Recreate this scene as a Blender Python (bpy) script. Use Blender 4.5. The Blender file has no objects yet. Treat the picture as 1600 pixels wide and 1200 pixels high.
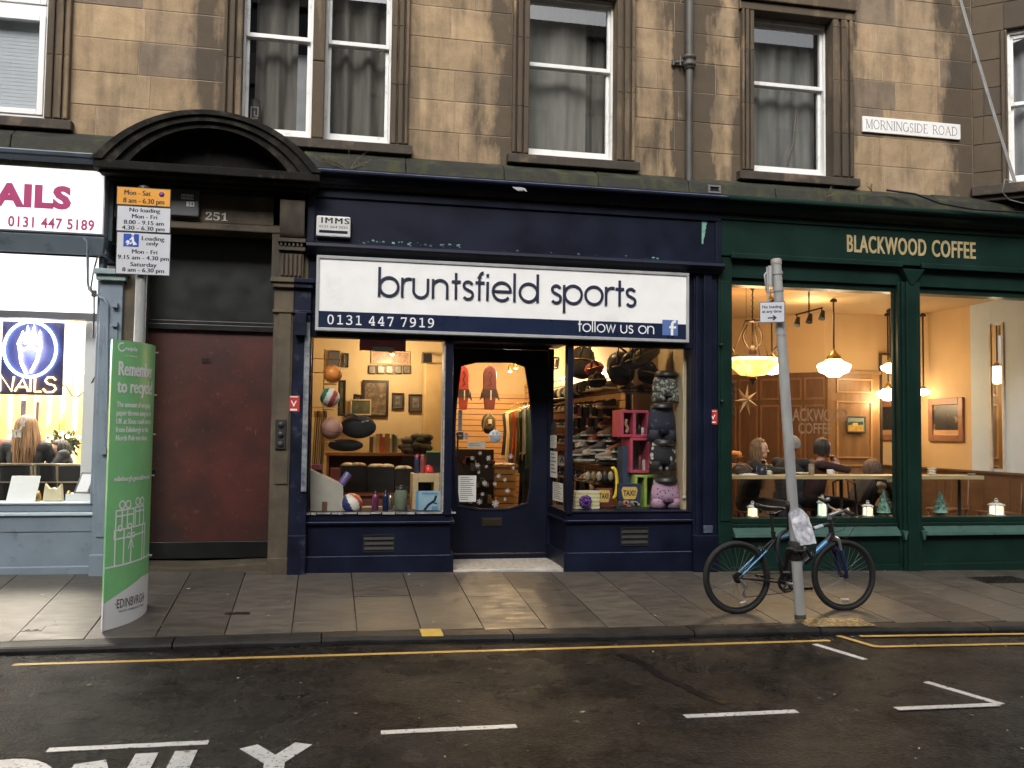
import bpy, bmesh, math, random
from mathutils import Vector, Matrix, noise
random.seed(7)
R = math.radians
sc = bpy.context.scene
col = sc.collection
# ------------------------------------------------------------------ camera
CAM = Vector((0.0, -9.4, 1.67))
YAW, PITCH, ROLL, FPX = R(11.452), R(2.959), R(0.706), 1427.0
cy, sy, cp, sp = math.cos(YAW), math.sin(YAW), math.cos(PITCH), math.sin(PITCH)
c_f = Vector((sy*cp, cy*cp, sp))
_r0 = Vector((cy, -sy, 0)); _u0 = _r0.cross(c_f)
c_r = math.cos(ROLL)*_r0 + math.sin(ROLL)*_u0
c_u = -math.sin(ROLL)*_r0 + math.cos(ROLL)*_u0
cam_d = bpy.data.cameras.new('camera'); cam_d.sensor_width = 36; cam_d.lens = 36*FPX/1600
cam_d.clip_start = 0.05; cam_d.clip_end = 2000
cam = bpy.data.objects.new('camera', cam_d); col.objects.link(cam)
cam.matrix_world = Matrix(((c_r.x, c_u.x, -c_f.x, CAM.x), (c_r.y, c_u.y, -c_f.y, CAM.y), (c_r.z, c_u.z, -c_f.z, CAM.z), (0, 0, 0, 1)))
sc.camera = cam
# ------------------------------------------------------------------ sky, sun, exposure
SUN_EL, SUN_AZ = R(38), R(200)
w = bpy.data.worlds.new('World'); sc.world = w; w.use_nodes = True
nt = w.node_tree; nt.nodes.clear()
sky = nt.nodes.new('ShaderNodeTexSky'); sky.sky_type = 'NISHITA'; sky.sun_disc = False
sky.sun_elevation = SUN_EL; sky.sun_rotation = SUN_AZ; sky.air_density = 1.2; sky.dust_density = 4.0
hs = nt.nodes.new('ShaderNodeHueSaturation'); hs.inputs['Saturation'].default_value = 0.22
bg = nt.nodes.new('ShaderNodeBackground'); bg.inputs['Strength'].default_value = 0.10
wo = nt.nodes.new('ShaderNodeOutputWorld')
nt.links.new(sky.outputs[0], hs.inputs['Color']); nt.links.new(hs.outputs[0], bg.inputs['Color']); nt.links.new(bg.outputs[0], wo.inputs['Surface'])
sl = bpy.data.lights.new('sun', 'SUN'); sl.energy = 0.6; sl.angle = R(25); sl.color = (1, .95, .88)
so = bpy.data.objects.new('sun', sl); col.objects.link(so)
so.rotation_euler = (R(90) - SUN_EL, 0, R(-20)); so.location = (-6, -30, 30)
sc.view_settings.view_transform = 'Standard'; sc.view_settings.look = 'None'
sc.view_settings.gamma = 1.0; sc.view_settings.exposure = 1.36
sc.render.engine = 'CYCLES'
sc.cycles.use_denoising = True
sc.cycles.max_bounces = 7; sc.cycles.transparent_max_bounces = 16; sc.cycles.glossy_bounces = 4
sc.cycles.caustics_reflective = False; sc.cycles.caustics_refractive = False
sc.cycles.sample_clamp_indirect = 6.0
# ------------------------------------------------------------------ measuring: photo pixel -> point on the wall plane at depth Y
def _ray(px, py):
 return c_r*((px-800)/FPX) + c_u*(-(py-600)/FPX) + c_f
def W(px, py, Y=0.0):
 d = _ray(px, py); t = (Y-CAM.y)/d.y
 p = CAM + d*t
 return p.x, p.z
def G(px, py, Z=0.0):
 d = _ray(px, py); t = (Z-CAM.z)/d.z
 p = CAM + d*t
 return p.x, p.y
def RC(xl, xr, yt, yb, Y=0.0):
 ym = (yt+yb)/2; xm = (xl+xr)/2
 return W(xl, ym, Y)[0], W(xr, ym, Y)[0], W(xm, yb, Y)[1], W(xm, yt, Y)[1]   # x0,x1,z0,z1
# ------------------------------------------------------------------ object helpers
ORG = {}
def tag(o, label=None, cat=None, group=None, kind=None):
 if label: o['label'] = label
 if cat: o['category'] = cat
 if group: o['group'] = group
 if kind: o['kind'] = kind
 return o
def thing(name, label, cat, loc=(0, 0, 0), group=None):
 o = bpy.data.objects.new(name, None); col.objects.link(o)
 o.empty_display_size = .1
 o.location = loc; ORG[o.name] = Vector(loc)
 return tag(o, label, cat, group)
KIDS = {}
def dup(o, loc=None, rot=None, label=None, parent=None):
 c = o.copy(); col.objects.link(c); ORG[c.name] = ORG.get(o.name, Vector((0, 0, 0)))
 if parent is not None: c.parent = parent
 if loc is not None: c.location = loc
 if rot is not None: c.rotation_euler = rot
 if label: c['label'] = label
 for ch in KIDS.get(o.name, []):
  KIDS.setdefault(c.name, []).append(dup(ch, parent=c))
 return c
class MB:
 def __init__(s): s.v = []; s.f = []; s.m = []; s.sm = []; s.mi = 0; s.smooth = False; s.T = None
 def vert(s, p):
  p = Vector(p)
  if s.T: p = s.T(p)
  s.v.append(Vector(p)); return len(s.v)-1
 def dupv(s, i): s.v.append(Vector(s.v[i])); return len(s.v)-1
 def face(s, idx): s.f.append(tuple(idx)); s.m.append(s.mi); s.sm.append(s.smooth)
 def poly(s, pts): s.face([s.vert(p) for p in pts])
 def box(s, x0, x1, y0, y1, z0, z1):
  if x0 > x1: x0, x1 = x1, x0
  if y0 > y1: y0, y1 = y1, y0
  if z0 > z1: z0, z1 = z1, z0
  i = [s.vert(p) for p in ((x0,y0,z0),(x1,y0,z0),(x1,y1,z0),(x0,y1,z0),(x0,y0,z1),(x1,y0,z1),(x1,y1,z1),(x0,y1,z1))]
  for q in ((0,3,2,1),(4,5,6,7),(0,1,5,4),(1,2,6,5),(2,3,7,6),(3,0,4,7)): s.face([i[k] for k in q])
  return s
 def hexa(s, p8):      # bottom 4 ccw, top 4 ccw
  i = [s.vert(p) for p in p8]
  for q in ((0,3,2,1),(4,5,6,7),(0,1,5,4),(1,2,6,5),(2,3,7,6),(3,0,4,7)): s.face([i[k] for k in q])
  return s
 def prism(s, pts, d):   # polygon (3D, list) extruded by vector d
  d = Vector(d); n = len(pts)
  a = [s.vert(p) for p in pts]; b = [s.vert(Vector(p)+d) for p in pts]
  s.face(a[::-1]); s.face(b)
  for k in range(n): s.face((a[k], a[(k+1) % n], b[(k+1) % n], b[k]))
  return s
 def tube(s, pts, r, n=8, caps=True, closed=False):
  pts = [Vector(p) for p in pts]; rs = r if isinstance(r, (list, tuple)) else [r]*len(pts)
  osm = s.smooth; s.smooth = True
  rings = []; N = len(pts); prev = None
  for k in range(N):
   if closed: t = pts[(k+1) % N]-pts[k-1]
   elif k == 0: t = pts[1]-pts[0]
   elif k == N-1: t = pts[-1]-pts[-2]
   else: t = (pts[k+1]-pts[k]).normalized()+(pts[k]-pts[k-1]).normalized()
   if t.length < 1e-9: t = Vector((0, 0, 1))
   t.normalize()
   if prev is None:
    a = Vector((0, 0, 1)) if abs(t.z) < .9 else Vector((1, 0, 0))
    u = t.cross(a).normalized()
   else:
    u = prev - t*prev.dot(t)
    u = u.normalized() if u.length > 1e-6 else t.orthogonal().normalized()
   prev = u; vv = t.cross(u)
   rings.append([s.vert(pts[k]+rs[k]*(math.cos(2*math.pi*j/n)*u+math.sin(2*math.pi*j/n)*vv)) for j in range(n)])
  for k in range(N if closed else N-1):
   A, B = rings[k], rings[(k+1) % N]
   for j in range(n): s.face((A[j], A[(j+1) % n], B[(j+1) % n], B[j]))
  s.smooth = False
  if caps and not closed: s.face([s.dupv(i) for i in rings[0][::-1]]); s.face([s.dupv(i) for i in rings[-1]])
  s.smooth = osm
  return s
 def lathe(s, prof, c, n=20, axis='z'):   # prof [(r,h)]
  osm = s.smooth; s.smooth = True; c = Vector(c); rings = []
  for r, h in prof:
   ring = []
   for j in range(n):
    a = 2*math.pi*j/n; x, y = r*math.cos(a), r*math.sin(a)
    p = {'z': (x, y, h), 'y': (x, h, y), 'x': (h, x, y)}[axis]
    ring.append(s.vert(c+Vector(p)))
   rings.append(ring)
  for A, B in zip(rings, rings[1:]):
   for j in range(n):
    q = (A[j], A[(j+1) % n], B[(j+1) % n], B[j]); s.face(q if axis != 'y' else q[::-1])
  s.smooth = False
  if prof[0][0] > 1e-4: s.face([s.dupv(i) for i in rings[0][::-1]])
  if prof[-1][0] > 1e-4: s.face([s.dupv(i) for i in rings[-1]])
  s.smooth = osm
  return s
 def ball(s, c, r, n=14, sc3=(1, 1, 1)):
  c = Vector(c); osm = s.smooth; s.smooth = True
  rings = []
  for i in range(1, n):
   th = math.pi*i/n
   rings.append([s.vert(c+Vector((r*sc3[0]*math.sin(th)*math.cos(2*math.pi*j/(2*n)), r*sc3[1]*math.sin(th)*math.sin(2*math.pi*j/(2*n)), r*sc3[2]*math.cos(th)))) for j in range(2*n)])
  t = s.vert(c+Vector((0, 0, r*sc3[2]))); b = s.vert(c-Vector((0, 0, r*sc3[2])))
  m = 2*n
  for j in range(m): s.face((t, rings[0][j], rings[0][(j+1) % m])); s.face((b, rings[-1][(j+1) % m], rings[-1][j]))
  for A, B in zip(rings, rings[1:]):
   for j in range(m): s.face((A[j], B[j], B[(j+1) % m], A[(j+1) % m]))
  s.smooth = osm
  return s
 def ribbon(s, pts, wd, mp, th=.004, closed=False):   # flat stroke in 2D mapped by mp(u,v,w)
  P = [Vector((p[0], p[1])) for p in pts]; n = len(P); L = []; Rr = []
  for k in range(n):
   if closed: a = P[k]-P[k-1]; b = P[(k+1) % n]-P[k]
   else:
    a = P[k]-P[k-1] if k else P[1]-P[0]; b = P[k+1]-P[k] if k < n-1 else P[-1]-P[-2]
   a = a.normalized(); b = b.normalized(); t = a+b
   t = t.normalized() if t.length > 1e-6 else a
   nn = Vector((-t.y, t.x)); m = wd/2/max(.5, nn.dot(Vector((-a.y, a.x))))
   L.append(P[k]+nn*m); Rr.append(P[k]-nn*m)
  f = [[s.vert(mp(q.x, q.y, h)) for q in S] for S in (L, Rr) for h in (0, th)]
  L0, L1, R0, R1 = f
  for k in range(n if closed else n-1):
   j = (k+1) % n
   s.face((R1[k], R1[j], L1[j], L1[k])); s.face((L0[k], L0[j], R0[j], R0[k]))
   s.face((L1[k], L1[j], L0[j], L0[k])); s.face((R0[k], R0[j], R1[j], R1[k]))
  if not closed: s.face((R0[0], R1[0], L1[0], L0[0])); s.face((L0[-1], L1[-1], R1[-1], R0[-1]))
  return s
 def build(s, name, mats, parent=None, bevel=0, subsurf=0, local=False):
  off = Vector((0, 0, 0))
  if parent is not None and not local: off = ORG.get(parent.name, off)
  me = bpy.data.meshes.new(name)
  me.from_pydata([tuple(v-off) for v in s.v], [], s.f)
  mats = mats if isinstance(mats, (list, tuple)) else [mats]
  for m in mats: me.materials.append(m)
  me.polygons.foreach_set('material_index', s.m); me.polygons.foreach_set('use_smooth', s.sm)
  me.update()
  o = bpy.data.objects.new(name, me); col.objects.link(o); ORG[o.name] = off
  if parent is not None: o.parent = parent; KIDS.setdefault(parent.name, []).append(o)
  if bevel:
   b = o.modifiers.new('bevel', 'BEVEL'); b.width = bevel; b.segments = 2; b.limit_method = 'ANGLE'; b.angle_limit = R(40)
  if subsurf:
   b = o.modifiers.new('sub', 'SUBSURF'); b.levels = subsurf; b.render_levels = subsurf
  return o
def top(mb, name, mat, label, cat, group=None, bevel=0, subsurf=0):
 xs = [v.x for v in mb.v]; ys = [v.y for v in mb.v]; zs = [v.z for v in mb.v]
 c = Vector(((min(xs)+max(xs))/2, (min(ys)+max(ys))/2, min(zs)))
 for v in mb.v: v -= c
 o = mb.build(name, mat, None, bevel, subsurf); o.location = c; ORG[o.name] = Vector(c)
 return tag(o, label, cat, group)
def struct(mb, name, mat, bevel=0):
 o = mb.build(name, mat, None, bevel); o['kind'] = 'structure'; return o
# ------------------------------------------------------------------ writing
def text_geo(s, size=1.0, bold=0.0, sx=1.0, align='LEFT', extrude=0.0, spacing=1.0, res=3, shear=0):
 cu = bpy.data.curves.new('txt', 'FONT'); cu.body = s; cu.size = size; cu.align_x = align
 cu.resolution_u = res; cu.extrude = extrude; cu.offset = bold; cu.space_character = spacing; cu.shear = shear
 ob = bpy.data.objects.new('txt', cu); col.objects.link(ob)
 dg = bpy.context.evaluated_depsgraph_get(); oe = ob.evaluated_get(dg); me = oe.to_mesh()
 V = [(v.co.x*sx, v.co.y, v.co.z) for v in me.vertices]; F = [tuple(p.vertices) for p in me.polygons]
 oe.to_mesh_clear(); bpy.data.objects.remove(ob); bpy.data.curves.remove(cu)
 return V, F
def add_text(mb, s, mp, size, cap=None, fit=None, dbl=0, **k):
 if cap: size = cap/0.727
 al = k.get('align', 'LEFT')
 V, F = text_geo(s, size, **k)
 if not V: return
 if fit:
  x0 = min(v[0] for v in V); x1 = max(v[0] for v in V); q = fit/(x1-x0)
  V = [(v[0]*q, v[1], v[2]) for v in V]
 for du in ((0, dbl) if dbl else (0,)):
  b = len(mb.v)
  for v in V: mb.vert(mp(v[0]+du, v[1]+du*.03, v[2]+du*.1))
  for f in F: mb.face([b+i for i in f])
def wall_map(x, z, y):
 return lambda u, v, w_: (x+u, y-w_, z+v)
def arc(cx, cy_, r, a0, a1, n=14, ry=None):
 ry = r if ry is None else ry
 return [(cx+r*math.cos(R(a0+(a1-a0)*k/n)), cy_+ry*math.sin(R(a0+(a1-a0)*k/n))) for k in range(n+1)]
_rr = .46
def ell(cx, cz, rx, rz, a0, a1, n=14): return [(cx+rx*math.cos(R(a0+(a1-a0)*k/n)), cz+rz*math.sin(R(a0+(a1-a0)*k/n))) for k in range(n+1)]
SER = {   # roman capitals: advance, strokes (points, width), serif positions (x, z)
 'M': (1.06, [([(.1, 0), (.12, 1)], .06), ([(.1, 1), (.48, .06)], .12), ([(.48, .06), (.86, 1)], .06), ([(.88, 0), (.88, 1)], .12)], [(.1, 0), (.08, 1), (.88, 0), (.9, 1)]),
 'O': (1.0, [(ell(.46, .5, .38, .48, 0, 350, 22), .10)], []),
 'R': (.86, [([(.14, 0), (.14, 1)], .12), ([(.14, .96)]+ell(.38, .73, .24, .235, 90, -90, 10)+[(.14, .5)], .08), ([(.4, .5), (.78, 0)], .12)], [(.14, 0), (.1, 1), (.8, 0)]),
 'N': (1.0, [([(.12, 0), (.12, 1)], .06), ([(.1, 1), (.84, .02)], .12), ([(.84, 0), (.84, 1)], .06)], [(.12, 0), (.08, 1), (.84, 1)]),
 'I': (.4, [([(.18, 0), (.18, 1)], .12)], [(.18, 0), (.18, 1)]),
 'G': (.98, [(ell(.46, .5, .38, .48, 52, 325, 18), .10), ([(.80, .05), (.80, .46)], .11)], [(.78, .46)]),
 'S': (.64, [([(.5, .80)]+ell(.3, .74, .2, .23, 30, 230, 9)+[(.34, .48)]+ell(.3, .25, .22, .24, 60, -150, 10), .09)], []),
 'D': (.98, [([(.14, 0), (.14, 1)], .12), ([(.14, .96), (.36, .96)]+ell(.36, .5, .44, .46, 90, -90, 14)+[(.14, .04)], .09)], [(.1, 0), (.1, 1)]),
 'E': (.74, [([(.14, 0), (.14, 1)], .12), ([(.14, .97), (.58, .97)], .06), ([(.14, .52), (.48, .52)], .06), ([(.14, .03), (.62, .03)], .06), ([(.58, 1), (.58, .84)], .05), ([(.62, 0), (.62, .18)], .05)], [(.1, 0), (.1, 1)]),
 'A': (.96, [([(.08, 0), (.44, 1)], .06), ([(.42, 1), (.82, 0)], .12), ([(.22, .36), (.68, .36)], .06)], [(.08, 0), (.82, 0)]), ' ': (.62, [], [])}
def serif_text(mb, s, x, z, y, capz, fit):
 q = fit/(sum(SER[c][0] for c in s)*capz); u = 0; k = 0
 for c in s:
  a, st, sf = SER[c]
  for pts, wd in st+[([(p[0]-.13, p[1]+(.02 if p[1] < .5 else -.02)), (p[0]+.13, p[1]+(.02 if p[1] < .5 else -.02))], .05) for p in sf]:
   k += 1; mb.ribbon([(x+(u+p[0]*capz)*q, z+p[1]*capz) for p in pts], wd*.8*capz, lambda a_, b_, w_, k=k: (a_, y-w_-.00005*(k % 5), b_), .0006)
  u += a*capz
GEO = {   # round geometric lower case letters: (advance, strokes, closed?)
 'o': (1.12, [(arc(.5, .5, _rr, 0, 345, 23), True)]),
 'b': (1.14, [([(.04, 0), (.04, 1.46)], False), (arc(.52, .5, _rr, 0, 345, 23), True)]),
 'd': (1.14, [([(.98, 0), (.98, 1.46)], False), (arc(.5, .5, _rr, 0, 345, 23), True)]),
 'p': (1.14, [([(.04, -.46), (.04, .98)], False), (arc(.52, .5, _rr, 0, 345, 23), True)]),
 'r': (.56, [([(.04, 0), (.04, .98)], False), (arc(.36, .58, .32, 180, 65, 9, .36), False)]),
 'u': (.98, [([(.04, .98)]+arc(.4, .37, .36, 180, 360, 14, .35)+[(.76, .98)], False)]),
 'n': (.98, [([(.04, 0), (.04, .98)], False), ([(.76, 0)]+arc(.4, .6, .36, 0, 180, 14, .34), False)]),
 't': (.56, [([(.22, 0), (.22, 1.34)], False), ([(0, .9), (.46, .9)], False)]),
 's': (.66, [([(.5, .8)]+arc(.27, .73, .21, 40, 250, 10, .2)+[(.3, .5)]+arc(.28, .26, .24, 75, -150, 12, .22), False)]),
 'f': (.56, [([(.2, 0), (.2, 1.15)]+arc(.43, 1.15, .23, 180, 95, 7, .27), False), ([(0, .9), (.46, .9)], False)]),
 'i': (.3, [([(.06, 0), (.06, .96)], False), ([(.06, 1.2), (.06, 1.36)], False)]),
 'l': (.3, [([(.06, 0), (.06, 1.46)], False)]),
 'e': (1.1, [([(.06, .5), (.95, .5)]+arc(.5, .5, _rr, 5, 320, 22)[0:], False)]),
 'w': (1.2, [([(.02, .98), (.3, .04), (.56, .9), (.82, .04), (1.1, .98)], False)]),
 ' ': (.55, []),
}
def geo_text(mb, s, mp, xh, wd, th=.003, fit=None):
 adv = sum(GEO[c][0] for c in s)*xh; q = (fit/adv) if fit else 1
 u = 0
 for c in s:
  a, st = GEO[c]
  for k, (pts, cl) in enumerate(st): mb.ribbon([(u+p[0]*xh*q, p[1]*xh) for p in pts], wd, mp, th+.0006*k, cl)
  u += a*xh*q
# ------------------------------------------------------------------ materials
def _nodes(name):
 m = bpy.data.materials.new(name); m.use_nodes = True
 n = m.node_tree.nodes; l = m.node_tree.links
 b = n['Principled BSDF']
 return m, n, l, b
def _noise(n, l, vec, scale, detail=4, rough=.55):
 t = n.new('ShaderNodeTexNoise'); t.inputs['Scale'].default_value = scale; t.inputs['Detail'].default_value = detail; t.inputs['Roughness'].default_value = rough
 if vec is not None: l.new(vec, t.inputs['Vector'])
 return t
def _ramp(n, l, fac, a, b, ca=(0, 0, 0, 1), cb=(1, 1, 1, 1)):
 r = n.new('ShaderNodeValToRGB'); r.color_ramp.elements[0].position = a; r.color_ramp.elements[1].position = b
 r.color_ramp.elements[0].color = ca; r.color_ramp.elements[1].color = cb
 l.new(fac, r.inputs[0]); return r
def _mix(n, l, fac, a, b, mode='MIX'):
 x = n.new('ShaderNodeMix'); x.data_type = 'RGBA'; x.blend_type = mode
 for s_, v in ((0, fac), (6, a), (7, b)):
  if hasattr(v, 'links') or hasattr(v, 'is_linked'): l.new(v, x.inputs[s_])
  else: x.inputs[s_].default_value = v
 return x.outputs[2]
def c4(c): return (c[0], c[1], c[2], 1)
def M(name, c, rough=.5, metal=0.0, var=.15, scale=6, bump=0.0, bscale=40, dirt=0.0, dirtc=(.03, .028, .025), dscale=3, stretch=(1, 1, 1), spec=.5, coat=0):
 m, n, l, b = _nodes(name)
 tc = n.new('ShaderNodeTexCoord'); mp = n.new('ShaderNodeMapping'); mp.inputs['Scale'].default_value = stretch
 l.new(tc.outputs['Object'], mp.inputs['Vector']); vec = mp.outputs[0]
 nz = _noise(n, l, vec, scale)
 rp = _ramp(n, l, nz.outputs[0], .3, .7, c4([max(0, x*(1-var)) for x in c]), c4([min(1, x*(1+var)) for x in c]))
 out = rp.outputs[0]
 if dirt:
  dz = _noise(n, l, vec, dscale, 6, .65); dr = _ramp(n, l, dz.outputs[0], .62-dirt*.25, .74)
  out = _mix(n, l, dr.outputs[0], out, c4(dirtc))
 l.new(out, b.inputs['Base Color'])
 b.inputs['Metallic'].default_value = metal; b.inputs['Specular IOR Level'].default_value = spec
 rr = _ramp(n, l, nz.outputs[0], .2, .8, c4([max(.03, rough*.8)]*3), c4([min(1, rough*1.2)]*3)); l.new(rr.outputs[0], b.inputs['Roughness'])
 if coat: b.inputs['Coat Weight'].default_value = coat
 if bump:
  bz = _noise(n, l, vec, bscale, 5, .6); bp = n.new('ShaderNodeBump'); bp.inputs['Strength'].default_value = bump; bp.inputs['Distance'].default_value = .01
  l.new(bz.outputs[0], bp.inputs['Height']); l.new(bp.outputs[0], b.inputs['Normal'])
 return m
def EM(name, c, s):
 m, n, l, b = _nodes(name)
 b.inputs['Base Color'].default_value = c4(c); b.inputs['Emission Color'].default_value = c4(c); b.inputs['Emission Strength'].default_value = s
 return m
def GLASS(name, tint=(.97, .98, .97), base=.07, rough=.0):
 m, n, l, b = _nodes(name); n.remove(b)
 o = n['Material Output']; t = n.new('ShaderNodeBsdfTransparent'); t.inputs[0].default_value = c4(tint)
 g = n.new('ShaderNodeBsdfGlossy'); g.inputs['Roughness'].default_value = rough
 lw = n.new('ShaderNodeLayerWeight'); lw.inputs['Blend'].default_value = .5
 p5 = n.new('ShaderNodeMath'); p5.operation = 'POWER'; p5.inputs[1].default_value = 5; l.new(lw.outputs['Facing'], p5.inputs[0])
 f = n.new('ShaderNodeMath'); f.operation = 'MULTIPLY_ADD'; f.inputs[1].default_value = .92; f.inputs[2].default_value = base; l.new(p5.outputs[0], f.inputs[0])
 x = n.new('ShaderNodeMixShader'); l.new(f.outputs[0], x.inputs[0]); l.new(t.outputs[0], x.inputs[1]); l.new(g.outputs[0], x.inputs[2]); l.new(x.outputs[0], o.inputs['Surface'])
 return m
# ------------------------------------------------------------------ palette
white_paint = M('white_paint', (.78, .78, .76), .4, var=.05, dirt=.25, dirtc=(.45, .43, .40), dscale=5)
white_plain = M('white_plain', (.8, .8, .79), .4, var=.02)
navy = M('navy_paint', (.0052, .0076, .021), .42, var=.4, scale=2.2, bump=.12, bscale=18, spec=.25)
navy_worn = M('navy_worn', (.006, .009, .024), .5, var=.4, scale=5, bump=.2, bscale=20, dirt=.25, dirtc=(.05, .055, .075), dscale=9, spec=.22)
navy_light = M('navy_edge', (.10, .12, .19), .45, var=.35, scale=12)
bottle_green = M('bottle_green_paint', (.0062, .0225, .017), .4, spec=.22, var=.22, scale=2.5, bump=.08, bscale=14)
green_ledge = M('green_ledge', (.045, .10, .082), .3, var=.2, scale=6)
grey_blue = M('grey_blue_paint', (.20, .245, .30), .45, var=.12, scale=3, bump=.08, bscale=20, dirt=.16, dirtc=(.10, .12, .15), dscale=5)
grey_blue_light = M('grey_blue_light', (.50, .58, .64), .4, var=.1, scale=5)
dark_metal = M('dark_iron', (.03, .03, .03), .45, .6, var=.2)
black = M('black_plastic', (.012, .012, .013), .4, var=.1)
black_soft = M('black_fabric', (.014, .014, .016), .85, var=.3, scale=14)
galv = M('galvanised_steel', (.42, .42, .41), .45, .25, var=.14, scale=9, stretch=(1, 1, .4), dirt=.2, dirtc=(.2, .19, .18))
chrome = M('polished_alloy', (.75, .75, .76), .22, .95, var=.06)
wood = M('warm_oak', (.36, .20, .085), .45, var=.25, scale=3, stretch=(2, 2, 14))
wood_dark = M('brown_panelling', (.115, .055, .026), .45, var=.25, scale=2.5, stretch=(5, 5, .8))
wood_mid = M('oak_panelling', (.24, .135, .06), .4, var=.2, scale=2.5, stretch=(6, 6, .7))
slat_wood = M('slatwall_maple', (.50, .29, .12), .45, var=.10, scale=2)
cream = M('cream_wall', (.50, .39, .235), .7, var=.05, scale=2)
orange_wall = M('orange_plaster', (.56, .39, .21), .7, var=.05, scale=2)
white_wall = M('white_wall', (.72, .72, .70), .6, var=.03, scale=2)
floor_mat = M('brown_floor', (.05, .032, .02), .5, var=.2, scale=4)
brass = M('brass', (.55, .36, .12), .3, .9, var=.1)
soot_stone = M('sooty_stone', (.012, .011, .0095), .8, spec=.15, var=.5, scale=5, bump=.5, bscale=22, dirt=.25, dirtc=(.075, .062, .045), dscale=7, stretch=(1, 1, .5))
soot_stone2 = M('sooty_stone_pale', (.075, .057, .038), .8, var=.35, scale=4, bump=.4, bscale=24, dirt=.55, dirtc=(.022, .02, .017), dscale=3.2, stretch=(1, 1, .55))  # the paler of the two sooty stones
mossy = M('mossy_stone', (.026, .026, .018), .85, var=.5, scale=6, bump=.7, bscale=18, dirt=.5, dirtc=(.062, .068, .022), dscale=6, stretch=(1, 1, .8))
sill_stone = M('sill_stone', (.050, .040, .030), .8, var=.4, scale=5, bump=.4, bscale=22, dirt=.35, dirtc=(.16, .11, .07), dscale=4)
plinth_stone = M('worn_stone', (.10, .076, .048), .75, var=.35, scale=4, bump=.4, bscale=26, dirt=.6, dirtc=(.05, .043, .034), dscale=3)
glass = GLASS('plate_glass')
glass_up = GLASS('sash_glass', (.85, .87, .88), base=.17)
curtain_grey = M('grey_curtain', (.20, .185, .16), .85, var=.25, scale=4, stretch=(3, 3, .4))
net_white = M('pale_blind', (.74, .77, .80), .7, var=.05)
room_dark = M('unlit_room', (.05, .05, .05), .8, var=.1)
paper = M('white_paper', (.8, .8, .78), .6, var=.03)
ink = M('black_ink', (.02, .02, .022), .5, var=.02)
grey_ink = M('grey_ink', (.25, .25, .27), .5, var=.02)
navy_ink = M('navy_ink', (.012, .017, .045), .45, var=.03)
white_ink = M('white_ink', (.82, .82, .82), .4, var=.02)
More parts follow.
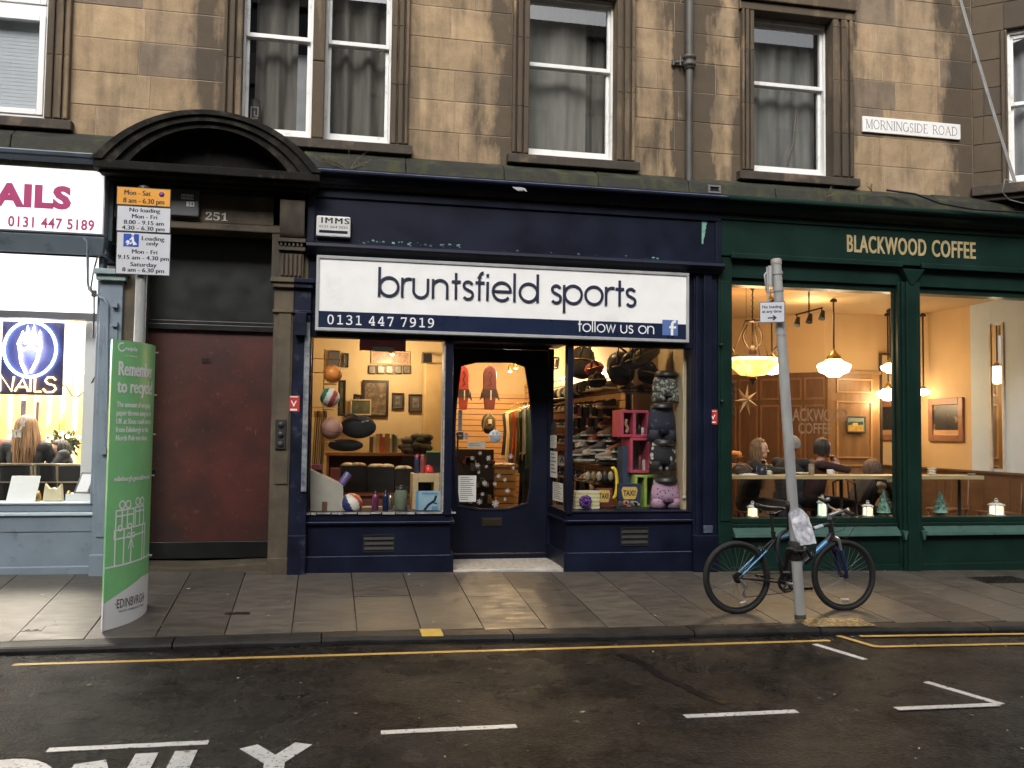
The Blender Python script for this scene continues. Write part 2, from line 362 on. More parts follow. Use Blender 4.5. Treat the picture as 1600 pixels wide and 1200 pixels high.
def STONE(name, warm=1.0):
 m, n, l, b = _nodes(name)
 at = n.new('ShaderNodeAttribute'); at.attribute_name = 'blk'
 geo = n.new('ShaderNodeNewGeometry')
 g1 = _noise(n, l, geo.outputs['Position'], 5, 5, .6)
 g2 = _noise(n, l, geo.outputs['Position'], 70, 3, .6)
 r1 = _ramp(n, l, g1.outputs[0], .25, .75, (.72, .70, .68, 1), (1.18, 1.16, 1.12, 1))
 r2 = _ramp(n, l, g2.outputs[0], .2, .8, (.86, .86, .86, 1), (1.12, 1.12, 1.12, 1))
 c = _mix(n, l, 1.0, at.outputs['Color'], r1.outputs[0], 'MULTIPLY'); c = _mix(n, l, 1.0, c, r2.outputs[0], 'MULTIPLY')
 mp = n.new('ShaderNodeMapping'); mp.inputs['Scale'].default_value = (1.9, 1.9, .75); l.new(geo.outputs['Position'], mp.inputs['Vector'])
 s1 = _noise(n, l, mp.outputs[0], 1.5, 6, .6)
 mp2 = n.new('ShaderNodeMapping'); mp2.inputs['Scale'].default_value = (7, 7, .35); l.new(geo.outputs['Position'], mp2.inputs['Vector'])
 s2 = _noise(n, l, mp2.outputs[0], 1.2, 4, .6)
 sx = n.new('ShaderNodeSeparateXYZ'); l.new(geo.outputs['Position'], sx.inputs[0])
 mr = n.new('ShaderNodeMapRange'); mr.inputs[1].default_value = -3.5; mr.inputs[2].default_value = 8.5; wz = n.new('ShaderNodeMath'); wz.operation = 'MULTIPLY_ADD'; wz.inputs[1].default_value = .9; l.new(s1.outputs[0], wz.inputs[0]); l.new(sx.outputs[0], wz.inputs[2])
 wy = n.new('ShaderNodeMath'); wy.operation = 'SUBTRACT'; wy.inputs[1].default_value = .45; l.new(wz.outputs[0], wy.inputs[0]); l.new(wy.outputs[0], mr.inputs[0])
 cr = n.new('ShaderNodeValToRGB'); e = cr.color_ramp.elements
 pts = [(-3.5, .2), (-2.62, .35), (-2.45, .10), (-1.5, .12), (-1.3, .30), (-1.1, .40), (.75, .36), (.9, .10), (1.6, .16), (1.8, .46), (1.92, .42), (3.2, .34), (3.3, .12), (3.62, .22), (3.72, .56), (3.92, .8), (4.1, .56), (4.2, .14), (4.38, .26), (4.48, .46), (5.86, .36), (5.95, .05), (6.9, .05), (7.15, .3), (7.38, .62), (7.6, .8)]
 while len(e) < len(pts): e.new(.5)
 for k, (x, v) in enumerate(pts): e[k].position = (x+3.5)/12.0; e[k].color = (v, v, v, 1)
 l.new(mr.outputs[0], cr.inputs[0])
 a1 = n.new('ShaderNodeMath'); a1.operation = 'MULTIPLY_ADD'; a1.inputs[1].default_value = .85; l.new(s1.outputs[0], a1.inputs[0]); l.new(cr.outputs[0], a1.inputs[2])
 a2 = n.new('ShaderNodeMath'); a2.operation = 'MULTIPLY_ADD'; a2.inputs[1].default_value = .45; l.new(s2.outputs[0], a2.inputs[0]); l.new(a1.outputs[0], a2.inputs[2])
 so_ = _ramp(n, l, a2.outputs[0], .70, 1.66, (0, 0, 0, 1), (.85, .85, .85, 1))
 c = _mix(n, l, so_.outputs[0], c, (.052, .042, .032, 1))
 l.new(c, b.inputs['Base Color']); b.inputs['Roughness'].default_value = .82; b.inputs['Specular IOR Level'].default_value = .3
 bp = n.new('ShaderNodeBump'); bp.inputs['Strength'].default_value = .5; bp.inputs['Distance'].default_value = .012
 ad = n.new('ShaderNodeMath'); ad.operation = 'MULTIPLY_ADD'; ad.inputs[1].default_value = .35; l.new(g2.outputs[0], ad.inputs[0]); l.new(g1.outputs[0], ad.inputs[2])
 l.new(ad.outputs[0], bp.inputs['Height']); l.new(bp.outputs[0], b.inputs['Normal'])
 return m
stone = STONE('ashlar_sandstone')
def set_blk(o, cols):
 ca = o.data.color_attributes.new('blk', 'FLOAT_COLOR', 'CORNER')
 li = 0
 for p, c in zip(o.data.polygons, cols):
  for k in p.loop_indices: ca.data[k].color = (c[0], c[1], c[2], 1)
def stone_col(rnd):
 b = rnd.choice([(.40, .29, .178), (.365, .265, .165), (.405, .298, .185), (.345, .255, .165), (.38, .275, .168), (.415, .302, .182)])
 q = rnd.uniform(.88, 1.08)
 if rnd.random() < .07: b = (.24, .185, .135)
 return tuple(x*q for x in b)
class BlockMB(MB):
 def __init__(s): super().__init__(); s.c = []
 def block(s, x0, x1, z0, z1, y, depth, c, ch=.006, g=.0025, P=None):
  P = P or (lambda x, yy, z: (x, yy, z))
  x0 += g; x1 -= g; z0 += g; z1 -= g
  o = [(x0, y+ch*.7, z0), (x1, y+ch*.7, z0), (x1, y+ch*.7, z1), (x0, y+ch*.7, z1)]
  i = [(x0+ch, y, z0+ch), (x1-ch, y, z0+ch), (x1-ch, y, z1-ch), (x0+ch, y, z1-ch)]
  bk = [(x0, y+depth, z0), (x1, y+depth, z0), (x1, y+depth, z1), (x0, y+depth, z1)]
  a = [s.vert(P(*p)) for p in i]; bb = [s.vert(P(*p)) for p in o]; d = [s.vert(P(*p)) for p in bk]
  n0 = len(s.f)
  s.face(a)
  for k in range(4):
   j = (k+1) % 4
   s.face((bb[k], bb[j], a[j], a[k])); s.face((d[k], d[j], bb[j], bb[k]))
  s.c += [c]*(len(s.f)-n0)
 def wall(s, x0, x1, z0, z1, y, rnd, course=.335, zoff=4.46, P=None, depth=.09, wr=(.5, 1.0)):
  k = math.floor((z0-zoff)/course+1e-6); z = zoff+k*course
  while z < z1-1e-6:
   a, b = max(z, z0), min(z+course, z1)
   if b-a > .03:
    x = x0; W_ = x1-x0
    first = rnd.uniform(.3, 1.0)*min(W_, .8)
    cuts = [x0]; x = x0+first
    while x < x1-.22: cuts.append(x); x += rnd.uniform(*wr)
    cuts.append(x1)
    for u, v in zip(cuts, cuts[1:]): s.block(u, v, a, b, y+rnd.uniform(0, .004), depth, stone_col(rnd), P=P)
   z += course
 def fin(s, name, parent):
  o = s.build(name, stone, parent); set_blk(o, s.c); return o
# ------------------------------------------------------------------ ground
ZW = lambda x: .248-.0145*max(-4, min(9.5, x))          # pavement level at the foot of the fronts
KP = [(-40, -1.9), (-8, -2.04), (-2.3, -2.075), (.3, -2.085), (2.3, -2.255), (3.65, -2.28), (5.9, -2.51), (12, -3.0), (40, -5.2)]
def KY(x):
 for (a, b), (c, d) in zip(KP, KP[1:]):
  if x <= c: return b+(d-b)*(x-a)/(c-a)
 return KP[-1][1]
KW, KZ = .20, .050
def PZ(x, y):   # pavement height
 yk = KY(x)+KW; t = max(0, min(1, (y-yk)/(0.02-yk)))
 return KZ+.004+(ZW(x)-KZ-.004)*t
def ROAD():
 m, n, l, b = _nodes('wet_asphalt')
 geo = n.new('ShaderNodeNewGeometry'); P = geo.outputs['Position']
 big = _noise(n, l, P, .55, 4, .6); mid = _noise(n, l, P, 4, 5, .6); fine = _noise(n, l, P, 130, 3, .7)
 vor = n.new('ShaderNodeTexVoronoi'); vor.inputs['Scale'].default_value = 48; l.new(P, vor.inputs['Vector'])
 c1 = _ramp(n, l, mid.outputs[0], .3, .72, (.0034, .0034, .0035, 1), (.0085, .0084, .0084, 1))
 c2 = _ramp(n, l, vor.outputs['Color'], .45, .97, (.35, .35, .35, 1), (5.5, 5.4, 5.3, 1))
 c = _mix(n, l, 1.0, c1.outputs[0], c2.outputs[0], 'MULTIPLY')
 sp = _ramp(n, l, fine.outputs[0], .64, .72); c = _mix(n, l, sp.outputs[0], c, (.11, .105, .10, 1))
 l.new(c, b.inputs['Base Color'])
 ad = n.new('ShaderNodeMath'); ad.operation = 'MULTIPLY_ADD'; ad.inputs[1].default_value = .5; l.new(mid.outputs[0], ad.inputs[0]); l.new(big.outputs[0], ad.inputs[2])
 rr = _ramp(n, l, ad.outputs[0], .5, 1.0, (.14, .14, .14, 1), (.5, .5, .5, 1)); l.new(rr.outputs[0], b.inputs['Roughness'])
 pud = _noise(n, l, P, 1.3, 9, .72); ps = _ramp(n, l, pud.outputs[0], .40, .64, (.09, .09, .09, 1), (.38, .38, .38, 1)); l.new(ps.outputs[0], b.inputs['Specular IOR Level'])
 h = n.new('ShaderNodeMath'); h.operation = 'MULTIPLY_ADD'; h.inputs[1].default_value = .8; l.new(vor.outputs['Distance'], h.inputs[0]); l.new(fine.outputs[0], h.inputs[2])
 bp = n.new('ShaderNodeBump'); bp.inputs['Strength'].default_value = .85; bp.inputs['Distance'].default_value = .012
 l.new(h.outputs[0], bp.inputs['Height']); l.new(bp.outputs[0], b.inputs['Normal'])
 return m
tar = M('tar_patch', (.004, .004, .004), .25, spec=.25, var=.3)
road_mat = ROAD()
m_ = MB(); m_.poly([(-300, -300, 0), (300, -300, 0), (300, 300, 0), (-300, 300, 0)]); struct(m_, 'road', road_mat)
def PAVE():
 m, n, l, b = _nodes('wet_paving')
 geo = n.new('ShaderNodeNewGeometry'); P = geo.outputs['Position']
 at = n.new('ShaderNodeAttribute'); at.attribute_name = 'blk'
 big = _noise(n, l, P, 1.3, 5, .6); mp = n.new('ShaderNodeMapping'); mp.inputs['Scale'].default_value = (1, 3.5, 1); l.new(P, mp.inputs['Vector'])
 mid = _noise(n, l, mp.outputs[0], 5, 5, .62); fine = _noise(n, l, P, 90, 3, .6)
 c1 = _ramp(n, l, mid.outputs[0], .28, .75, (.60, .60, .60, 1), (1.30, 1.27, 1.22, 1)); c2 = _ramp(n, l, fine.outputs[0], .25, .75, (.8, .8, .8, 1), (1.2, 1.2, 1.2, 1))
 c = _mix(n, l, 1.0, at.outputs['Color'], c1.outputs[0], 'MULTIPLY'); c = _mix(n, l, 1.0, c, c2.outputs[0], 'MULTIPLY')
 gv = n.new('ShaderNodeTexVoronoi'); gv.inputs['Scale'].default_value = 3.4; l.new(P, gv.inputs['Vector']); gr = _ramp(n, l, gv.outputs['Distance'], .045, .065, (.42, .42, .42, 1), (1, 1, 1, 1)); c = _mix(n, l, 1.0, c, gr.outputs[0], 'MULTIPLY')
 l.new(c, b.inputs['Base Color'])
 rr = _ramp(n, l, mid.outputs[0], .30, .70, (.34, .34, .34, 1), (.62, .62, .62, 1)); l.new(rr.outputs[0], b.inputs['Roughness'])
 bp = n.new('ShaderNodeBump'); bp.inputs['Strength'].default_value = .22; bp.inputs['Distance'].default_value = .006
 l.new(fine.outputs[0], bp.inputs['Height']); l.new(bp.outputs[0], b.inputs['Normal'])
 return m
pave_mat = PAVE()
joint_mat = M('dark_joint', (.018, .016, .013), .6, var=.3, scale=9)
rnd = random.Random(3)
m_ = MB()       # bedding under the slabs
xs = [-20+.5*k for k in range(81)]
for a, b in zip(xs, xs[1:]):
 q = [(a, KY(a)+KW-.005), (b, KY(b)+KW-.005), (b, .6), (a, .6)]
 m_.poly([(x, y, PZ(x, y)-.009) for x, y in q])
struct(m_, 'pavement_bed', joint_mat)
slabs = BlockMB()
xj = -16.09
while xj < 18:
 xn = xj+.5115; gp = .0045
 ya, yb = KY((xj+xn)/2)+KW+.004, .045
 cuts = [ya, yb]
 if rnd.random() < .55: cuts.insert(1, ya+rnd.choice([.12, .18, .3, .62, 1.15]))
 if rnd.random() < .3 and len(cuts) == 2: cuts.insert(1, ya+1.0)
 for y0, y1 in zip(cuts, cuts[1:]):
  q = rnd.uniform(.72, 1.18); c = (.092*q, .081*q, .068*q)
  N_ = 4; dz = rnd.uniform(-.0015, .0015)
  rows = []
  for k in range(N_+1):
   y = y0+gp*.6+(y1-y0-1.2*gp)*k/N_
   rows.append([slabs.vert((x, y, PZ(x, y)+dz)) for x in (xj+gp, xn-gp)])
  for A, B in zip(rows, rows[1:]): slabs.face((A[0], A[1], B[1], B[0])); slabs.c.append(c)
  lo = [slabs.vert((x, y, PZ(x, y)-.012)) for x, y in ((xj+gp, y0+gp*.6), (xn-gp, y0+gp*.6), (xn-gp, y1-.6*gp), (xj+gp, y1-.6*gp))]
  up = [rows[0][0], rows[0][1], rows[-1][1], rows[-1][0]]
  for k in range(4): slabs.face((lo[k], lo[(k+1) % 4], up[(k+1) % 4], up[k])); slabs.c.append(c)
 xj = xn
o = slabs.build('pavement', pave_mat); o['kind'] = 'structure'; set_blk(o, slabs.c)
kerb_mat = M('wet_kerb_stone', (.026, .024, .022), .5, spec=.2, var=.4, scale=5, bump=.35, bscale=30, dirt=.2, dirtc=(.012, .012, .011))
kb = MB(); x = -19.2
while x < 20:
 ln = rnd.choice([1.3, 1.5, 1.1, .9]); a, b = x+.006, x+ln-.006
 N_ = 6
 prof = [(0.004, -.03), (0, .022), (.008, .040), (.030, KZ), (.1, KZ+.003), (KW-.004, KZ+.004), (KW-.004, -.03)]
 rings = []
 for k in range(N_+1):
  xx = a+(b-a)*k/N_; e = .008*(noise.noise((xx*3.1, 0, 0))); zz = .006*noise.noise((xx*2.3, 5, 0))
  rings.append([kb.vert((xx, KY(xx)+d+(e if j < 4 else 0), z+(zz if 0 < j < 5 else 0))) for j, (d, z) in enumerate(prof)])
 kb.smooth = False
 for A, B in zip(rings, rings[1:]):
  for j in range(len(prof)-1): kb.face((A[j], B[j], B[j+1], A[j+1]))
 kb.face(rings[0]); kb.face(rings[-1][::-1])
 x += ln
struct(kb, 'kerb', kerb_mat)
def MARK(name, c, worn):
 m, n, l, b = _nodes(name); geo = n.new('ShaderNodeNewGeometry')
 f = _noise(n, l, geo.outputs['Position'], 38, 5, .7); r = _ramp(n, l, f.outputs[0], worn-.04, worn+.03)
 f2 = _noise(n, l, geo.outputs['Position'], 7, 4, .6); r2 = _ramp(n, l, f2.outputs[0], .25, .75, c4([x*.72 for x in c]), c4(c))
 cc = _mix(n, l, r.outputs[0], (.03, .028, .025, 1), r2.outputs[0]); l.new(cc, b.inputs['Base Color']); b.inputs['Roughness'].default_value = .42
 bp = n.new('ShaderNodeBump'); bp.inputs['Strength'].default_value = .3; bp.inputs['Distance'].default_value = .004; l.new(f.outputs[0], bp.inputs['Height']); l.new(bp.outputs[0], b.inputs['Normal'])
 return m
y_mat = MARK('yellow_road_paint', (.62, .38, .10), .36); w_mat = MARK('white_road_paint', (.74, .72, .68), .40)
gm = lambda u, v, w_: (u, v, w_)
def road_line(pts, wd, mat, z=.004):
 mb = MB(); mb.ribbon(pts, wd, lambda u, v, w_: (u, v, z-.003+w_), .003); struct(mb, 'road_marking', mat)
def dens(p, q, k=24): return [(p[0]+(q[0]-p[0])*i/k, p[1]+(q[1]-p[1])*i/k+.004*noise.noise((i*.7, p[0], 1))) for i in range(k+1)]
road_line(dens((-2.10, -2.385), (4.05, -2.545), 60), .052, y_mat)
p1 = G(1310, 994.5); p2 = G(1366, 1011)
road_line([p1, (p2[0], p2[1])]+dens((p2[0]+.05, p2[1]-.02), (14, p2[1]-.66), 40), .052, y_mat, z=.008)
road_line(dens((p1[0]+.16, p1[1]-.06), (14, p1[1]-.86), 40), .052, y_mat, z=.012)
for a, b in ((-1.367, -.575), (.333, 1.094), (2.111, 2.823)): road_line(dens((a, -4.235), (b, -4.248), 12), .062, w_mat)
road_line([G(1273, 1007), G(1352, 1031)], .055, w_mat)
road_line([G(1447, 1066), G(1566, 1101)], .055, w_mat); road_line([(3.45, -4.312), (4.14, -4.335)], .06, w_mat, z=.008)
let = MB(); zz = lambda u, v, w_: (u, v, .001+w_)
let.ribbon([( -1.50+.26*math.cos(R(a)), -4.93+.52*math.sin(R(a))) for a in range(0, 360, 10)], .13, zz, .003, True)
let.ribbon([(-1.12, -5.45), (-1.12, -4.47)], .12, zz, .003); let.ribbon([(-1.10, -4.45), (-.80, -5.43)], .12, zz, .0034); let.ribbon([(-.86, -5.45), (-.86, -4.37)], .11, zz, .0038)
let.ribbon([(-.67, -4.36), (-.69, -5.40), (-.36, -5.40)], .11, zz, .003)
let.ribbon([(-.36, -4.35), (-.215, -4.60), (-.08, -4.35)], .10, zz, .003); let.ribbon([(-.215, -4.56), (-.22, -5.45)], .10, zz, .0034)
struct(let, 'road_lettering', w_mat)
mb = MB(); tp = [G(*q) for q in ((968, 1022), (985, 1030), (1012, 1040), (1030, 1056), (1062, 1070), (1088, 1082), (1150, 1106))]
pts_ = [(tp[k][0]+(tp[k+1][0]-tp[k][0])*j/5+.03*noise.noise((k+j*.3, 2, 0)), tp[k][1]+(tp[k+1][1]-tp[k][1])*j/5+.05*noise.noise((k+j*.4, 7, 0))) for k in range(6) for j in range(5)]
mb.ribbon(pts_, .07, lambda u, v, w_: (u, v, -.001+w_), .0035); struct(mb, 'road_patch', tar)
mb = MB()
for (cx, cw) in ((.86, .085),):
 prof = [(.215, KZ+.0085), (.1, KZ+.0075), (.03, KZ+.0045), (.007, .044)]
 a = [(x, KY(x)+d-.001, z+.003) for d, z in prof for x in (cx-cw, cx+cw)]
 i = [mb.vert(p) for p in a]
 for k in range(3): mb.face((i[2*k+2], i[2*k+3], i[2*k+1], i[2*k]))
struct(mb, 'kerb_marking', MARK('yellow_kerb_paint', (.70, .46, .07), .28))
mb = MB()
x0, x1 = 4.02, 4.62
N_ = 8
for k in range(N_):
 a, b = x0+(x1-x0)*k/N_, x0+(x1-x0)*(k+1)/N_
 for (d0, d1) in ((.03, .12), (.12, .20)): mb.poly([(x, KY(x)+d, KZ+.010) for x, d in ((a, d0), (b, d0), (b, d1), (a, d1))])
 mb.poly([(x, KY(x)+d, PZ(x, KY(x)+d)+.006) for x, d in ((a, .205), (b, .205), (b, .33), (a, .33))])
struct(mb, 'kerb_marking', MARK('worn_yellow_paint', (.55, .36, .10), .54))
def cover(name, cx, cy_, wx, wy, label, cat):
 mb = MB(); zc = PZ(cx, cy_); sl_ = (PZ(cx, cy_+.1)-PZ(cx, cy_-.1))/.2
 P = lambda x, y, z: (cx+x, cy_+y, zc+sl_*y+z)
 mb.T = lambda p: Vector(P(p.x, p.y, p.z))
 mb.box(-wx, wx, -wy, wy, -.01, .004)
 n = int(wx/.028)
 for k in range(n):
  for j in range(max(1, int(wy/.028))):
   mb.box(-wx+.03+k*.056, -wx+.062+k*.056, -wy+.014+j*.056, -wy+.044+j*.056, .003, .008)
 mb.T = None
 return top(mb, name, M('cover_iron_'+str(len(bpy.data.materials)), (.028, .026, .024), .4, .5, var=.3), label, cat)
cx, cy_ = G(371, 961, .10); cover('service_cover', cx, cy_, .10, .025, 'small oblong iron cover set in the paving left of the sports shop', 'cover')
cx, cy_ = G(1562, 909, .10); cover('manhole_cover', cx, cy_, .30, .17, 'large dark iron manhole cover in the pavement by the green shopfront', 'manhole cover')
cx, cy_ = G(52, 986, .07); cover('stopcock_cover', cx, cy_, .075, .055, 'small square stopcock cover in cracked paving near the kerb at far left', 'cover')
lf = MB(); lrnd = random.Random(11)
for k in range(170):
 x = lrnd.uniform(-3.5, 7.5); y = lrnd.uniform(-5.6, -.1)
 if KY(x)-.02 < y < KY(x)+KW: continue
 z = (PZ(x, y) if y > KY(x) else 0)+.006; a = lrnd.uniform(0, 6.28); s_ = lrnd.uniform(.006, .019)
 pts = [(x+s_*q*math.cos(a+t), y+s_*q*math.sin(a+t), z+lrnd.uniform(0, .006)) for t, q in ((0, 1.3), (1.2, .5), (3.1, 1), (4.6, .6))]
 lf.mi = lrnd.choice([0, 0, 1]); lf.poly(pts)
o = lf.build('leaf_litter', [M('pale_leaf', (.45, .42, .36), .6, var=.3), M('tan_leaf', (.32, .24, .13), .6, var=.3)]); tag(o, 'pale scraps of leaves and litter scattered over wet road and pavement', 'litter', kind='stuff')
# ------------------------------------------------------------------ the tenement above the shops
ten = thing('tenement_building', 'brown sandstone tenement with sash windows rising above the three shopfronts', 'building', (2.5, .3, .2))
wrnd = random.Random(5)
YW = .15                                   # depth of the window frames
fx = lambda px, py: W(px, py, YW)[0]
wl_r = W(74, 90)[0]; a1l, w1l = W(350, 100)[0], W(378, 100)[0]
w1r, w2l, w2r, a2r = W(488, 110)[0], W(508, 110)[0], W(612, 110)[0], W(638, 110)[0]
a3l, w3l, w3r, a3r = W(800, 120)[0], W(826, 120)[0], W(963, 120)[0], W(990, 120)[0]
a4l, w4l, w4r, a4r = W(1157, 140)[0], W(1176, 140)[0], W(1299, 140)[0], W(1330, 140)[0]
ZS = 4.625; ZH = 6.46; ZT = 7.4; ZB = 4.43
bw = BlockMB()
bayx = 7.46
for x0, x1 in ((-9, -5.2), (wl_r+.21, a1l), (a2r, a3l), (a3r, a4l), (a4r, bayx)): bw.wall(x0, x1, ZB, ZT, 0, wrnd)
for x0, x1 in ((-5.2, wl_r+.21), (a1l, a2r), (a3l, a3r), (a4l, a4r)): bw.wall(x0, x1, ZH+.22, ZT, 0, wrnd)
bw.fin('wall', ten)
mb = MB()
mort = M('pale_mortar', (.34, .27, .19), .9, var=.35, scale=6)
for x0, x1 in ((-9, -5.2), (wl_r+.21, a1l), (a2r, a3l), (a3r, a4l), (a4r, bayx)): mb.box(x0, x1, .0075, .3, ZB, ZT)
for x0, x1 in ((-5.2, wl_r+.21), (a1l, a2r), (a3l, a3r), (a4l, a4r)): mb.box(x0, x1, .0075, .3, ZH+.22, ZT)
mb.box(-9, 12, .3, .36, ZT-.02, ZT)
mb.build('mortar', mort, ten)
def surround(x0, x1, opening_left, z0, z1):
 s_ = BlockMB(); W_ = abs(x1-x0); sg = 1 if opening_left else -1
 z = z0
 steps = [(0, .30, -.045), (.30, .42, -.02), (.42, .70, -.055), (.70, .82, -.025), (.82, 1.0, -.06)]
 k = 0
 while z < z1:
  h = min(wrnd.choice([.62, .75, .5]), z1-z); c = stone_col(wrnd); c = tuple(q*.97 for q in c)
  for a, b, y in steps:
   if opening_left: u, v = x0+a*W_, x0+b*W_
   else: u, v = x1-b*W_, x1-a*W_
   s_.block(u, v, z, z+h, y, .3-y, c, ch=.008, g=.0006)
  z += h; k += 1
 return s_
for nm, a, b, ol in (('l', wl_r, wl_r+.21, True), ('1', a1l, w1l, False), ('2', w2r, a2r, True), ('3', a3l, w3l, False), ('3r', w3r, a3r, True), ('4', a4l, w4l, False), ('4r', w4r, a4r, True)):
 surround(a, b, ol, ZS, ZH).fin('window_surround', ten)
s_ = BlockMB(); z = ZS
while z < ZH:
 h = min(.8, ZH-z); s_.block(w1r, w2l, z, z+h, -.03, .33, tuple(q*.95 for q in stone_col(wrnd)), ch=.012); z += h
s_.fin('window_mullion', ten)
for x0, x1 in ((-5.2, wl_r+.24), (a1l-.03, a2r+.03), (a3l-.03, a3r+.03), (a4l-.03, a4r+.03)):
 s_ = BlockMB(); s_.block(x0, x1, ZH, ZH+.10, -.05, .34, stone_col(wrnd)); s_.block(x0, x1, ZH+.10, ZH+.22, -.09, .38, stone_col(wrnd)); s_.fin('window_lintel', ten)
 mb = MB(); mb.hexa([(x0-.02, -.10, 4.505), (x1+.02, -.10, 4.505), (x1+.02, .3, 4.505), (x0-.02, .3, 4.505), (x0-.02, -.10, 4.60), (x1+.02, -.10, 4.60), (x1+.02, .3, ZS), (x0-.02, .3, ZS)])
 mb.build('window_sill', sill_stone, ten, bevel=.008)
def sash(x0, x1, z0, z1, zr, fw=.055, y=YW, mat=white_paint, rail=.045, P=None):
 P = P or (lambda p: p)
 f = MB(); f.T = P
 f.box(x0, x0+fw*.55, y-.02, y+.12, z0, z1); f.box(x1-fw*.55, x1, y-.02, y+.12, z0, z1); f.box(x0+fw*.55, x1-fw*.55, y-.02, y+.12, z0, z0+.05); f.box(x0+fw*.55, x1-fw*.55, y-.02, y+.12, z1-.05, z1)
 win = f.build('window', mat, ten, bevel=.004)
 a, b = x0+fw*.55, x1-fw*.55
 for nm, q0, q1, yy in (('lower', z0+.05, zr+rail/2, y+.055), ('upper', zr-rail/2, z1-.05, y+.008)):
  s1 = MB(); s1.T = P
  st = fw*.62; bt = .075 if nm == 'lower' else rail; tp = rail if nm == 'lower' else .05
  s1.box(a, a+st, yy, yy+.042, q0, q1); s1.box(b-st, b, yy, yy+.042, q0, q1)
  s1.box(a+st, b-st, yy, yy+.042, q0, q0+bt); s1.box(a+st, b-st, yy, yy+.042, q1-tp, q1)
  sf = s1.build('sash', mat, win, bevel=.005)
  g = MB(); g.T = P; g.poly([(a+st, yy+.02, q0+bt), (b-st, yy+.02, q0+bt), (b-st, yy+.02, q1-tp), (a+st, yy+.02, q1-tp)]); g.build('pane', glass_up, sf)
 return win
def folds(x0, x1, z0, z1, y, amp=.03, wl=.11, seed=0, gather=0.0, P=None):
 mb = MB(); mb.smooth = True; mb.T = P; n = max(12, int((x1-x0)/.012)); nz = 10; rows = []
 for k in range(nz+1):
  z = z0+(z1-z0)*k/nz; r = []
  for i in range(n+1):
   t = i/n; q = gather*math.sin(math.pi*(1-k/nz))*.5
   x = x0+(x1-x0)*(t*(1-q) if gather >= 0 else 1-(1-t)*(1-abs(q)))
   ph = t*(x1-x0)/wl*6.28+1.3*noise.noise((t*3, seed, 0))+.3*noise.noise((seed, k*.4, t*5))
   r.append(mb.vert((x, y+amp*math.sin(ph)+amp*.7*noise.noise((t*8, seed+3, k*.25)), z)))
  rows.append(r)
 for A, B in zip(rows, rows[1:]):
  for i in range(n): mb.face((A[i], A[i+1], B[i+1], B[i]))
 return mb
def fr(px_l, px_r, py_r):
 return fx(px_l, 110), fx(px_r, 110), W((px_l+px_r)/2, py_r, YW+.05)[1]
x0, x1, zr = fr(379, 488, 60); sash(w1l-.01, w1r+.005, ZS+.01, ZH, zr)
sash(w2l-.005, w2r+.01, ZS+.01, ZH, W(560, 72, YW+.05)[1])
sash(w3l-.02, w3r+.01, ZS+.01, ZH, W(893, 108, YW+.05)[1])
sash(w4l-.02, w4r+.01, ZS+.01, ZH, W(1235, 137, YW+.05)[1])
f = MB(); zt = W(35, 16, YW)[1]; xl, xr_ = -5.2, wl_r-.005
f.box(xl, xl+.07, YW-.02, YW+.06, ZS+.005, ZH); f.box(xr_-.055, xr_, YW-.02, YW+.06, ZS+.005, ZH)
f.box(xl+.07, xr_-.055, YW-.02, YW+.06, ZS+.005, ZS+.07); f.box(xl+.07, xr_-.055, YW-.02, YW+.06, ZH-.06, ZH); f.box(xl+.07, xr_-.055, YW-.02, YW+.06, zt-.05, zt+.06)
f.box(xr_-1.28, xr_-1.2, YW-.018, YW+.058, ZS+.07, zt-.05)
win = f.build('window', white_plain, ten, bevel=.006)
for z0, z1 in ((ZS+.07, zt-.05), (zt+.06, ZH-.06)):
 for q0, q1 in ((xl+.07, xr_-1.28), (xr_-1.2, xr_-.055)):
  g = MB(); fw = .055
  g.box(q0, q0+fw, YW-.035, YW+.03, z0, z1); g.box(q1-fw, q1, YW-.035, YW+.03, z0, z1); g.box(q0+fw, q1-fw, YW-.035, YW+.03, z0, z0+fw); g.box(q0+fw, q1-fw, YW-.035, YW+.03, z1-fw, z1)
  sf = g.build('sash', white_plain, win, bevel=.006)
  p = MB(); p.poly([(q0+fw, YW, z0+fw), (q1-fw, YW, z0+fw), (q1-fw, YW, z1-fw), (q0+fw, YW, z1-fw)]); p.build('pane', glass_up, sf)
mb = MB()
for x0, x1 in ((-5.2, -2.5), (-1.15, .85), (1.7, 3.5), (4.3, 6.2)):
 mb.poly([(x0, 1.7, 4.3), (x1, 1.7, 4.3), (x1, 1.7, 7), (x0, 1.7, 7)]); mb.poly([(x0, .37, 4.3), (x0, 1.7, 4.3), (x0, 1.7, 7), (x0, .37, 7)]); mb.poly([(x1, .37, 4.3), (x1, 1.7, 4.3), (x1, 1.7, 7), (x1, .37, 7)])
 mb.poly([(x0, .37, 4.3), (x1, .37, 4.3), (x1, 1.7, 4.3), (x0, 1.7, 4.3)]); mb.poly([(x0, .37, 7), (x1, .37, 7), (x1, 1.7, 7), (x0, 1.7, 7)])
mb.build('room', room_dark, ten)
top(folds(w1l+.10, w1r-.16, 4.66, 6.5, .42, .05, .27, 1), 'curtain', curtain_grey, 'grey curtain in deep folds inside the sash window above the arched stair doorway', 'curtain')
top(folds(w2l+.03, w2r-.02, 4.66, 6.5, .40, .05, .24, 2), 'curtain', curtain_grey, 'grey curtain covering the sash window at the left end of the navy shop fascia', 'curtain')
top(folds(w3l+.10, w3r-.22, 4.66, 6.5, .42, .025, .50, 3), 'curtain', M('pale_curtain', (.30, .285, .25), .85, var=.2, scale=4, stretch=(3, 3, .4)), 'pale straight curtain in the sash window above the middle of the navy shop', 'curtain')
top(folds(w3r-.30, w3r+.1, 4.66, 6.5, .55, .03, .16, 5), 'curtain', curtain_grey, 'darker grey curtain at the right side of the window above the navy shop', 'curtain')
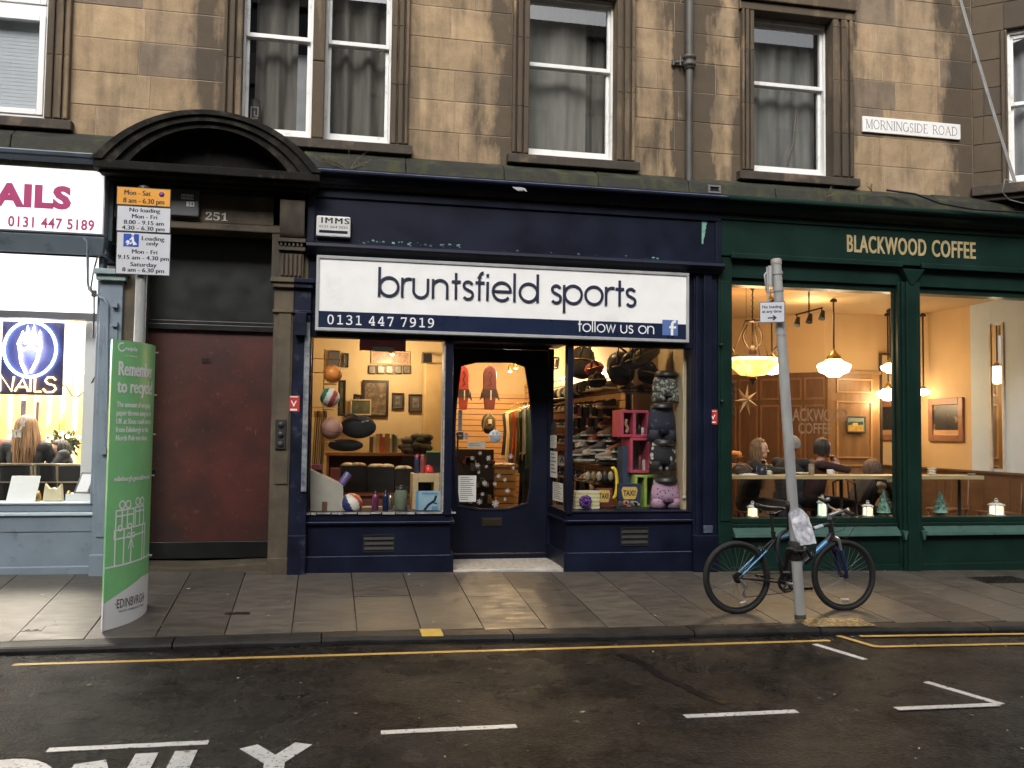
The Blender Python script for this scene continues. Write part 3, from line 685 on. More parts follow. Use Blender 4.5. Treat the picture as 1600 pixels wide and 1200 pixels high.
mb = folds(w4l+.03, w4r+.02, 4.66, 6.5, .40, .022, .23, 4)
top(mb, 'curtain', M('sheer_curtain', (.23, .225, .205), .85, var=.3, scale=3, stretch=(3, 3, .5)), 'thin grey curtain in the sash window beside the street name sign', 'curtain')
mb = MB(); mb.tube([(w4l+.55, .36, 4.67), (w4l+.68, .34, 5.1), (w4l+.72, .33, 5.5)], .012, 6); top(mb, 'curtain_pole', M('pole_wood', (.25, .2, .15), .5), 'slender wooden pole leaning behind glass of the window beside the street name sign', 'pole')
mb = MB(); mb.box(-5.1, wl_r-.02, .25, .262, 4.66, 6.5)
for k in range(48): mb.box(-5.1, wl_r-.02, .247, .2505, 4.68+k*.037, 4.708+k*.037)
top(mb, 'roller_blind', net_white, 'pale blue white blind drawn behind the wide window at far left', 'blind')
mb = MB(); bx, bz = W(398, 170, .32); mb.lathe([(.04, -.19), (.055, -.14), (.06, .05), (.05, .1), (.055, .13)], (bx, .36, bz-.03), 16)
vz = top(mb, 'vase', M('brown_vase', (.09, .07, .06), .5), 'small brown vase with pale meander pattern in the window over the stair doorway', 'vase')
kp = MB(); q = lambda u, v, w_: (bx+.001+u, .302-w_, bz-.05+v)
kp.ribbon([(-.035, -.07), (-.035, .06), (.035, .06), (.035, -.03), (0, -.03), (0, .02)], .011, q, .003); kp.ribbon([(-.015, -.07), (-.015, -.055), (.035, -.055)], .011, q, .003)
kp.build('pattern', M('bone', (.45, .41, .34), .6), vz)
mb = MB(); mb.box(w1r-.16, w1r-.03, .34, .37, 4.68, 5.62); top(mb, 'folding_screen', M('pale_grey_board', (.38, .38, .39), .6), 'tall pale grey panel standing at the right of the curtain over the stair doorway', 'panel')
mb = MB()
def course(x0, x1):
 n = int((x1-x0)/1.1)+1; e = (x1-x0)/n
 for k in range(n):
  a, b = x0+k*e+.002, x0+(k+1)*e-.002; q = .006*wrnd.uniform(-1, 1)
  mb.prism([(a, .05, 4.505), (a, -.03, 4.49+q), (a, -.16+q, 4.40), (a, -.19+q, 4.27), (a, -.17, 4.10), (a, .05, 4.10)], (b-a, 0, 0))
pedL, pedR = W(140, 240, -.42)[0], W(505, 276, -.42)[0]
course(-9, pedL+.25); mb.build('string_course', mossy, ten, bevel=.012)
mb = MB(); course(pedR-.2, 13); mb.build('string_course', mossy, ten, bevel=.012)
BA = R(38); bd = Vector((math.cos(BA), -math.sin(BA), 0)); bn = Vector((-math.sin(BA), -math.cos(BA), 0)); B0 = Vector((bayx, 0, 0))
def BP(x, y, z): p = B0+bd*x-bn*y; return (p.x, p.y, z)
BPv = lambda p: Vector(BP(p.x, p.y, p.z))
bb = BlockMB(); bb.wall(.0, .34, 4.6, ZT, 0, wrnd, P=BP, depth=.12, wr=(.4, .6)); bb.wall(.34, 1.75, ZH+.02, ZT, 0, wrnd, P=BP, depth=.12); bb.wall(1.7, 2.05, 4.6, ZT, 0, wrnd, P=BP, depth=.12)
for a, b, y in ((.30, .345, -.03), (.345, .37, .0)): bb.block(a, b, 4.62, ZH, y, .16, stone_col(wrnd), P=BP)
bb.fin('bay', ten); bm_ = MB(); bm_.T = BPv; bm_.box(-.03, .37, .02, .16, 4.6, ZT); bm_.box(.37, 2.0, .02, .16, ZH+.03, ZT); bm_.build('bay_mortar', mort, ten)
bm_ = MB(); bm_.T = BPv; bm_.box(-.02, 2.07, -.09, .3, 4.50, 4.62); bm_.box(0.0, 2.05, -.03, .3, 4.44, 4.50); bm_.build('bay_sill', sill_stone, ten, bevel=.01)
sash(.375, 1.70, 4.63, ZH+.02, 5.60, y=.10, P=BPv)
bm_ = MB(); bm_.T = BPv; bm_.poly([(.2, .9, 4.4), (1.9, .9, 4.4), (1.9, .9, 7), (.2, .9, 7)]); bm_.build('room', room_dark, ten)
cb = folds(.40, 1.66, 4.68, 6.5, .32, .03, .2, 8, P=BPv); top(cb, 'curtain', M('bay_net', (.42, .42, .43), .85, var=.1), 'pale grey net curtain in the bay window at the top right corner', 'curtain')
mb = MB(); p = B0+bd*2.05; mb.box(p.x, p.x+3, p.y, p.y+.3, 4.44, ZT); mb.build('bay_front', soot_stone2, ten)
px_, _ = W(1077, 140, -.07)
dp = thing('downpipe', 'dark cast iron rainwater pipe running down the stone wall between two windows', 'pipe', (px_, -.07, 4.42))
iron = M('weathered_pipe', (.085, .078, .07), .55, .3, var=.35, scale=6, dirt=.3, dirtc=(.03, .028, .025), stretch=(1, 1, .3))
zc = W(1077, 95, -.07)[1]
mb = MB(); mb.tube([(px_, -.07, 4.42), (px_, -.07, zc)], .042, 14); mb.tube([(px_, -.07, zc), (px_, -.07, 7.4)], .05, 14); mb.build('pipe_run', iron, dp)
mb = MB(); mb.lathe([(.05, -.12), (.058, -.115), (.058, -.085), (.07, -.08), (.07, -.05), (.06, -.045), (.06, -.01), (.075, 0), (.075, .035), (.055, .04)], (px_, -.07, zc+.02), 16); mb.build('collar', iron, dp)
mb = MB(); mb.tube([(px_-.045, -.05, zc), (px_-.16, -.03, zc-.02)], .018, 8); mb.tube([(px_-.10, -.05, zc+.05), (px_-.10, -.06, zc-.06)], .014, 8); mb.tube([(px_-.17, -.03, zc+.01), (px_-.17, -.03, zc-.05)], .022, 8); mb.build('bracket', iron, dp)
vx, vz_ = W(1116, 296, -.2)
mb = MB(); mb.box(vx-.075, vx+.075, -.215, -.18, vz_-.045, vz_-.025); mb.box(vx-.075, vx+.075, -.215, -.18, vz_+.025, vz_+.045); mb.box(vx-.075, vx-.05, -.215, -.18, vz_-.025, vz_+.025); mb.box(vx+.05, vx+.075, -.215, -.18, vz_-.025, vz_+.025)
vt = top(mb, 'wall_vent', M('vent_grey', (.16, .155, .145), .6, var=.2), 'small grey rectangular vent on the mossy ledge where navy meets green shopfront', 'vent', bevel=.004)
mb = MB(); mb.box(vx-.05, vx+.05, -.195, -.185, vz_-.025, vz_+.025); mb.build('opening', black, vt)
x0, x1, z0, z1 = RC(1348, 1501, 187, 215, -.03)
z0, z1 = 5.175, 5.36
sn = thing('street_name_sign', 'long white street name plate reading MORNINGSIDE ROAD on the sandstone wall', 'sign', ((x0+x1)/2, -.02, z0))
mb = MB(); mb.box(x0, x1, -.03, -.004, z0, z1); mb.build('plate', M('sign_white', (.82, .81, .79), .35, var=.04), sn, bevel=.006)
mb = MB()
serif_text(mb, 'MORNINGSIDE ROAD', x0+.04, z0+.04, -.0306, .108, (x1-x0)-.075)
mb.build('lettering', M('faded_grey_letter', (.22, .21, .20), .5), sn)
def sag(a, b, s_, n=14): return [Vector(a)+(Vector(b)-Vector(a))*k/n-Vector((0, 0, s_*4*(k/n)*(1-k/n))) for k in range(n+1)]
def wp(px, py, Y): x, z = W(px, py, Y); return Vector((x, Y, z))
mb = MB(); pts = sag(wp(1480, -70, -.35), wp(1585, 285, -.75), .05); mb.tube(pts, .011, 6); mb.tube([p+Vector((.02, 0, .01)) for p in pts], .008, 6)
mb.tube([wp(1585, 285, -.75), wp(1570, 280, -.7), wp(1566, 300, -.7), wp(1576, 312, -.6), wp(1600, 318, -.5)], .007, 6)
top(mb, 'cable', M('grey_cable', (.25, .25, .24), .5), 'grey pair of cables slanting down past the bay window to its sill', 'cable')
mb = MB(); mb.tube([wp(1385, 297, -.22), wp(1430, 303, -.3), wp(1470, 318, -.36), wp(1520, 327, -.38), wp(1640, 335, -.4)], .012, 6); top(mb, 'cable', black, 'dark cable lying along the top of the green shop cornice', 'cable')
weed = M('dry_weed', (.16, .13, .06), .7, var=.3)
def weeds(px, py, label, n=7, h=.22, Y=-.2, seed=0):
 mb = MB(); r = random.Random(seed); x, z = W(px, py, Y)
 for k in range(n):
  a = r.uniform(-1.2, 1.2); L = h*r.uniform(.5, 1.1); dy = r.uniform(-.05, .02)
  pts = [(x+L*math.sin(a)*t+.01*math.sin(5*t+k), Y+dy*t, z+L*math.cos(a)*t*(1-.35*t)) for t in (0, .25, .5, .75, 1)]
  mb.tube(pts, [.004, .0035, .003, .0025, .0015], 5)
  for t in (2, 3, 4):
   p = Vector(pts[t]); d = Vector((r.uniform(-1, 1), -.3, r.uniform(-.5, 1)))*.018; mb.poly([p, p+d+Vector((.006, 0, 0)), p+d*1.6, p+d-Vector((.006, 0, .004))])
 top(mb, 'weed', weed, label, 'plant')
weeds(545, 268, 'dry straggling weed on the ledge beside the right end of the arched pediment', 9, .34, -.2, 1)
weeds(1292, 308, 'small dry weed on the ledge below the window beside the street name sign', 6, .20, -.26, 2)
weeds(1362, 300, 'curled dead tendril on the ledge below the street name sign', 4, .12, -.26, 3)
# ------------------------------------------------------------------ stair doorway, number 251
YD = .34
ex0, ex1 = W(229, 690, YD)[0], W(424, 690, -.02)[0]
ex0 = -1.93; zt_door = W(326, 508, YD)[1]; z_top = W(326, 349, 0)[1]
def arcpts(x0, x1, zb, rise, n=28):
 c = (x1-x0); r = (c*c/4+rise*rise)/(2*rise); xc = (x0+x1)/2; zc = zb+rise-r; a = math.asin(c/2/r)
 return [(xc+r*math.sin(-a+2*a*k/n), zc+r*math.cos(-a+2*a*k/n)) for k in range(n+1)]
zpb = W(322, 277, -.42)[1]        # bottom of the base cornice
zsp = W(322, 262, -.42)[1]+.02
rise = W(322, 172, -.42)[1]-zsp
outer = arcpts(pedL+.02, pedR-.02, zsp, rise);
mb = MB()
for d0, d1, y0 in ((0, .045, -.44), (.045, .10, -.41), (.10, .155, -.37)):
 A = arcpts(pedL+.02+d0*2.0, pedR-.02-d0*2.0, zsp, rise-d0); B = arcpts(pedL+.02+d1*2.0, pedR-.02-d1*2.0, zsp, rise-d1)
 for k in range(len(A)-1): mb.hexa([(B[k][0], y0, B[k][1]), (B[k+1][0], y0, B[k+1][1]), (B[k+1][0], .1, B[k+1][1]), (B[k][0], .1, B[k][1]), (A[k][0], y0, A[k][1]), (A[k+1][0], y0, A[k+1][1]), (A[k+1][0], .1, A[k+1][1]), (A[k][0], .1, A[k][1])])
pedi = mb.build('pediment', M('pediment_stone', (.014, .013, .011), .8, spec=.15, var=.6, scale=5, bump=.8, bscale=20, dirt=.5, dirtc=(.060, .054, .038), dscale=6), ten)
mb = MB(); I = arcpts(pedL+.3, pedR-.3, zsp, rise-.14); mb.prism([(p[0], -.10, p[1]) for p in I], (0, .2, 0)); mb.build('tympanum', soot_stone, pedi)
mb = MB(); mb.box(pedL+.03, pedR-.03, -.42, .1, zpb+.03, zsp); mb.box(pedL+.07, pedR-.07, -.37, .1, zpb, zpb+.03); mb.box(pedL+.12, pedR-.12, -.24, .1, zpb-.025, zpb); mb.box(pedL+.16, pedR-.16, -.12, .1, zpb-.05, zpb-.025)
mb.build('cornice', soot_stone, pedi, bevel=.01)
lint = M('lintel_stone', (.105, .082, .056), .8, var=.35, scale=3, bump=.4, bscale=30, dirt=.55, dirtc=(.03, .026, .02), dscale=2)
mb = MB(); zl = zpb-.05
mb.box(-2.2, -.17, -.02, .36, z_top, zl); mb.box(-1.95, ex1+.07, -.035, .30, z_top-.07, z_top); mb.build('lintel', lint, ten, bevel=.012)
def pix(px, Y=-.1): return W(px, 650, Y)[0]
p0, pm, p1 = pix(424), pix(455), pix(482)
zcap = W(455, 437, -.12)[1]; zb0 = .22
pil = MB(); pil.box(p0, pm-.001, -.09, .36, zb0, zcap); pilo = pil.build('pilaster', plinth_stone, ten, bevel=.012)
mb = MB(); mb.box(p0+.045, pm-.02, -.105, -.09, zb0+.9, zcap-.30); mb.box(p0-.005, pm-.001, -.11, .36, zb0, zb0+.18); mb.build('pilaster_panel', plinth_stone, pilo, bevel=.008)
mb = MB(); mb.box(p0-.04, pm-.001, -.16, .3, zcap-.03, zcap+.015); mb.box(p0-.02, pm-.001, -.135, .3, zcap-.08, zcap-.03); mb.build('capital', plinth_stone, pilo, bevel=.006); mb = MB(); mb.box(p0-.015, pm-.001, -.12, .3, zcap-.33, zcap-.30); mb.build('neck_moulding', plinth_stone, pilo, bevel=.006)
k0, k1 = W(438, 350, -.1)[0], W(476, 350, -.1)[0]; kz0, kz1 = zcap+.015, zl
con = MB(); con.box(k0-.08, k1+.05, -.02, .36, kz0, kz1); con.box(k0, k1, -.07, .1, kz0, kz1-.55)
cono = con.build('console', soot_stone2, ten, bevel=.008)
fl = MB(); nfl = 5
for k in range(nfl):
 a = k0+.012+(k1-k0-.024)*(k+.12)/nfl; b = k0+.012+(k1-k0-.024)*(k+.72)/nfl; fl.box(a, b, -.095, -.07, kz0+.03, kz1-.58)
fl.box(k0-.012, k1+.012, -.11, .1, kz1-.55, kz1-.51)
for k in range(6): fl.box(k0+(k1-k0)*(k+.1)/6, k0+(k1-k0)*(k+.7)/6, -.12, .1, kz1-.51, kz1-.47)
fl.box(k0-.018, k1+.018, -.135, .1, kz1-.47, kz1-.43); fl.build('fluting', soot_stone2, cono, bevel=.005)
sc_ = MB()
for k in range(14):
 a0 = math.pi*.5*k/14; a1 = math.pi*.5*(k+1)/14
 y0, y1 = -.12-.10*math.sin(a0), -.12-.10*math.sin(a1); z0, z1 = kz1-.43+.36*(1-math.cos(a0)), kz1-.43+.36*(1-math.cos(a1))
 sc_.hexa([(k0, y0, z0), (k1, y0, z0), (k1, .05, z0), (k0, .05, z0), (k0, y1, z1), (k1, y1, z1), (k1, .05, z1), (k0, .05, z1)])
for xx in (k0+.015, k1-.015): sc_.tube([(xx, -.13-.05*math.sin(q*.5)*(1-q/14), kz1-.36+.25*q/14+.02*math.cos(q)) for q in range(14)], .012, 6)
sc_.build('scroll', soot_stone2, cono)
q0, q1 = W(184, 600, -.08)[0], W(207, 600, -.08)[0]
mb = MB(); mb.box(q0, q1+.05, -.06, .36, .24, z_top); lp = mb.build('pilaster', plinth_stone, ten, bevel=.01)
mb = MB(); c0, c1 = W(186, 350, -.1)[0], W(214, 350, -.1)[0]; mb.box(c0-.02, c1+.06, -.03, .3, zcap+.02, zl)
for k in range(4): mb.box(c0+(c1-c0)*(k+.15)/4, c0+(c1-c0)*(k+.7)/4, -.075, -.03, zcap+.05, zl-.55)
mb.box(c0-.02, c1+.02, -.12, .1, zl-.55, zl-.47); mb.box(c0, c1, -.2, .1, zl-.47, zl-.08); mb.build('console', soot_stone2, ten, bevel=.006)
def DOORM():
 m, n, l, b = _nodes('worn_maroon_paint'); tc = n.new('ShaderNodeTexCoord'); v = tc.outputs['Object']
 a = _noise(n, l, v, 1.6, 5, .6); r = _ramp(n, l, a.outputs[0], .3, .72, (.022, .010, .009, 1), (.10, .021, .015, 1))
 d = _noise(n, l, v, 14, 6, .7); dr = _ramp(n, l, d.outputs[0], .60, .74); c = _mix(n, l, dr.outputs[0], r.outputs[0], (.15, .055, .036, 1))
 mp = n.new('ShaderNodeMapping'); mp.inputs['Scale'].default_value = (30, 30, 4); l.new(v, mp.inputs['Vector']); e = _noise(n, l, mp.outputs[0], 1.5, 3, .5); er = _ramp(n, l, e.outputs[0], .72, .76); c = _mix(n, l, er.outputs[0], c, (.16, .10, .085, 1))
 l.new(c, b.inputs['Base Color']); b.inputs['Roughness'].default_value = .5
 bp = n.new('ShaderNodeBump'); bp.inputs['Strength'].default_value = .25; bp.inputs['Distance'].default_value = .004; l.new(d.outputs[0], bp.inputs['Height']); l.new(bp.outputs[0], b.inputs['Normal'])
 return m
zk = W(326, 846, YD)[1]; zd0 = W(326, 874, YD)[1]
dx0, dx1 = -1.88, ex1-.005
mb = MB(); mb.box(dx0, dx1, YD, YD+.05, zk, zt_door-.06); dr = mb.build('door', DOORM(), ten, bevel=.004)
mb = MB(); mb.box(dx0, dx1, YD-.008, YD+.05, zd0+.012, zk-.002); mb.build('kick_plate', M('black_kick', (.008, .008, .009), .35, var=.3), dr, bevel=.003)
mb = MB(); hx, hz = W(236, 735, YD); mb.lathe([(0, -.05), (.018, -.048), (.022, -.035), (.012, -.02), (.02, -.005), (.02, 0)], (hx+.02, YD, hz), 12, 'y'); mb.build('handle', dark_metal, dr)
mb = MB(); nx, nz_ = W(315, 567, YD)
add_text(mb, '251', wall_map(nx, nz_, YD-.006), .07, extrude=.003, cap=.055, bold=.002); mb.build('numerals', M('maroon_numeral', (.03, .015, .014), .4), dr)
mb = MB(); mb.box(dx0, dx1, YD-.05, YD+.05, zt_door-.06, zt_door); mb.box(dx0, dx1, YD-.02, YD+.05, zt_door, zt_door+.04)
fb = mb.build('fanlight_frame', M('black_gloss', (.009, .009, .009), .35, var=.2), ten, bevel=.006)
mb = MB(); mb.box(dx0, dx1, YD+.02, YD+.04, zt_door+.04, z_top-.07); mb.build('fanlight', M('dark_fanlight', (.016, .018, .016), .35, var=.3), fb)
mb = MB(); mb.box(ex1-.012, ex1+.01, .0, YD, .25, z_top-.08); mb.build('door_reveal', plinth_stone, ten)
mb = MB(); N_ = 16; pr = []
for k in range(N_+1):
 x = dx0-.03+(dx1+.02-dx0)*k/N_; sag_ = -.03*math.sin(math.pi*min(1, max(0, (k/N_-.1)/.8)))
 pr.append([mb.vert(p) for p in ((x, .02, .19), (x, .02, zd0-.015+sag_*.9), (x, .05, zd0-.004+sag_), (x, YD+.06, zd0+.004+sag_*.5), (x, YD+.06, .19))])
for A, B in zip(pr, pr[1:]):
 for j in range(4): mb.face((A[j], B[j], B[j+1], A[j+1]))
mb.face(pr[0]); mb.face(pr[-1][::-1]); mb.build('doorstep', plinth_stone, ten)
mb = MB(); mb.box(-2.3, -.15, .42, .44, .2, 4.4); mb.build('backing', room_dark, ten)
mb = MB(); nx, nz_ = W(320, 343, -.03)
add_text(mb, ''.join(chr(0x1D7CE+int(c)) for c in '251'), wall_map(nx, nz_, -.024), .11, extrude=.003, fit=.21)
mb.build('numerals', M('bone_numeral', (.66, .64, .58), .5, var=.2), ten)
x0, x1, z0, z1 = RC(262, 311, 291, 337, -.10)
jb = thing('junction_box', 'grey metal box with two white lettered stickers over the maroon stair door', 'box', ((x0+x1)/2, -.05, z0))
mb = MB(); mb.box(x0-.03, x1, -.10, -.022, z0, z1); mb.build('case', M('box_grey', (.085, .088, .095), .5, var=.1), jb, bevel=.01)
mb = MB(); ax, az = W(283, 311, -.103); mb.box(ax, ax+.115, -.103, -.1, az, az+.05); bx, bz = W(291, 322, -.103); mb.box(bx, bx+.075, -.103, -.1, bz, bz+.047); mb.build('sticker', paper, jb)
mb = MB(); add_text(mb, 'MNH', wall_map(ax+.006, az+.008, -.1038), .04, cap=.034, fit=.10); mb.build('lettering', ink, jb); mb = MB(); add_text(mb, '34', wall_map(bx+.012, bz+.007, -.1038), .04, cap=.034, fit=.05); mb.build('lettering', ink, jb)
x0, x1, z0, z1 = RC(430, 447, 655, 702, -.115)
bz_ = thing('buzzer_panel', 'dark metal door entry buzzer panel on the stone pilaster right of the maroon door', 'buzzer panel', ((x0+x1)/2, -.1, z0))
mb = MB(); mb.box(x0, x1, -.125, -.085, z0, z1); mb.build('plate', M('buzzer_dark', (.022, .02, .018), .6), bz_, bevel=.006)
for k in range(3):
 mb = MB(); mb.lathe([(.03, 0), (.03, -.012), (.02, -.02), (0, -.022)], ((x0+x1)/2, -.125, z0+(z1-z0)*(k+.55)/3.1), 12, 'y'); mb.build('button', M('buzzer_grey', (.04, .038, .036), .5), bz_)
# ------------------------------------------------------------------ sports shop front (navy)
sp = thing('sports_shopfront', 'navy blue painted timber shopfront with recessed door and two display windows', 'shopfront', (1.9, -.05, .2))
YG = .03
def bx(px_, Y): return W(px_, 600, Y)[0]
mb = MB(); pl0, pl1 = pix(455, -.10), pix(482, -.10); mb.box(pl0, pl1, -.095, .3, .2, zcap); mb.box(pl0-.001, pl1+.004, -.115, .3, .2, .62)
pn = mb.build('pilaster', navy_worn, sp, bevel=.008)
mb = MB(); mb.box(pl0+.001, pl1+.03, -.165, .3, zcap-.03, zcap+.015); mb.box(pl0+.001, pl1+.015, -.14, .3, zcap-.08, zcap-.03); mb.build('capital', navy_worn, pn, bevel=.006); mb = MB(); mb.box(pl0+.001, pl1+.008, -.12, .3, zcap-.33, zcap-.30); mb.box(pl0+.02, pl1-.04, -.19, -.09, zcap-.56, zcap-.331); mb.build('neck_moulding', navy_worn, pn, bevel=.006)
mb = MB(); mb.box(pl1-.055, pl1-.005, -.12, -.09, 1.05, zcap-.42); mb.build('worn_strip', M('chipped_white', (.22, .23, .25), .6, var=.5, scale=10, dirt=.5, dirtc=(.02, .024, .05), dscale=8), pn)
r0, r1 = bx(1086, -.1), bx(1124, -.1)
mb = MB(); mb.box(r0, r1, -.06, .3, .18, 3.55); mb.box(r0+.10, r0+.20, -.10, -.06, .62, 3.47); mb.box(r0+.02, r0+.07, -.08, -.06, .3, 3.47); mb.box(r0-.01, r1, -.10, .3, .18, .58)
rp_ = mb.build('pilaster', navy, sp, bevel=.01)
mb = MB(); mb.hexa([(r0+.10, -.115, .60), (r0+.20, -.115, .60), (r0+.20, -.09, .60), (r0+.10, -.09, .60), (r0+.10, -.125, .68), (r0+.20, -.125, .68), (r0+.20, -.09, .68), (r0+.10, -.09, .68)]); mb.build('stop', navy_light, rp_, bevel=.004)
gl0, gl1 = bx(484, YG-.03), bx(700, YG-.03); zg1 = 2.60; zgL = W(590, 803, YG)[1]; zgR = W(982, 795, YG)[1]
zg0 = (zgL+zgR)/2-.01
xr0, xr1 = bx(889, YG-.03), bx(1078, YG-.03)
dR0, dR1 = bx(700, .03), bx(889, .03)                    # mullions either side of the door recess
DY = .80                                                   # how far the door stands back
ddl, ddr = W(705, 700, DY)[0]-.02, W(857, 700, DY)[0]
mb = MB()
mb.box(pl1-.02, gl0+.012, -.03, .10, zg0-.02, 2.66); mb.box(dR0-.035, dR0+.045, -.04, .10, zg0-.02, 2.66)
mb.box(dR1-.03, dR1+.03, -.04, .09, zg0-.02, 2.66); mb.box(xr1+.005, r0+.02, -.03, .10, zg0-.02, 2.66)
mb.box(pl1-.02, r0+.02, -.04, .11, 2.595, 2.80); mb.box(pl1-.03, r0+.02, -.03, .11, 2.80, 3.545); fr_ = mb.build('window_frame', navy, sp, bevel=.006)
mb = MB(); mb.box(dR0-.05, dR0-.0352, -.02, .08, zg0, 2.595); mb.build('bead', M('white_bead', (.30, .29, .27), .6, var=.4, scale=20), fr_)
def pane(x0, x1, y, z0, z1, par, name='pane'):
 p = MB(); p.poly([(x0, y, z0), (x1, y, z0), (x1, y, z1), (x0, y, z1)]); return p.build(name, glass, par)
pane(gl0, dR0-.03, YG, zg0, 2.6, fr_); pane(dR1+.02, xr1+.02, YG, zg0, 2.6, fr_)
A = Vector((dR1, .05)); Bv = Vector((ddr, DY))
def ret(p, t, y_off=0): q = A+(Bv-A)*t; return q.x+y_off, q.y
mb = MB(); mb.poly([(A.x, A.y, zg0), (Bv.x, Bv.y, zg0), (Bv.x, Bv.y, 2.6), (A.x, A.y, 2.6)]); mb.build('pane', glass, fr_)
A2 = Vector((dR0, .05)); B2 = Vector((ddl-.05, DY))
mb = MB(); mb.poly([(A2.x, A2.y, zg0), (B2.x, B2.y, zg0), (B2.x, B2.y, 2.6), (A2.x, A2.y, 2.6)]); mb.build('pane', glass, fr_)
def riser(x0, x1, ret_pt=None, left=False):
 prof = [(-.045, .15, .40, 0.012), (-.01, .40, zg0-.105, 0), (-.05, zg0-.105, zg0-.08, .02), (-.015, zg0-.08, zg0-.005, 0), (-.03, zg0-.005, zg0+.012, .012)]
 mb = MB()
 for y, z0, z1, e in prof:
  if ret_pt is None: mb.box(x0, x1, y, .25, z0, z1)
  else:
   ang = (Vector(ret_pt)-Vector((x1 if left else x0, .0))); n = Vector((ang.y, -ang.x)).normalized()*(1 if left else -1)
   k = y+.012
   px0 = (x1 if left else x0)
   if left:
    pts = [(x0, y), (x1-k*.9, y), (ret_pt[0]-k*.9, ret_pt[1]), (ret_pt[0]-.25, ret_pt[1]+.02), (x0, .3)]
   else:
    pts = [(x0+k*.9, y), (x1, y), (x1, .3), (ret_pt[0]+.3, ret_pt[1]+.02), (ret_pt[0]+k*.9, ret_pt[1])]
   mb.prism([(p[0], p[1], z0) for p in pts], (0, 0, z1-z0))
 return mb
rl = riser(pl1-.005, dR0+.045, (ddl, DY), True).build('stall_riser', navy, sp, bevel=.004)
rr_ = riser(dR1-.03, r0, (ddr+.02, DY), False).build('stall_riser', navy, sp, bevel=.004)
for x0, x1, pa_ in ((pl1, dR0+.04, rl), (dR1-.02, r0, rr_)):
 for e_ in ((-.056, -.049, zg0-.087, zg0-.081), (-.051, -.0455, .395, .401)): ed = MB(); ed.box(x0, x1, *e_); ed.build('worn_edge', navy_light, pa_)
ch = MB(); x = gl0-.02; crn = random.Random(4)
while x < dR0+.05:
 w_ = crn.uniform(.03, .14); ch.box(x, x+w_, -.036, -.029, zg0-.004+crn.uniform(-.006, .003), zg0+.0135); x += w_+crn.uniform(0, .02)
ch.build('chipped_edge', M('chipped_cream', (.30, .29, .27), .7, var=.5, scale=18), rl)
def louvre(px0, px1, py0, py1, par):
 x0, x1, z0, z1 = RC(px0, px1, py0, py1, -.02)
 mb = MB(); mb.box(x0, x1, -.02, -.008, z0, z0+.012); mb.box(x0, x1, -.02, -.008, z1-.012, z1); mb.box(x0, x0+.012, -.02, -.008, z0+.012, z1-.012); mb.box(x1-.012, x1, -.02, -.008, z0+.012, z1-.012)
 v = mb.build('vent', M('vent_frame', (.02, .02, .022), .6, var=.2, spec=.2), par)
 mb = MB(); h = (z1-z0-.03)/3
 for k in range(3):
  a = z0+.015+k*h; mb.hexa([(x0+.012, -.0195, a+.008), (x1-.012, -.0195, a+.008), (x1-.012, -.0102, a+h*.62), (x0+.012, -.0102, a+h*.62), (x0+.012, -.0215, a+.012), (x1-.012, -.0215, a+.012), (x1-.012, -.0102, a+h*.75), (x0+.012, -.0102, a+h*.75)])
 mb.build('louvre', M('louvre_grey', (.032, .031, .03), .6, var=.3, spec=.2), v)
 mb = MB(); mb.box(x0+.01, x1-.01, -.0104, -.0095, z0+.01, z1-.01); mb.build('opening', black, v)
louvre(567, 617, 835, 863, rl); louvre(970, 1014, 824, 853, rr_)
mb = MB(); mb.prism([(dR0+.03, -.03, .16), (dR1+.05, -.03, .16), (ddr+.05, DY, .16), (ddl-.05, DY, .16)], (0, 0, .075)); th = mb.build('threshold', M('pale_step', (.48, .46, .42), .5, var=.25, scale=5, dirt=.3, dirtc=(.16, .14, .12)), sp, bevel=.005)
mb = MB(); mb.prism([(dR0+.08, .06, .2351), (dR1-.02, .06, .2351), (ddr-.03, DY-.06, .2351), (ddl+.03, DY-.06, .2351)], (0, 0, .008)); mb.build('mat', M('coir_mat', (.42, .385, .33), .9, var=.3, scale=20, bump=.4, bscale=80), th)
mb = MB(); mb.prism([(dR0+.03, -.03, 2.63), (dR1+.05, -.03, 2.63), (ddr+.1, DY+.05, 2.63), (ddl-.1, DY+.05, 2.63)], (0, 0, .04)); mb.build('soffit', navy, sp)
dz0 = .30; dtop = 2.60
gpx = [(118, 205), (215, 182), (440, 182), (522, 210), (545, 350), (558, 480), (566, 640), (562, 800), (552, 960), (537, 1064), (420, 1100), (250, 1103), (108, 1082), (92, 960), (83, 800), (80, 640), (86, 480), (102, 330)]
gp = [W(690+u/4, 520+v/4, DY) for u, v in gpx]
gcx = sum(p[0] for p in gp)/len(gp); gcz = sum(p[1] for p in gp)/len(gp)
def rectpt(p):      # project from centre onto the door rectangle
 dx, dz = p[0]-gcx, p[1]-gcz; t = 1e9
 if dx > 1e-6: t = min(t, (ddr-.015-gcx)/dx)
 if dx < -1e-6: t = min(t, (ddl+.015-gcx)/dx)
 if dz > 1e-6: t = min(t, (dtop-gcz)/dz)
 if dz < -1e-6: t = min(t, (dz0-gcz)/dz)
 return (gcx+dx*t, gcz+dz*t)
ring_in = []; ring_out = []
cor = [(ddr-.015, dtop), (ddl+.015, dtop), (ddl+.015, dz0), (ddr-.015, dz0)]
dn = []
for a, b in zip(gp, gp[1:]+gp[:1]):
 for k in range(6): dn.append((a[0]+(b[0]-a[0])*k/6, a[1]+(b[1]-a[1])*k/6))
out = [rectpt(p) for p in dn]
for c in cor:
 j = min(range(len(out)), key=lambda i: (out[i][0]-c[0])**2+(out[i][1]-c[1])**2); out[j] = c
mb = MB(); n_ = len(dn)
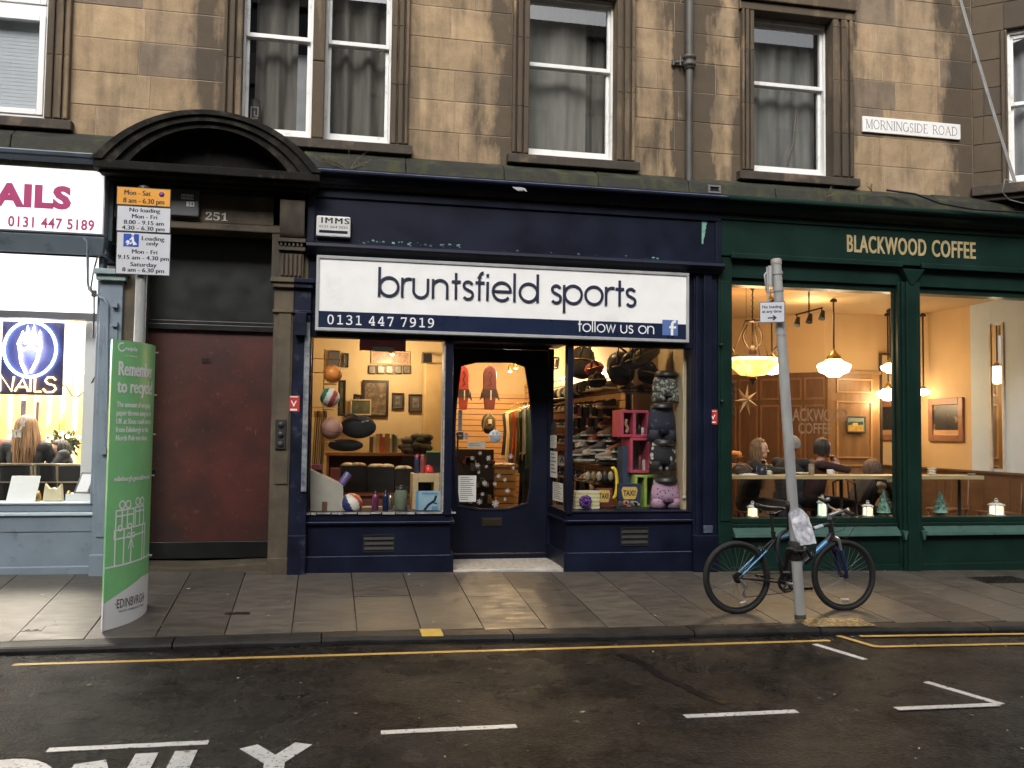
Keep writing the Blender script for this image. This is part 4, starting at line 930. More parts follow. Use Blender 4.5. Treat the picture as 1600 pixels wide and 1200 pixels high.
ia = [mb.vert((p[0], DY, p[1])) for p in dn]; oa = [mb.vert((p[0], DY, p[1])) for p in out]; ib = [mb.vert((p[0], DY+.045, p[1])) for p in dn]; ob_ = [mb.vert((p[0], DY+.045, p[1])) for p in out]
for k in range(n_):
 j = (k+1) % n_; mb.face((oa[k], oa[j], ia[j], ia[k])); mb.face((ia[k], ia[j], ib[j], ib[k])); mb.face((ib[k], ib[j], ob_[j], ob_[k]))
door = mb.build('door', M('door_navy', (.0065, .0085, .02), .4, spec=.2, var=.2, scale=3), sp)
mb = MB(); mb.ribbon([(p[0], p[1]) for p in gp], .022, lambda u, v, w_: (u, DY-.001-w_, v), .012, True); mb.build('glazing_bead', M('dark_bead', (.011, .013, .026), .35), door)
mb = MB(); mb.poly([(p[0], DY+.022, p[1]) for p in gp]); mb.build('pane', glass, door)
x0, x1, z0, z1 = RC(752, 784, 809, 822, DY); mb = MB(); mb.box(x0, x1, DY-.012, DY, z0, z1); mb.box(x0+.02, x1-.02, DY-.018, DY-.012, z0+.018, z1-.018); mb.build('letter_plate', M('dark_bronze', (.05, .04, .028), .4, .6), door, bevel=.003)
hx, hz0 = W(711, 700, DY-.04); hz1 = W(711, 678, DY-.04)[1]
mb = MB(); mb.tube([(hx+.02, DY, hz1), (hx+.02, DY-.05, hz1+.005), (hx+.025, DY-.06, hz1-.03), (hx+.025, DY-.06, hz0-.06), (hx+.02, DY-.05, hz0-.09), (hx+.02, DY, hz0-.09)], .011, 8); mb.build('handle', black, door)
mb = MB(); mb.box(ddl-.03, ddl+.012, DY-.03, DY+.08, .24, 2.62); mb.box(ddr-.012, ddr+.05, DY-.03, DY+.08, .24, 2.62); mb.box(ddl+.012, ddr-.012, DY-.03, DY+.08, dtop+.003, 2.63); mb.box(ddl+.012, ddr-.012, DY-.02, DY+.06, .235, dz0-.012); mb.build('door_frame', navy, sp, bevel=.004)
zf0, zf1 = 3.54, 4.09
fs = MB(); fs.box(pl1-.06, r1+.02, -.09, .3, zf0, zf1); fs.box(pl1-.06, r1+.02, -.115, -.09, zf1-.09, zf1); fs.box(pl1-.06, pl1+.02, -.115, -.09, zf0, zf1-.09); fs.box(r1-.05, r1+.02, -.115, -.09, zf0, zf1-.09)
fas = fs.build('fascia', navy, sp, bevel=.008)
lm = MB(); lm.prism([(0, -.09, zf0+.01), (0, -.20, zf0-.02), (0, -.215, zf0-.055), (0, -.19, zf0-.075), (0, -.15, zf0-.10), (0, -.12, zf0-.125), (0, .2, zf0-.125), (0, .2, zf0+.01)], (r1+.02-pl1+.06, 0, 0))
for v in lm.v: v.x += pl1-.06
lm.build('moulding', navy, fas, bevel=.003)
def cornice(x0, x1, z0, mat, par, proj=.33, h=.16):
 c = MB(); pr = [(.2, 0), (-.10, 0), (-.13, .02), (-.16, .022), (-.20, .055), (-.245, .075), (-.25, .095), (-proj+.015, .10), (-proj, .115), (-proj, h-.02), (-proj+.02, h), (.2, h+.04)]
 c.prism([(x0, y, z0+z*h/.16) for y, z in pr], (x1-x0, 0, 0)); return c.build('cornice', mat, par, bevel=.003)
cornice(pl1-.10, r1+.02, zf1, navy, fas)
mb = MB(); mb.box(pl1, r1, -.334, -.329, zf1+.132, zf1+.141)
mb.build('worn_edge', navy_light, fas)
fp = MB()
for k in range(46):
 t = crn.random(); x = W(560, 376, -.1)[0]+t*1.05 if k < 34 else crn.uniform(1.5, 3.6); z = zf0+.012+crn.uniform(0, .035 if k < 34 else .012); s_ = crn.uniform(.008, .035)
 fp.mi = 0 if crn.random() < .35 else 1
 fp.poly([(x, -.0915, z), (x+s_, -.0915, z+crn.uniform(-.008, .008)), (x+s_*.8, -.093, z+s_*.45), (x+s_*.1, -.0925, z+s_*.5)])
fp.mi = 0; gx0, gx1, gz0, gz1 = RC(1097, 1107, 337, 381, -.1)
for k in range(9):
 a = gz1-(gz1-gz0)*k/9; b = gz1-(gz1-gz0)*(k+1)/9; e = (gx1-gx0)*(1-k/11)
 fp.poly([(gx0, -.0915, a), (gx0, -.0915, b), (gx0+e*crn.uniform(.6, 1), -.0915, b), (gx0+e*crn.uniform(.8, 1.1), -.0915, a)])
fp.build('flaking_paint', [M('old_green_paint', (.16, .36, .28), .6, var=.3, scale=20), M('flaked_grey', (.10, .12, .15), .7, var=.4, scale=20)], fas)
mb = MB(); hx, hz = W(795, 291, -.34)
for k in range(9):
 a = crn.uniform(0, .12); mb.poly([(hx+a, -.335, hz), (hx+a+.05, -.345, hz-.01), (hx+a+.07, -.35, hz-.03-.02*crn.random()), (hx+a+.02, -.34, hz-.02)])
mb.build('torn_flashing', M('lead_grey', (.30, .31, .33), .5, var=.3), fas)
x0, x1, z0, z1 = W(493.5, 455, -.15)[0], W(1077, 478, -.15)[0], 2.648, 3.405
sg = thing('shop_sign', 'long white and navy signboard with thin lower case lettering over the recessed shop door', 'sign', ((x0+x1)/2, -.1, z0))
alu = M('sign_frame_grey', (.42, .43, .44), .4, .2, var=.1)
mb = MB(); b_ = .032
mb.box(x0, x1, -.15, .0, z0, z0+b_); mb.box(x0, x1, -.15, .0, z1-b_, z1); mb.box(x0, x0+b_, -.15, .0, z0+b_, z1-b_); mb.box(x1-b_, x1, -.15, .0, z0+b_, z1-b_); mb.build('frame', alu, sg, bevel=.004)
zb = W(780, 496, -.135)[1]
mb = MB(); mb.box(x0+b_, x1-b_, -.135, -.05, zb, z1-b_); mb.build('white_panel', M('sign_panel_white', (.88, .88, .87), .35, var=.03, dirt=.03, dirtc=(.76, .75, .73), dscale=1.5), sg)
mb = MB(); mb.box(x0+b_, x1-b_, -.135, -.05, z0+b_, zb-.001); mb.build('navy_panel', M('sign_panel_navy', (.010, .018, .050), .3, var=.08), sg)
lx0, lzb = W(591, 463, -.136); lx1 = W(992, 475, -.136)[0]
xh = (W(790, 437, -.136)[1]-W(790, 467.5, -.136)[1])*1.0
mb = MB(); geo_text(mb, 'bruntsfield sports', wall_map(lx0, lzb+.0, -.136), xh, .0265, .012, fit=lx1-lx0+.03); mb.build('lettering', navy_ink, sg)
mb = MB()
nx, nz_ = W(509, 506, -.136); add_text(mb, ''.join(chr(0x1D7F6+int(c)) if c.isdigit() else c for c in '0131 447 7919'), wall_map(nx, nz_, -.1362), .15, extrude=.0006, bold=.001, fit=W(676, 506, -.136)[0]-nx); mb.build('lettering', white_ink, sg); mb = MB()
hz1_ = W(590, 489, -.136)[1]
fx0, fz0 = W(903, 518, -.136); geo_text(mb, 'follow us on', wall_map(fx0, fz0, -.1362), .088, .0125, .002, fit=W(1024, 520, -.136)[0]-fx0)
mb.build('lettering', white_ink, sg)
a0, a1, c0, c1 = RC(1035, 1059, 500, 524, -.136); fm = MB(); fm.box(a0, a1, -.138, -.1352, c0, c1); fm.build('logo_square', M('logo_blue', (.10, .17, .40), .35, var=.05), sg)
fm = MB(); q = wall_map(a0, c0, -.1384); s_ = a1-a0
fm.ribbon([(s_*.62, 0), (s_*.62, s_*.62)]+[(s_*.62+.03*(1-math.cos(R(t))), s_*.62+.042*math.sin(R(t))) for t in (30, 60, 90)]+[(s_*.88, s_*.62+.042)], s_*.16, q, .002); fm.ribbon([(s_*.44, s_*.5), (s_*.88, s_*.5)], s_*.13, lambda u, v, w_: q(u, v, w_+.0005), .002); fm.build('logo', white_ink, sg)
x0, x1, z0, z1 = RC(494, 548, 337, 371, -.16)
al = thing('alarm_box', 'white burglar alarm box at the left end of the navy fascia', 'alarm box', ((x0+x1)/2, -.1, z0))
mb = MB(); mb.hexa([(x0, -.15, z0+.01), (x1, -.15, z0+.01), (x1, -.088, z0), (x0, -.088, z0), (x0+.005, -.185, z1-.01), (x1-.005, -.185, z1-.01), (x1, -.088, z1), (x0, -.088, z1)]); mb.build('case', M('alarm_white', (.76, .76, .74), .35, var=.06, dirt=.15, dirtc=(.4, .38, .34)), al, bevel=.012)
def al_map(u, v, w_):
 t = v/(z1-z0); return (x0+u, -.151-.034*t-w_, z0+.01+v*.95)
mb = MB(); add_text(mb, 'IMMS', lambda u, v, w_: al_map(u+.04, v+.135, w_+.001), .06, cap=.062, dbl=.006, extrude=.0004, fit=.27, spacing=1.25); mb.build('lettering', ink, al); mb = MB(); add_text(mb, '0131 664 5055', lambda u, v, w_: al_map(u+.03, v+.088, w_+.001), .03, cap=.026, fit=.28); mb.build('lettering', ink, al)
mb = MB(); mb.ribbon([(.03, .05), (.31, .05)], .026, lambda u, v, w_: al_map(u, v, w_+.001), .002); mb.build('blue_bar', navy_ink, al)
def sticker(px0, px1, py0, py1, Y, label):
 x0, x1, z0, z1 = RC(px0, px1, py0, py1, Y)
 t = thing('sticker', label, 'sticker', ((x0+x1)/2, Y, z0))
 mb = MB(); mb.box(x0, x1, Y-.002, Y+.001, z0, z1); mb.build('card', M('sticker_red', (.50, .035, .03), .5, var=.1), t)
 q = MB(); cx, cz = (x0+x1)/2, (z0+z1)/2; s_ = (x1-x0)
 mpf = lambda u, v, w_: (cx+u*s_, Y-.0022-w_, cz+v*s_)
 q.ribbon([(-.22, .25), (-.05, -.05), (.0, -.25)], .1, mpf, .0005); q.ribbon([(.22, .25), (.05, -.05), (.0, -.25)], .1, lambda u, v, w_: mpf(u, v, w_+.0004), .0005); q.ribbon([(-.3, -.55), (.3, -.55)], .16, mpf, .0005); q.ribbon([(-.35, .6), (.35, .6)], .08, mpf, .0005); q.build('print', white_ink, t)
sticker(450, 468, 618, 643, -.098, 'small red and white sticker on the blue painted pilaster left of the shop window')
sticker(1107, 1121, 640, 663, -.063, 'small red and white sticker on the blue pilaster beside the green shopfront')
# ------------------------------------------------------------------ coffee shop front (bottle green)
cf = thing('cafe_shopfront', 'bottle green coffee shop front with two big panes over a panelled base', 'shopfront', (6.3, -.05, .15))
g0 = r1+.002; CX1 = 12.0
YC = .05
gp0 = W(1138, 640, YC)[0]-.01
zc0 = .745; zc1 = 3.33
po0, po1 = W(1404, 640, -.05)[0], W(1439, 640, -.05)[0]
mb = MB(); mb.box(g0, gp0, -.07, .3, .1, 3.62); mb.box(g0+.02, gp0-.02, -.085, -.07, .72, 3.35); pc = mb.build('pilaster', bottle_green, cf, bevel=.01)
for px_, py_ in ((1123, 539), (1124, 627)):
 x, z = W(px_, py_, -.09); mb = MB(); mb.lathe([(.012, 0), (.012, -.03), (.018, -.032), (.018, -.045), (0, -.047)], (x+.02, -.085, z), 10, 'y'); mb.build('hook', dark_metal, pc)
mb = MB(); mb.box(po0+.07, po1-.07, -.115, .07, .1, 3.44); mb.box(po0, po1, -.06, .07, .1, 3.44); mb.box(po0+.03, po1-.03, -.09, -.06, .1, 3.44); post = mb.build('post', bottle_green, cf, bevel=.01)
mb = MB(); mb.hexa([(po0+.12, -.125, 3.40), (po1-.12, -.125, 3.40), (po1-.1, 0, 3.40), (po0+.1, 0, 3.40), (po0+.0, -.15, 3.58), (po1-.0, -.15, 3.58), (po1, 0, 3.58), (po0, 0, 3.58)]); mb.build('bracket', bottle_green, post, bevel=.006)
for a in (po0-.01, po1-.06):
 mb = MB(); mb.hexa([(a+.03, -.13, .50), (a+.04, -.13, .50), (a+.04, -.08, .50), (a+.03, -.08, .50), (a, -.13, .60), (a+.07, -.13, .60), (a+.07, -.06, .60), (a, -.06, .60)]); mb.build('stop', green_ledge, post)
fr2 = MB()
fr2.box(g0, CX1, -.04, .2, 3.40, 3.63); fr2.box(gp0-.02, CX1, 0, .2, zc1, 3.40)
fr2.box(gp0-.02, po0, -.0, .16, zc0-.06, zc0); fr2.box(po1, CX1, -.0, .16, zc0-.06, zc0); fr2.box(gp0-.02, po0, -.03, .16, zc0-.10, zc0-.06); fr2.box(po1, CX1, -.03, .16, zc0-.10, zc0-.06)
fr2.box(po0-.02, po0, .01, .06, zc0, zc1)
cfr = fr2.build('window_frame', bottle_green, cf, bevel=.008)
pane(gp0-.01, po0-.02, YC, zc0, zc1, cfr); pane(po1-.02, CX1-.6, YC, zc0, zc1, cfr)
mb = MB();
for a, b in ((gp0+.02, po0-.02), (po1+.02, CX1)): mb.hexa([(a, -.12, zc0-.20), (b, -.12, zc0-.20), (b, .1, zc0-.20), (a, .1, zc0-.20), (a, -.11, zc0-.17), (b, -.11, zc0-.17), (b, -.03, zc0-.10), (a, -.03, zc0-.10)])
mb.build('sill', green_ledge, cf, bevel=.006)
mb = MB(); mb.box(gp0, po0, -.045, .25, .06, zc0-.2); mb.box(po1, CX1, -.045, .25, .06, zc0-.2)
rs = mb.build('stall_riser', bottle_green, cf, bevel=.006)
mb = MB(); mb.box(gp0, po0, -.06, -.045, .06, .22); mb.box(po1, CX1, -.06, -.045, .06, .22); mb.build('plinth', bottle_green, rs, bevel=.006)
fs = MB(); fs.box(g0, CX1, -.09, .3, 3.63, 4.09); fs.box(gp0-.03, po0+.02, -.13, -.09, 3.60, 3.66); fs.box(po1-.02, CX1, -.13, -.09, 3.60, 3.66); fs.box(g0, CX1, -.11, -.09, 4.03, 4.09); gf = fs.build('fascia', bottle_green, cf, bevel=.008)
cornice(g0, CX1, 4.09, bottle_green, gf)
mb = MB(); lx0, lz = W(1322, 393, -.092); lx1, lz2 = W(1523, 404, -.092); ch_ = W(1420, 372, -.092)[1]-W(1420, 399, -.092)[1]
add_text(mb, 'BLACKWOOD', wall_map(lx0, lz, -.0905), .2, cap=ch_, dbl=.005, spacing=1.08, bold=.003, extrude=.008, fit=(lx1-lx0)*.605)
add_text(mb, 'COFFEE', wall_map(lx0+(lx1-lx0)*.655, lz, -.0905), .2, cap=ch_, dbl=.005, spacing=1.08, bold=.003, extrude=.008, fit=(lx1-lx0)*.345)
mb.build('lettering', M('gilt_letters', (.42, .33, .17), .5, var=.15, scale=12), gf)
# ------------------------------------------------------------------ nail salon front (grey blue)
ns = thing('salon_shopfront', 'grey blue painted nail salon front with bright window at far left', 'shopfront', (-3.5, -.05, .3))
NX0 = -7.5; yN = .02
n0, n1 = W(149, 660, -.1)[0], W(185, 660, -.1)[0]
mb = MB(); mb.box(n0, n1, -.10, .3, .24, zcap); mb.box(n0+.04, n1-.03, -.115, -.10, .62, zcap-.5); mb.box(n0-.01, n1+.01, -.125, .3, .24, .46); pn_ = mb.build('pilaster', grey_blue, ns, bevel=.01)
mb = MB(); mb.box(n0-.05, n1+.05, -.19, .3, zcap-.03, zcap+.02); mb.box(n0-.03, n1+.03, -.155, .3, zcap-.085, zcap-.03); mb.build('capital', M('pale_green_grey', (.26, .33, .34), .45, var=.15), pn_, bevel=.006)
zn0, zn1 = .945, 2.70; nglr = W(148, 640, yN)[0]
mb = MB(); mb.box(NX0, n0, -.02, .12, zn0-.09, zn0-.02); mb.box(nglr-.0, n0+.01, -.04, .12, zn0-.02, 3.3)
mb.box(NX0, n0, -.03, .2, zn0-.28, zn0-.09); nf = mb.build('window_frame', grey_blue, ns, bevel=.008)
mb = MB(); mb.box(NX0, n0, -.055, .2, zn0-.125, zn0-.095); mb.box(NX0, n0, -.035, .2, zn0-.02, zn0); mb.build('sill', grey_blue_light, ns, bevel=.006)
pane(NX0, nglr, yN, zn0, 2.72, nf)
mb = MB(); mb.box(NX0, n0, -.02, .25, .30, zn0-.28); mb.box(NX0, n0, -.05, .2, .24, .345); mb.build('stall_riser', grey_blue, ns, bevel=.008)
mb = MB(); mb.box(NX0, nglr+.02, -.015, .12, zn1-.01, zn1+.055); mb.build('transom', M('transom_grey', (.12, .12, .135), .5), ns)
zbx0, zbx1 = zn1+.055, W(75, 398, -.05)[1]
mb = MB(); mb.box(NX0, nglr+.02, -.01, .14, zbx0, zbx1+.05);
lp_m, n_, l_, b_n = _nodes('lit_white_panel'); b_n.inputs['Base Color'].default_value = (.9, .9, .9, 1); b_n.inputs['Emission Color'].default_value = (1, .99, .98, 1); b_n.inputs['Emission Strength'].default_value = .55
mb.build('light_panel', lp_m, ns)
zs0, zs1 = W(82, 363, -.24)[1], W(82, 262, -.24)[1]
mb = MB(); mb.box(NX0, n0+.05, -.14, .3, zbx1, zs0-.12); mb.hexa([(NX0, -.14, zbx1), (n0+.02, -.14, zbx1), (n0+.02, .2, zbx1), (NX0, .2, zbx1), (NX0, -.24, zs0-.02), (n0+.06, -.24, zs0-.02), (n0+.06, .2, zs0-.02), (NX0, .2, zs0-.02)]); mb.box(NX0, n0+.08, -.06, .3, zs0-.02, 4.10)
nfa = mb.build('fascia', grey_blue, ns, bevel=.008)
cornice(NX0, W(140, 240, -.33)[0]+.02, 4.13, grey_blue, nfa, .32, .13)
sx1 = W(163, 312, -.24)[0]
nsg = thing('salon_sign', 'bright white sign box with pink letters and phone number over the grey salon front', 'sign', ((NX0+sx1)/2, -.1, zs0))
mb = MB(); mb.box(NX0, sx1, -.225, -.06, zs0, zs1); mb.build('case', M('sign_edge_grey', (.5, .5, .52), .4), nsg, bevel=.004)
lb, n_, l_, b_n = _nodes('lightbox_white'); b_n.inputs['Base Color'].default_value = (.86, .85, .87, 1); b_n.inputs['Emission Color'].default_value = (1, .97, .99, 1); b_n.inputs['Emission Strength'].default_value = .30
mb = MB(); mb.box(NX0+.02, sx1-.012, -.238, -.225, zs0+.012, zs1-.012); mb.build('face', lb, nsg)
pink = M('magenta_letter', (.42, .035, .15), .4, var=.03)
mb = MB(); ax, az = W(-3, 319, -.24); a1x = W(111, 322, -.24)[0]; ch_ = W(60, 288, -.24)[1]-W(60, 321.5, -.24)[1]
V1 = MB(); add_text(V1, 'NAILS', wall_map(0, 0, 0), .3, cap=ch_, bold=.016, spacing=1.08, extrude=.001)
wN = max(v.x for v in V1.v); V2 = MB(); add_text(V2, 'N', wall_map(0, 0, 0), .3, cap=ch_, bold=.016, spacing=1.08, extrude=.001); wn = max(v.x for v in V2.v)+.03
k_ = (a1x-ax)/(wN-wn)
add_text(mb, 'NAILS', lambda u, v, w_: (ax+(u-wn)*k_, -.2385-w_, az+v), .3, cap=ch_, bold=.016, spacing=1.08, extrude=.001); mb.build('lettering', pink, nsg); mb = MB()
tx, tz = W(12, 353, -.24); ch2 = W(80, 343, -.24)[1]-W(80, 359.5, -.24)[1]
add_text(mb, '0131 447 5189', wall_map(tx, tz, -.2385), .15, cap=ch2, bold=.004, extrude=.001, spacing=1.1, fit=W(147, 361, -.24)[0]-tx)
mb.build('lettering', pink, nsg)
mb = MB()
q = [wp(130, 372, -.255), wp(136, 378, -.25), wp(137, 395, -.2), wp(137, 440, -.07), wp(139, 452, -.07), wp(146, 458, -.09), wp(163, 467, -.125), wp(168, 476, -.125), wp(167, 700, -.125)]
mb.tube(q, .012, 8); cd = mb
cdo = top(cd, 'conduit', grey_blue, 'thin grey conduit bending from the salon sign down its pilaster', 'conduit')
mb = MB(); mb.tube([wp(168, 396, -.2), wp(152, 402, -.16), wp(146, 424, -.09), wp(142, 450, -.085), wp(147, 462, -.10), wp(147, 490, -.06), wp(145, 528, -.05)], .008, 6)
x, z = W(147, 457, -.10); mb.box(x-.02, x+.02, -.12, -.08, z-.04, z+.02)
top(mb, 'wire', M('brown_wire', (.06, .045, .035), .6), 'dark dangling wire with connector hanging in front of the white salon panel', 'wire')
mb = MB(); q = []
for k in range(60):
 t = k/59; x, z = W(165.5, 642+60*t, -.125); q.append((x+.014*math.sin(k*1.9), -.125-.014*math.cos(k*1.9), z))
mb.tube(q, .005, 5); x, z = W(163, 700, -.13); mb.box(x-.02, x+.02, -.15, -.11, z-.06, z)
top(mb, 'coiled_cable', grey_blue, 'coiled grey cable with a small box on the salon pilaster', 'cable')
mb = MB()
for py_ in (475, 505):
 x, z = W(180, py_, -.12); mb.box(x-.025, x+.025, -.15, -.10, z-.035, z+.01)
top(mb, 'pipe_clips', grey_blue, 'pair of small grey fixings near the top of the salon pilaster', 'fixing')
# ------------------------------------------------------------------ inside the sports shop
def lamp(name, loc, power, colr=(1, .72, .40), size=.05, parent=None, spot=None, rot=None):
 L = bpy.data.lights.new(name, 'SPOT' if spot else 'POINT'); L.energy = power*(1 if name[:3] in ('sal', 'neo') else .70); L.color = colr; L.shadow_soft_size = size
 if spot: L.spot_size = spot; L.spot_blend = .6
 o = bpy.data.objects.new(name, L); col.objects.link(o); o.location = loc
 if rot: o.rotation_euler = rot
 return o
FS = .30; HS = 3.42; SXL, SXR, SYB = -.33, 3.5, 6.6
mb = MB(); mb.poly([(SXL-.1, .92, FS), (4.05, .92, FS), (4.05, SYB, FS), (SXL-.1, SYB, FS)]); mb.build('floor', floor_mat, sp)
mb = MB(); mb.box(SXL-.1, 4.1, .12, SYB, HS, HS+.05); mb.build('ceiling', cream, sp)
PY = 2.9; PX = 1.62                              # cream partition behind the left window
mb = MB(); mb.box(SXL-.15, SXL, .31, PY, FS, HS); mb.box(SXL, PX, PY, PY+.06, FS, HS); mb.box(PX-.06, PX, PY+.06, SYB, FS, HS); mb.build('partition_wall', cream, sp)
mb = MB(); mb.box(PX, SXR, SYB, SYB+.05, 2.33, HS); mb.box(SXR, SXR+.05, .9, SYB, 2.50, HS); mb.box(3.86, 3.9, .12, .9, FS, HS); mb.box(SXR+.05, 3.9, .9, .95, FS, HS); mb.build('upper_wall', cream, sp)
groove = M('slat_groove', (.09, .04, .015), .6)
def slatwall(P, L, z0, z1, name='slatwall'):
 mb = MB(); mb.T = P; z = z0; h = .098
 while z < z1: mb.box(0, L, 0, .02, z, min(z+h-.013, z1)); z += h
 o = mb.build(name, slat_wood, sp)
 g = MB(); g.T = P; g.box(0, L, .0105, .03, z0, z1); g.build('grooves', groove, o)
 return o
slatwall(lambda p: Vector((PX+p.x, SYB-.03+p.y, p.z)), SXR-PX, FS, 2.33)
slatwall(lambda p: Vector((SXR-.03+p.y, .95+p.x, p.z)), SYB-.95, FS, 2.50)
warm = EM('lit_bulb', (1, .80, .50), 9)
def spotlamp(x, y, z, label, power=0, grp='lit spot lamps on the sports shop ceiling'):
 t = thing('spot_lamp', label, 'lamp', (x, y, z), grp)
 mb = MB(); mb.tube([(x, y, HS), (x, y, z+.10)], .008, 6); mb.lathe([(.02, .10), (.035, .08), (.042, .0)], (x, y, z), 12); mb.build('housing', M('spot_white', (.5, .48, .44), .4) if False else brass, t)
 mb = MB(); mb.ball((x, y, z+.005), .03, 6, (1, 1, .8)); mb.build('bulb', warm, t)
 if power: lamp('spot_light', (x, y, z-.08), power)
for px_, py_, Y_, lb_, pw in ((613, 553, 2.2, 'lit spot lamp under the red banner in the left shop window', 26), (797, 580, 5.2, 'left of the two lit spot lamps seen through the shop door', 34), (806, 575, 4.6, 'right of the two lit spot lamps seen through the shop door', 26), (1061, 600, .7, 'small bright spot lamp right of the boxer shorts in the shop window', 0), (896, 574, 2.6, 'lit spot lamp beside the dark bags at the top of the right shop window', 30)):
 x, z = W(px_, py_, Y_); spotlamp(x, Y_, z, lb_, pw)
lamp('spot_light', (1.0, 1.2, 3.2), 14); lamp('spot_light', (2.9, .8, 3.2), 14); lamp('spot_light', (2.5, 4.0, 3.2), 36)  # three further point lamps, no fixture modelled
def ball_thing(px_, py_, r_px, Y_, label, cat, mats, fn=None, name='ball'):
 x, z = W(px_, py_, Y_); x2, _ = W(px_+r_px, py_, Y_); r = abs(x2-x)
 t = thing(name, label, cat, (x, Y_, z-r)); mb = MB(); mb.ball((x, Y_, z), r, 26)
 if fn:
  for i, f in enumerate(mb.f):
   c = sum((mb.v[k] for k in f), Vector())/len(f)-Vector((x, Y_, z)); mb.m[i] = fn(c.normalized())
 mb.build('cover', mats, t)
 return t, x, z, r
seamm = M('ball_seam', (.02, .015, .012), .6)
def seams(t, x, y, z, r, rot=0.0, tilt=0.0):
 mb = MB(); Rm = Matrix.Rotation(rot, 3, 'Y') @ Matrix.Rotation(tilt, 3, 'X')
 C_ = Vector((x, y, z))
 rings = [[Vector((math.cos(a), math.sin(a), 0)) for a in [k*.2094 for k in range(30)]], [Vector((math.cos(a), 0, math.sin(a))) for a in [k*.2094 for k in range(30)]]]
 for s_ in (-1, 1): rings.append([Vector((s_*(.45+.35*math.cos(a)**2)*1, math.cos(a)*.9, math.sin(a)*.9)).normalized() for a in [k*.2094 for k in range(30)]])
 for rg in rings: mb.tube([C_+Rm@p*(r*1.002) for p in rg], r*.018, 5, closed=True)
 mb.build('seams', seamm, t)
t, x, z, r = ball_thing(520, 584.5, 14.5, .22, 'bright orange ball at the top of the stack in the left shop window', 'ball', [M('orange_rubber', (.90, .30, .05), .5, var=.1), M('dark_print', (.25, .06, .02), .5)]); seams(t, x, .22, z, r, .5, .4)
def vb(n):
 a = math.atan2(n.z, n.x);
 if n.y > .2: return 0
 q = n.x*.8-n.z*.35
 return 1 if -.75 < q < -.38 else (2 if .08 < q < .5 else 0)
ball_thing(515.5, 621, 15.5, .22, 'white green and red volleyball between the orange ball and the brown basketball', 'ball', [M('ball_white', (.62, .60, .55), .5, var=.05), M('ball_green', (.03, .17, .07), .5), M('ball_red', (.36, .06, .05), .5)], vb)
t, x, z, r = ball_thing(518, 669.5, 17.5, .24, 'dusty brown basketball third in the stack in the left shop window', 'ball', [M('dusty_brown_rubber', (.36, .18, .13), .6, var=.12)]); seams(t, x, .24, z, r, .25, .3)
ball_thing(549, 788, 17.5, .20, 'red white and blue panelled basketball on the window sill of the sports shop', 'ball', [M('tri_white', (.70, .66, .58), .5), M('tri_blue', (.03, .035, .14), .5), M('tri_red', (.42, .07, .04), .5)], lambda n: (lambda a, b: [0, 1, 0, 2, 0, 1, 0, 2][int((math.atan2(n.y, a)+math.pi)/6.2832*8+.15) % 8])(n.x*.85+n.z*.5, 0))
mb = MB(); x, _ = W(505, 640, .45); z0, z1 = W(505, 735, .45)[1], W(505, 545, .45)[1]
mb.tube([(x, .5, z0), (x, .5, z1)], .007, 6)
for py_ in (600, 640, 690):
 z = W(517, py_, .24)[1]; mb.tube([(x+.0+.13*(1+math.cos(R(a)))*.5, .28+.06*math.sin(R(a)), z) for a in range(0, 360, 24)], .005, 5, closed=True)
for py_ in (560, 582, 636): z = W(505, py_, .45)[1]; mb.tube([(x-.12, .5, z), (x+.16, .5, z)], .005, 5)
top(mb, 'ball_rack', brass, 'brass coloured wire rack holding three balls in the left shop window', 'rack')
x, _ = W(692, 670, .12); mb = MB(); mb.box(x-.018, x+.012, .10, .13, zg0, 2.58); top(mb, 'window_post', M('post_white', (.5, .48, .44), .5), 'white upright rail at the right edge of the left shop window', 'post')
x0, x1, z0, z1 = RC(562, 634, 530, 548, .16); bt = thing('banner', 'red banner with white strip hanging at the top of the left shop window', 'banner', ((x0+x1)/2, .16, z0))
mb = MB(); mb.box(x0, x1, .16, .175, z0, z1+.02); mb.build('cloth', M('red_cloth', (.80, .06, .075), .6), bt); mb = MB(); mb.box(x0+.13, x1-.12, .154, .1595, z0-.01, z0+.04); mb.build('strip', paper, bt)
def PICM(name, cols, sc_=6):
 m, n, l, b = _nodes(name); tc = n.new('ShaderNodeTexCoord'); nz = _noise(n, l, tc.outputs['Object'], sc_, 4, .6)
 r = n.new('ShaderNodeValToRGB'); e = r.color_ramp.elements
 while len(e) < len(cols): e.new(.5)
 for k, c in enumerate(cols): e[k].position = .3+.4*k/(len(cols)-1); e[k].color = c4(c)
 l.new(nz.outputs[0], r.inputs[0]); l.new(r.outputs[0], b.inputs['Base Color']); b.inputs['Roughness'].default_value = .35
 return m
pic_a = PICM('picture_sepia', [(.03, .02, .015), (.18, .12, .07), (.05, .04, .03), (.35, .27, .18)], 9)
pic_b = PICM('picture_grey', [(.02, .02, .02), (.12, .11, .10), (.4, .37, .33)], 12)
pic_c = PICM('picture_green', [(.02, .03, .02), (.06, .07, .045), (.16, .13, .08)], 7)
dk_frame = M('dark_frame', (.018, .01, .007), .35)
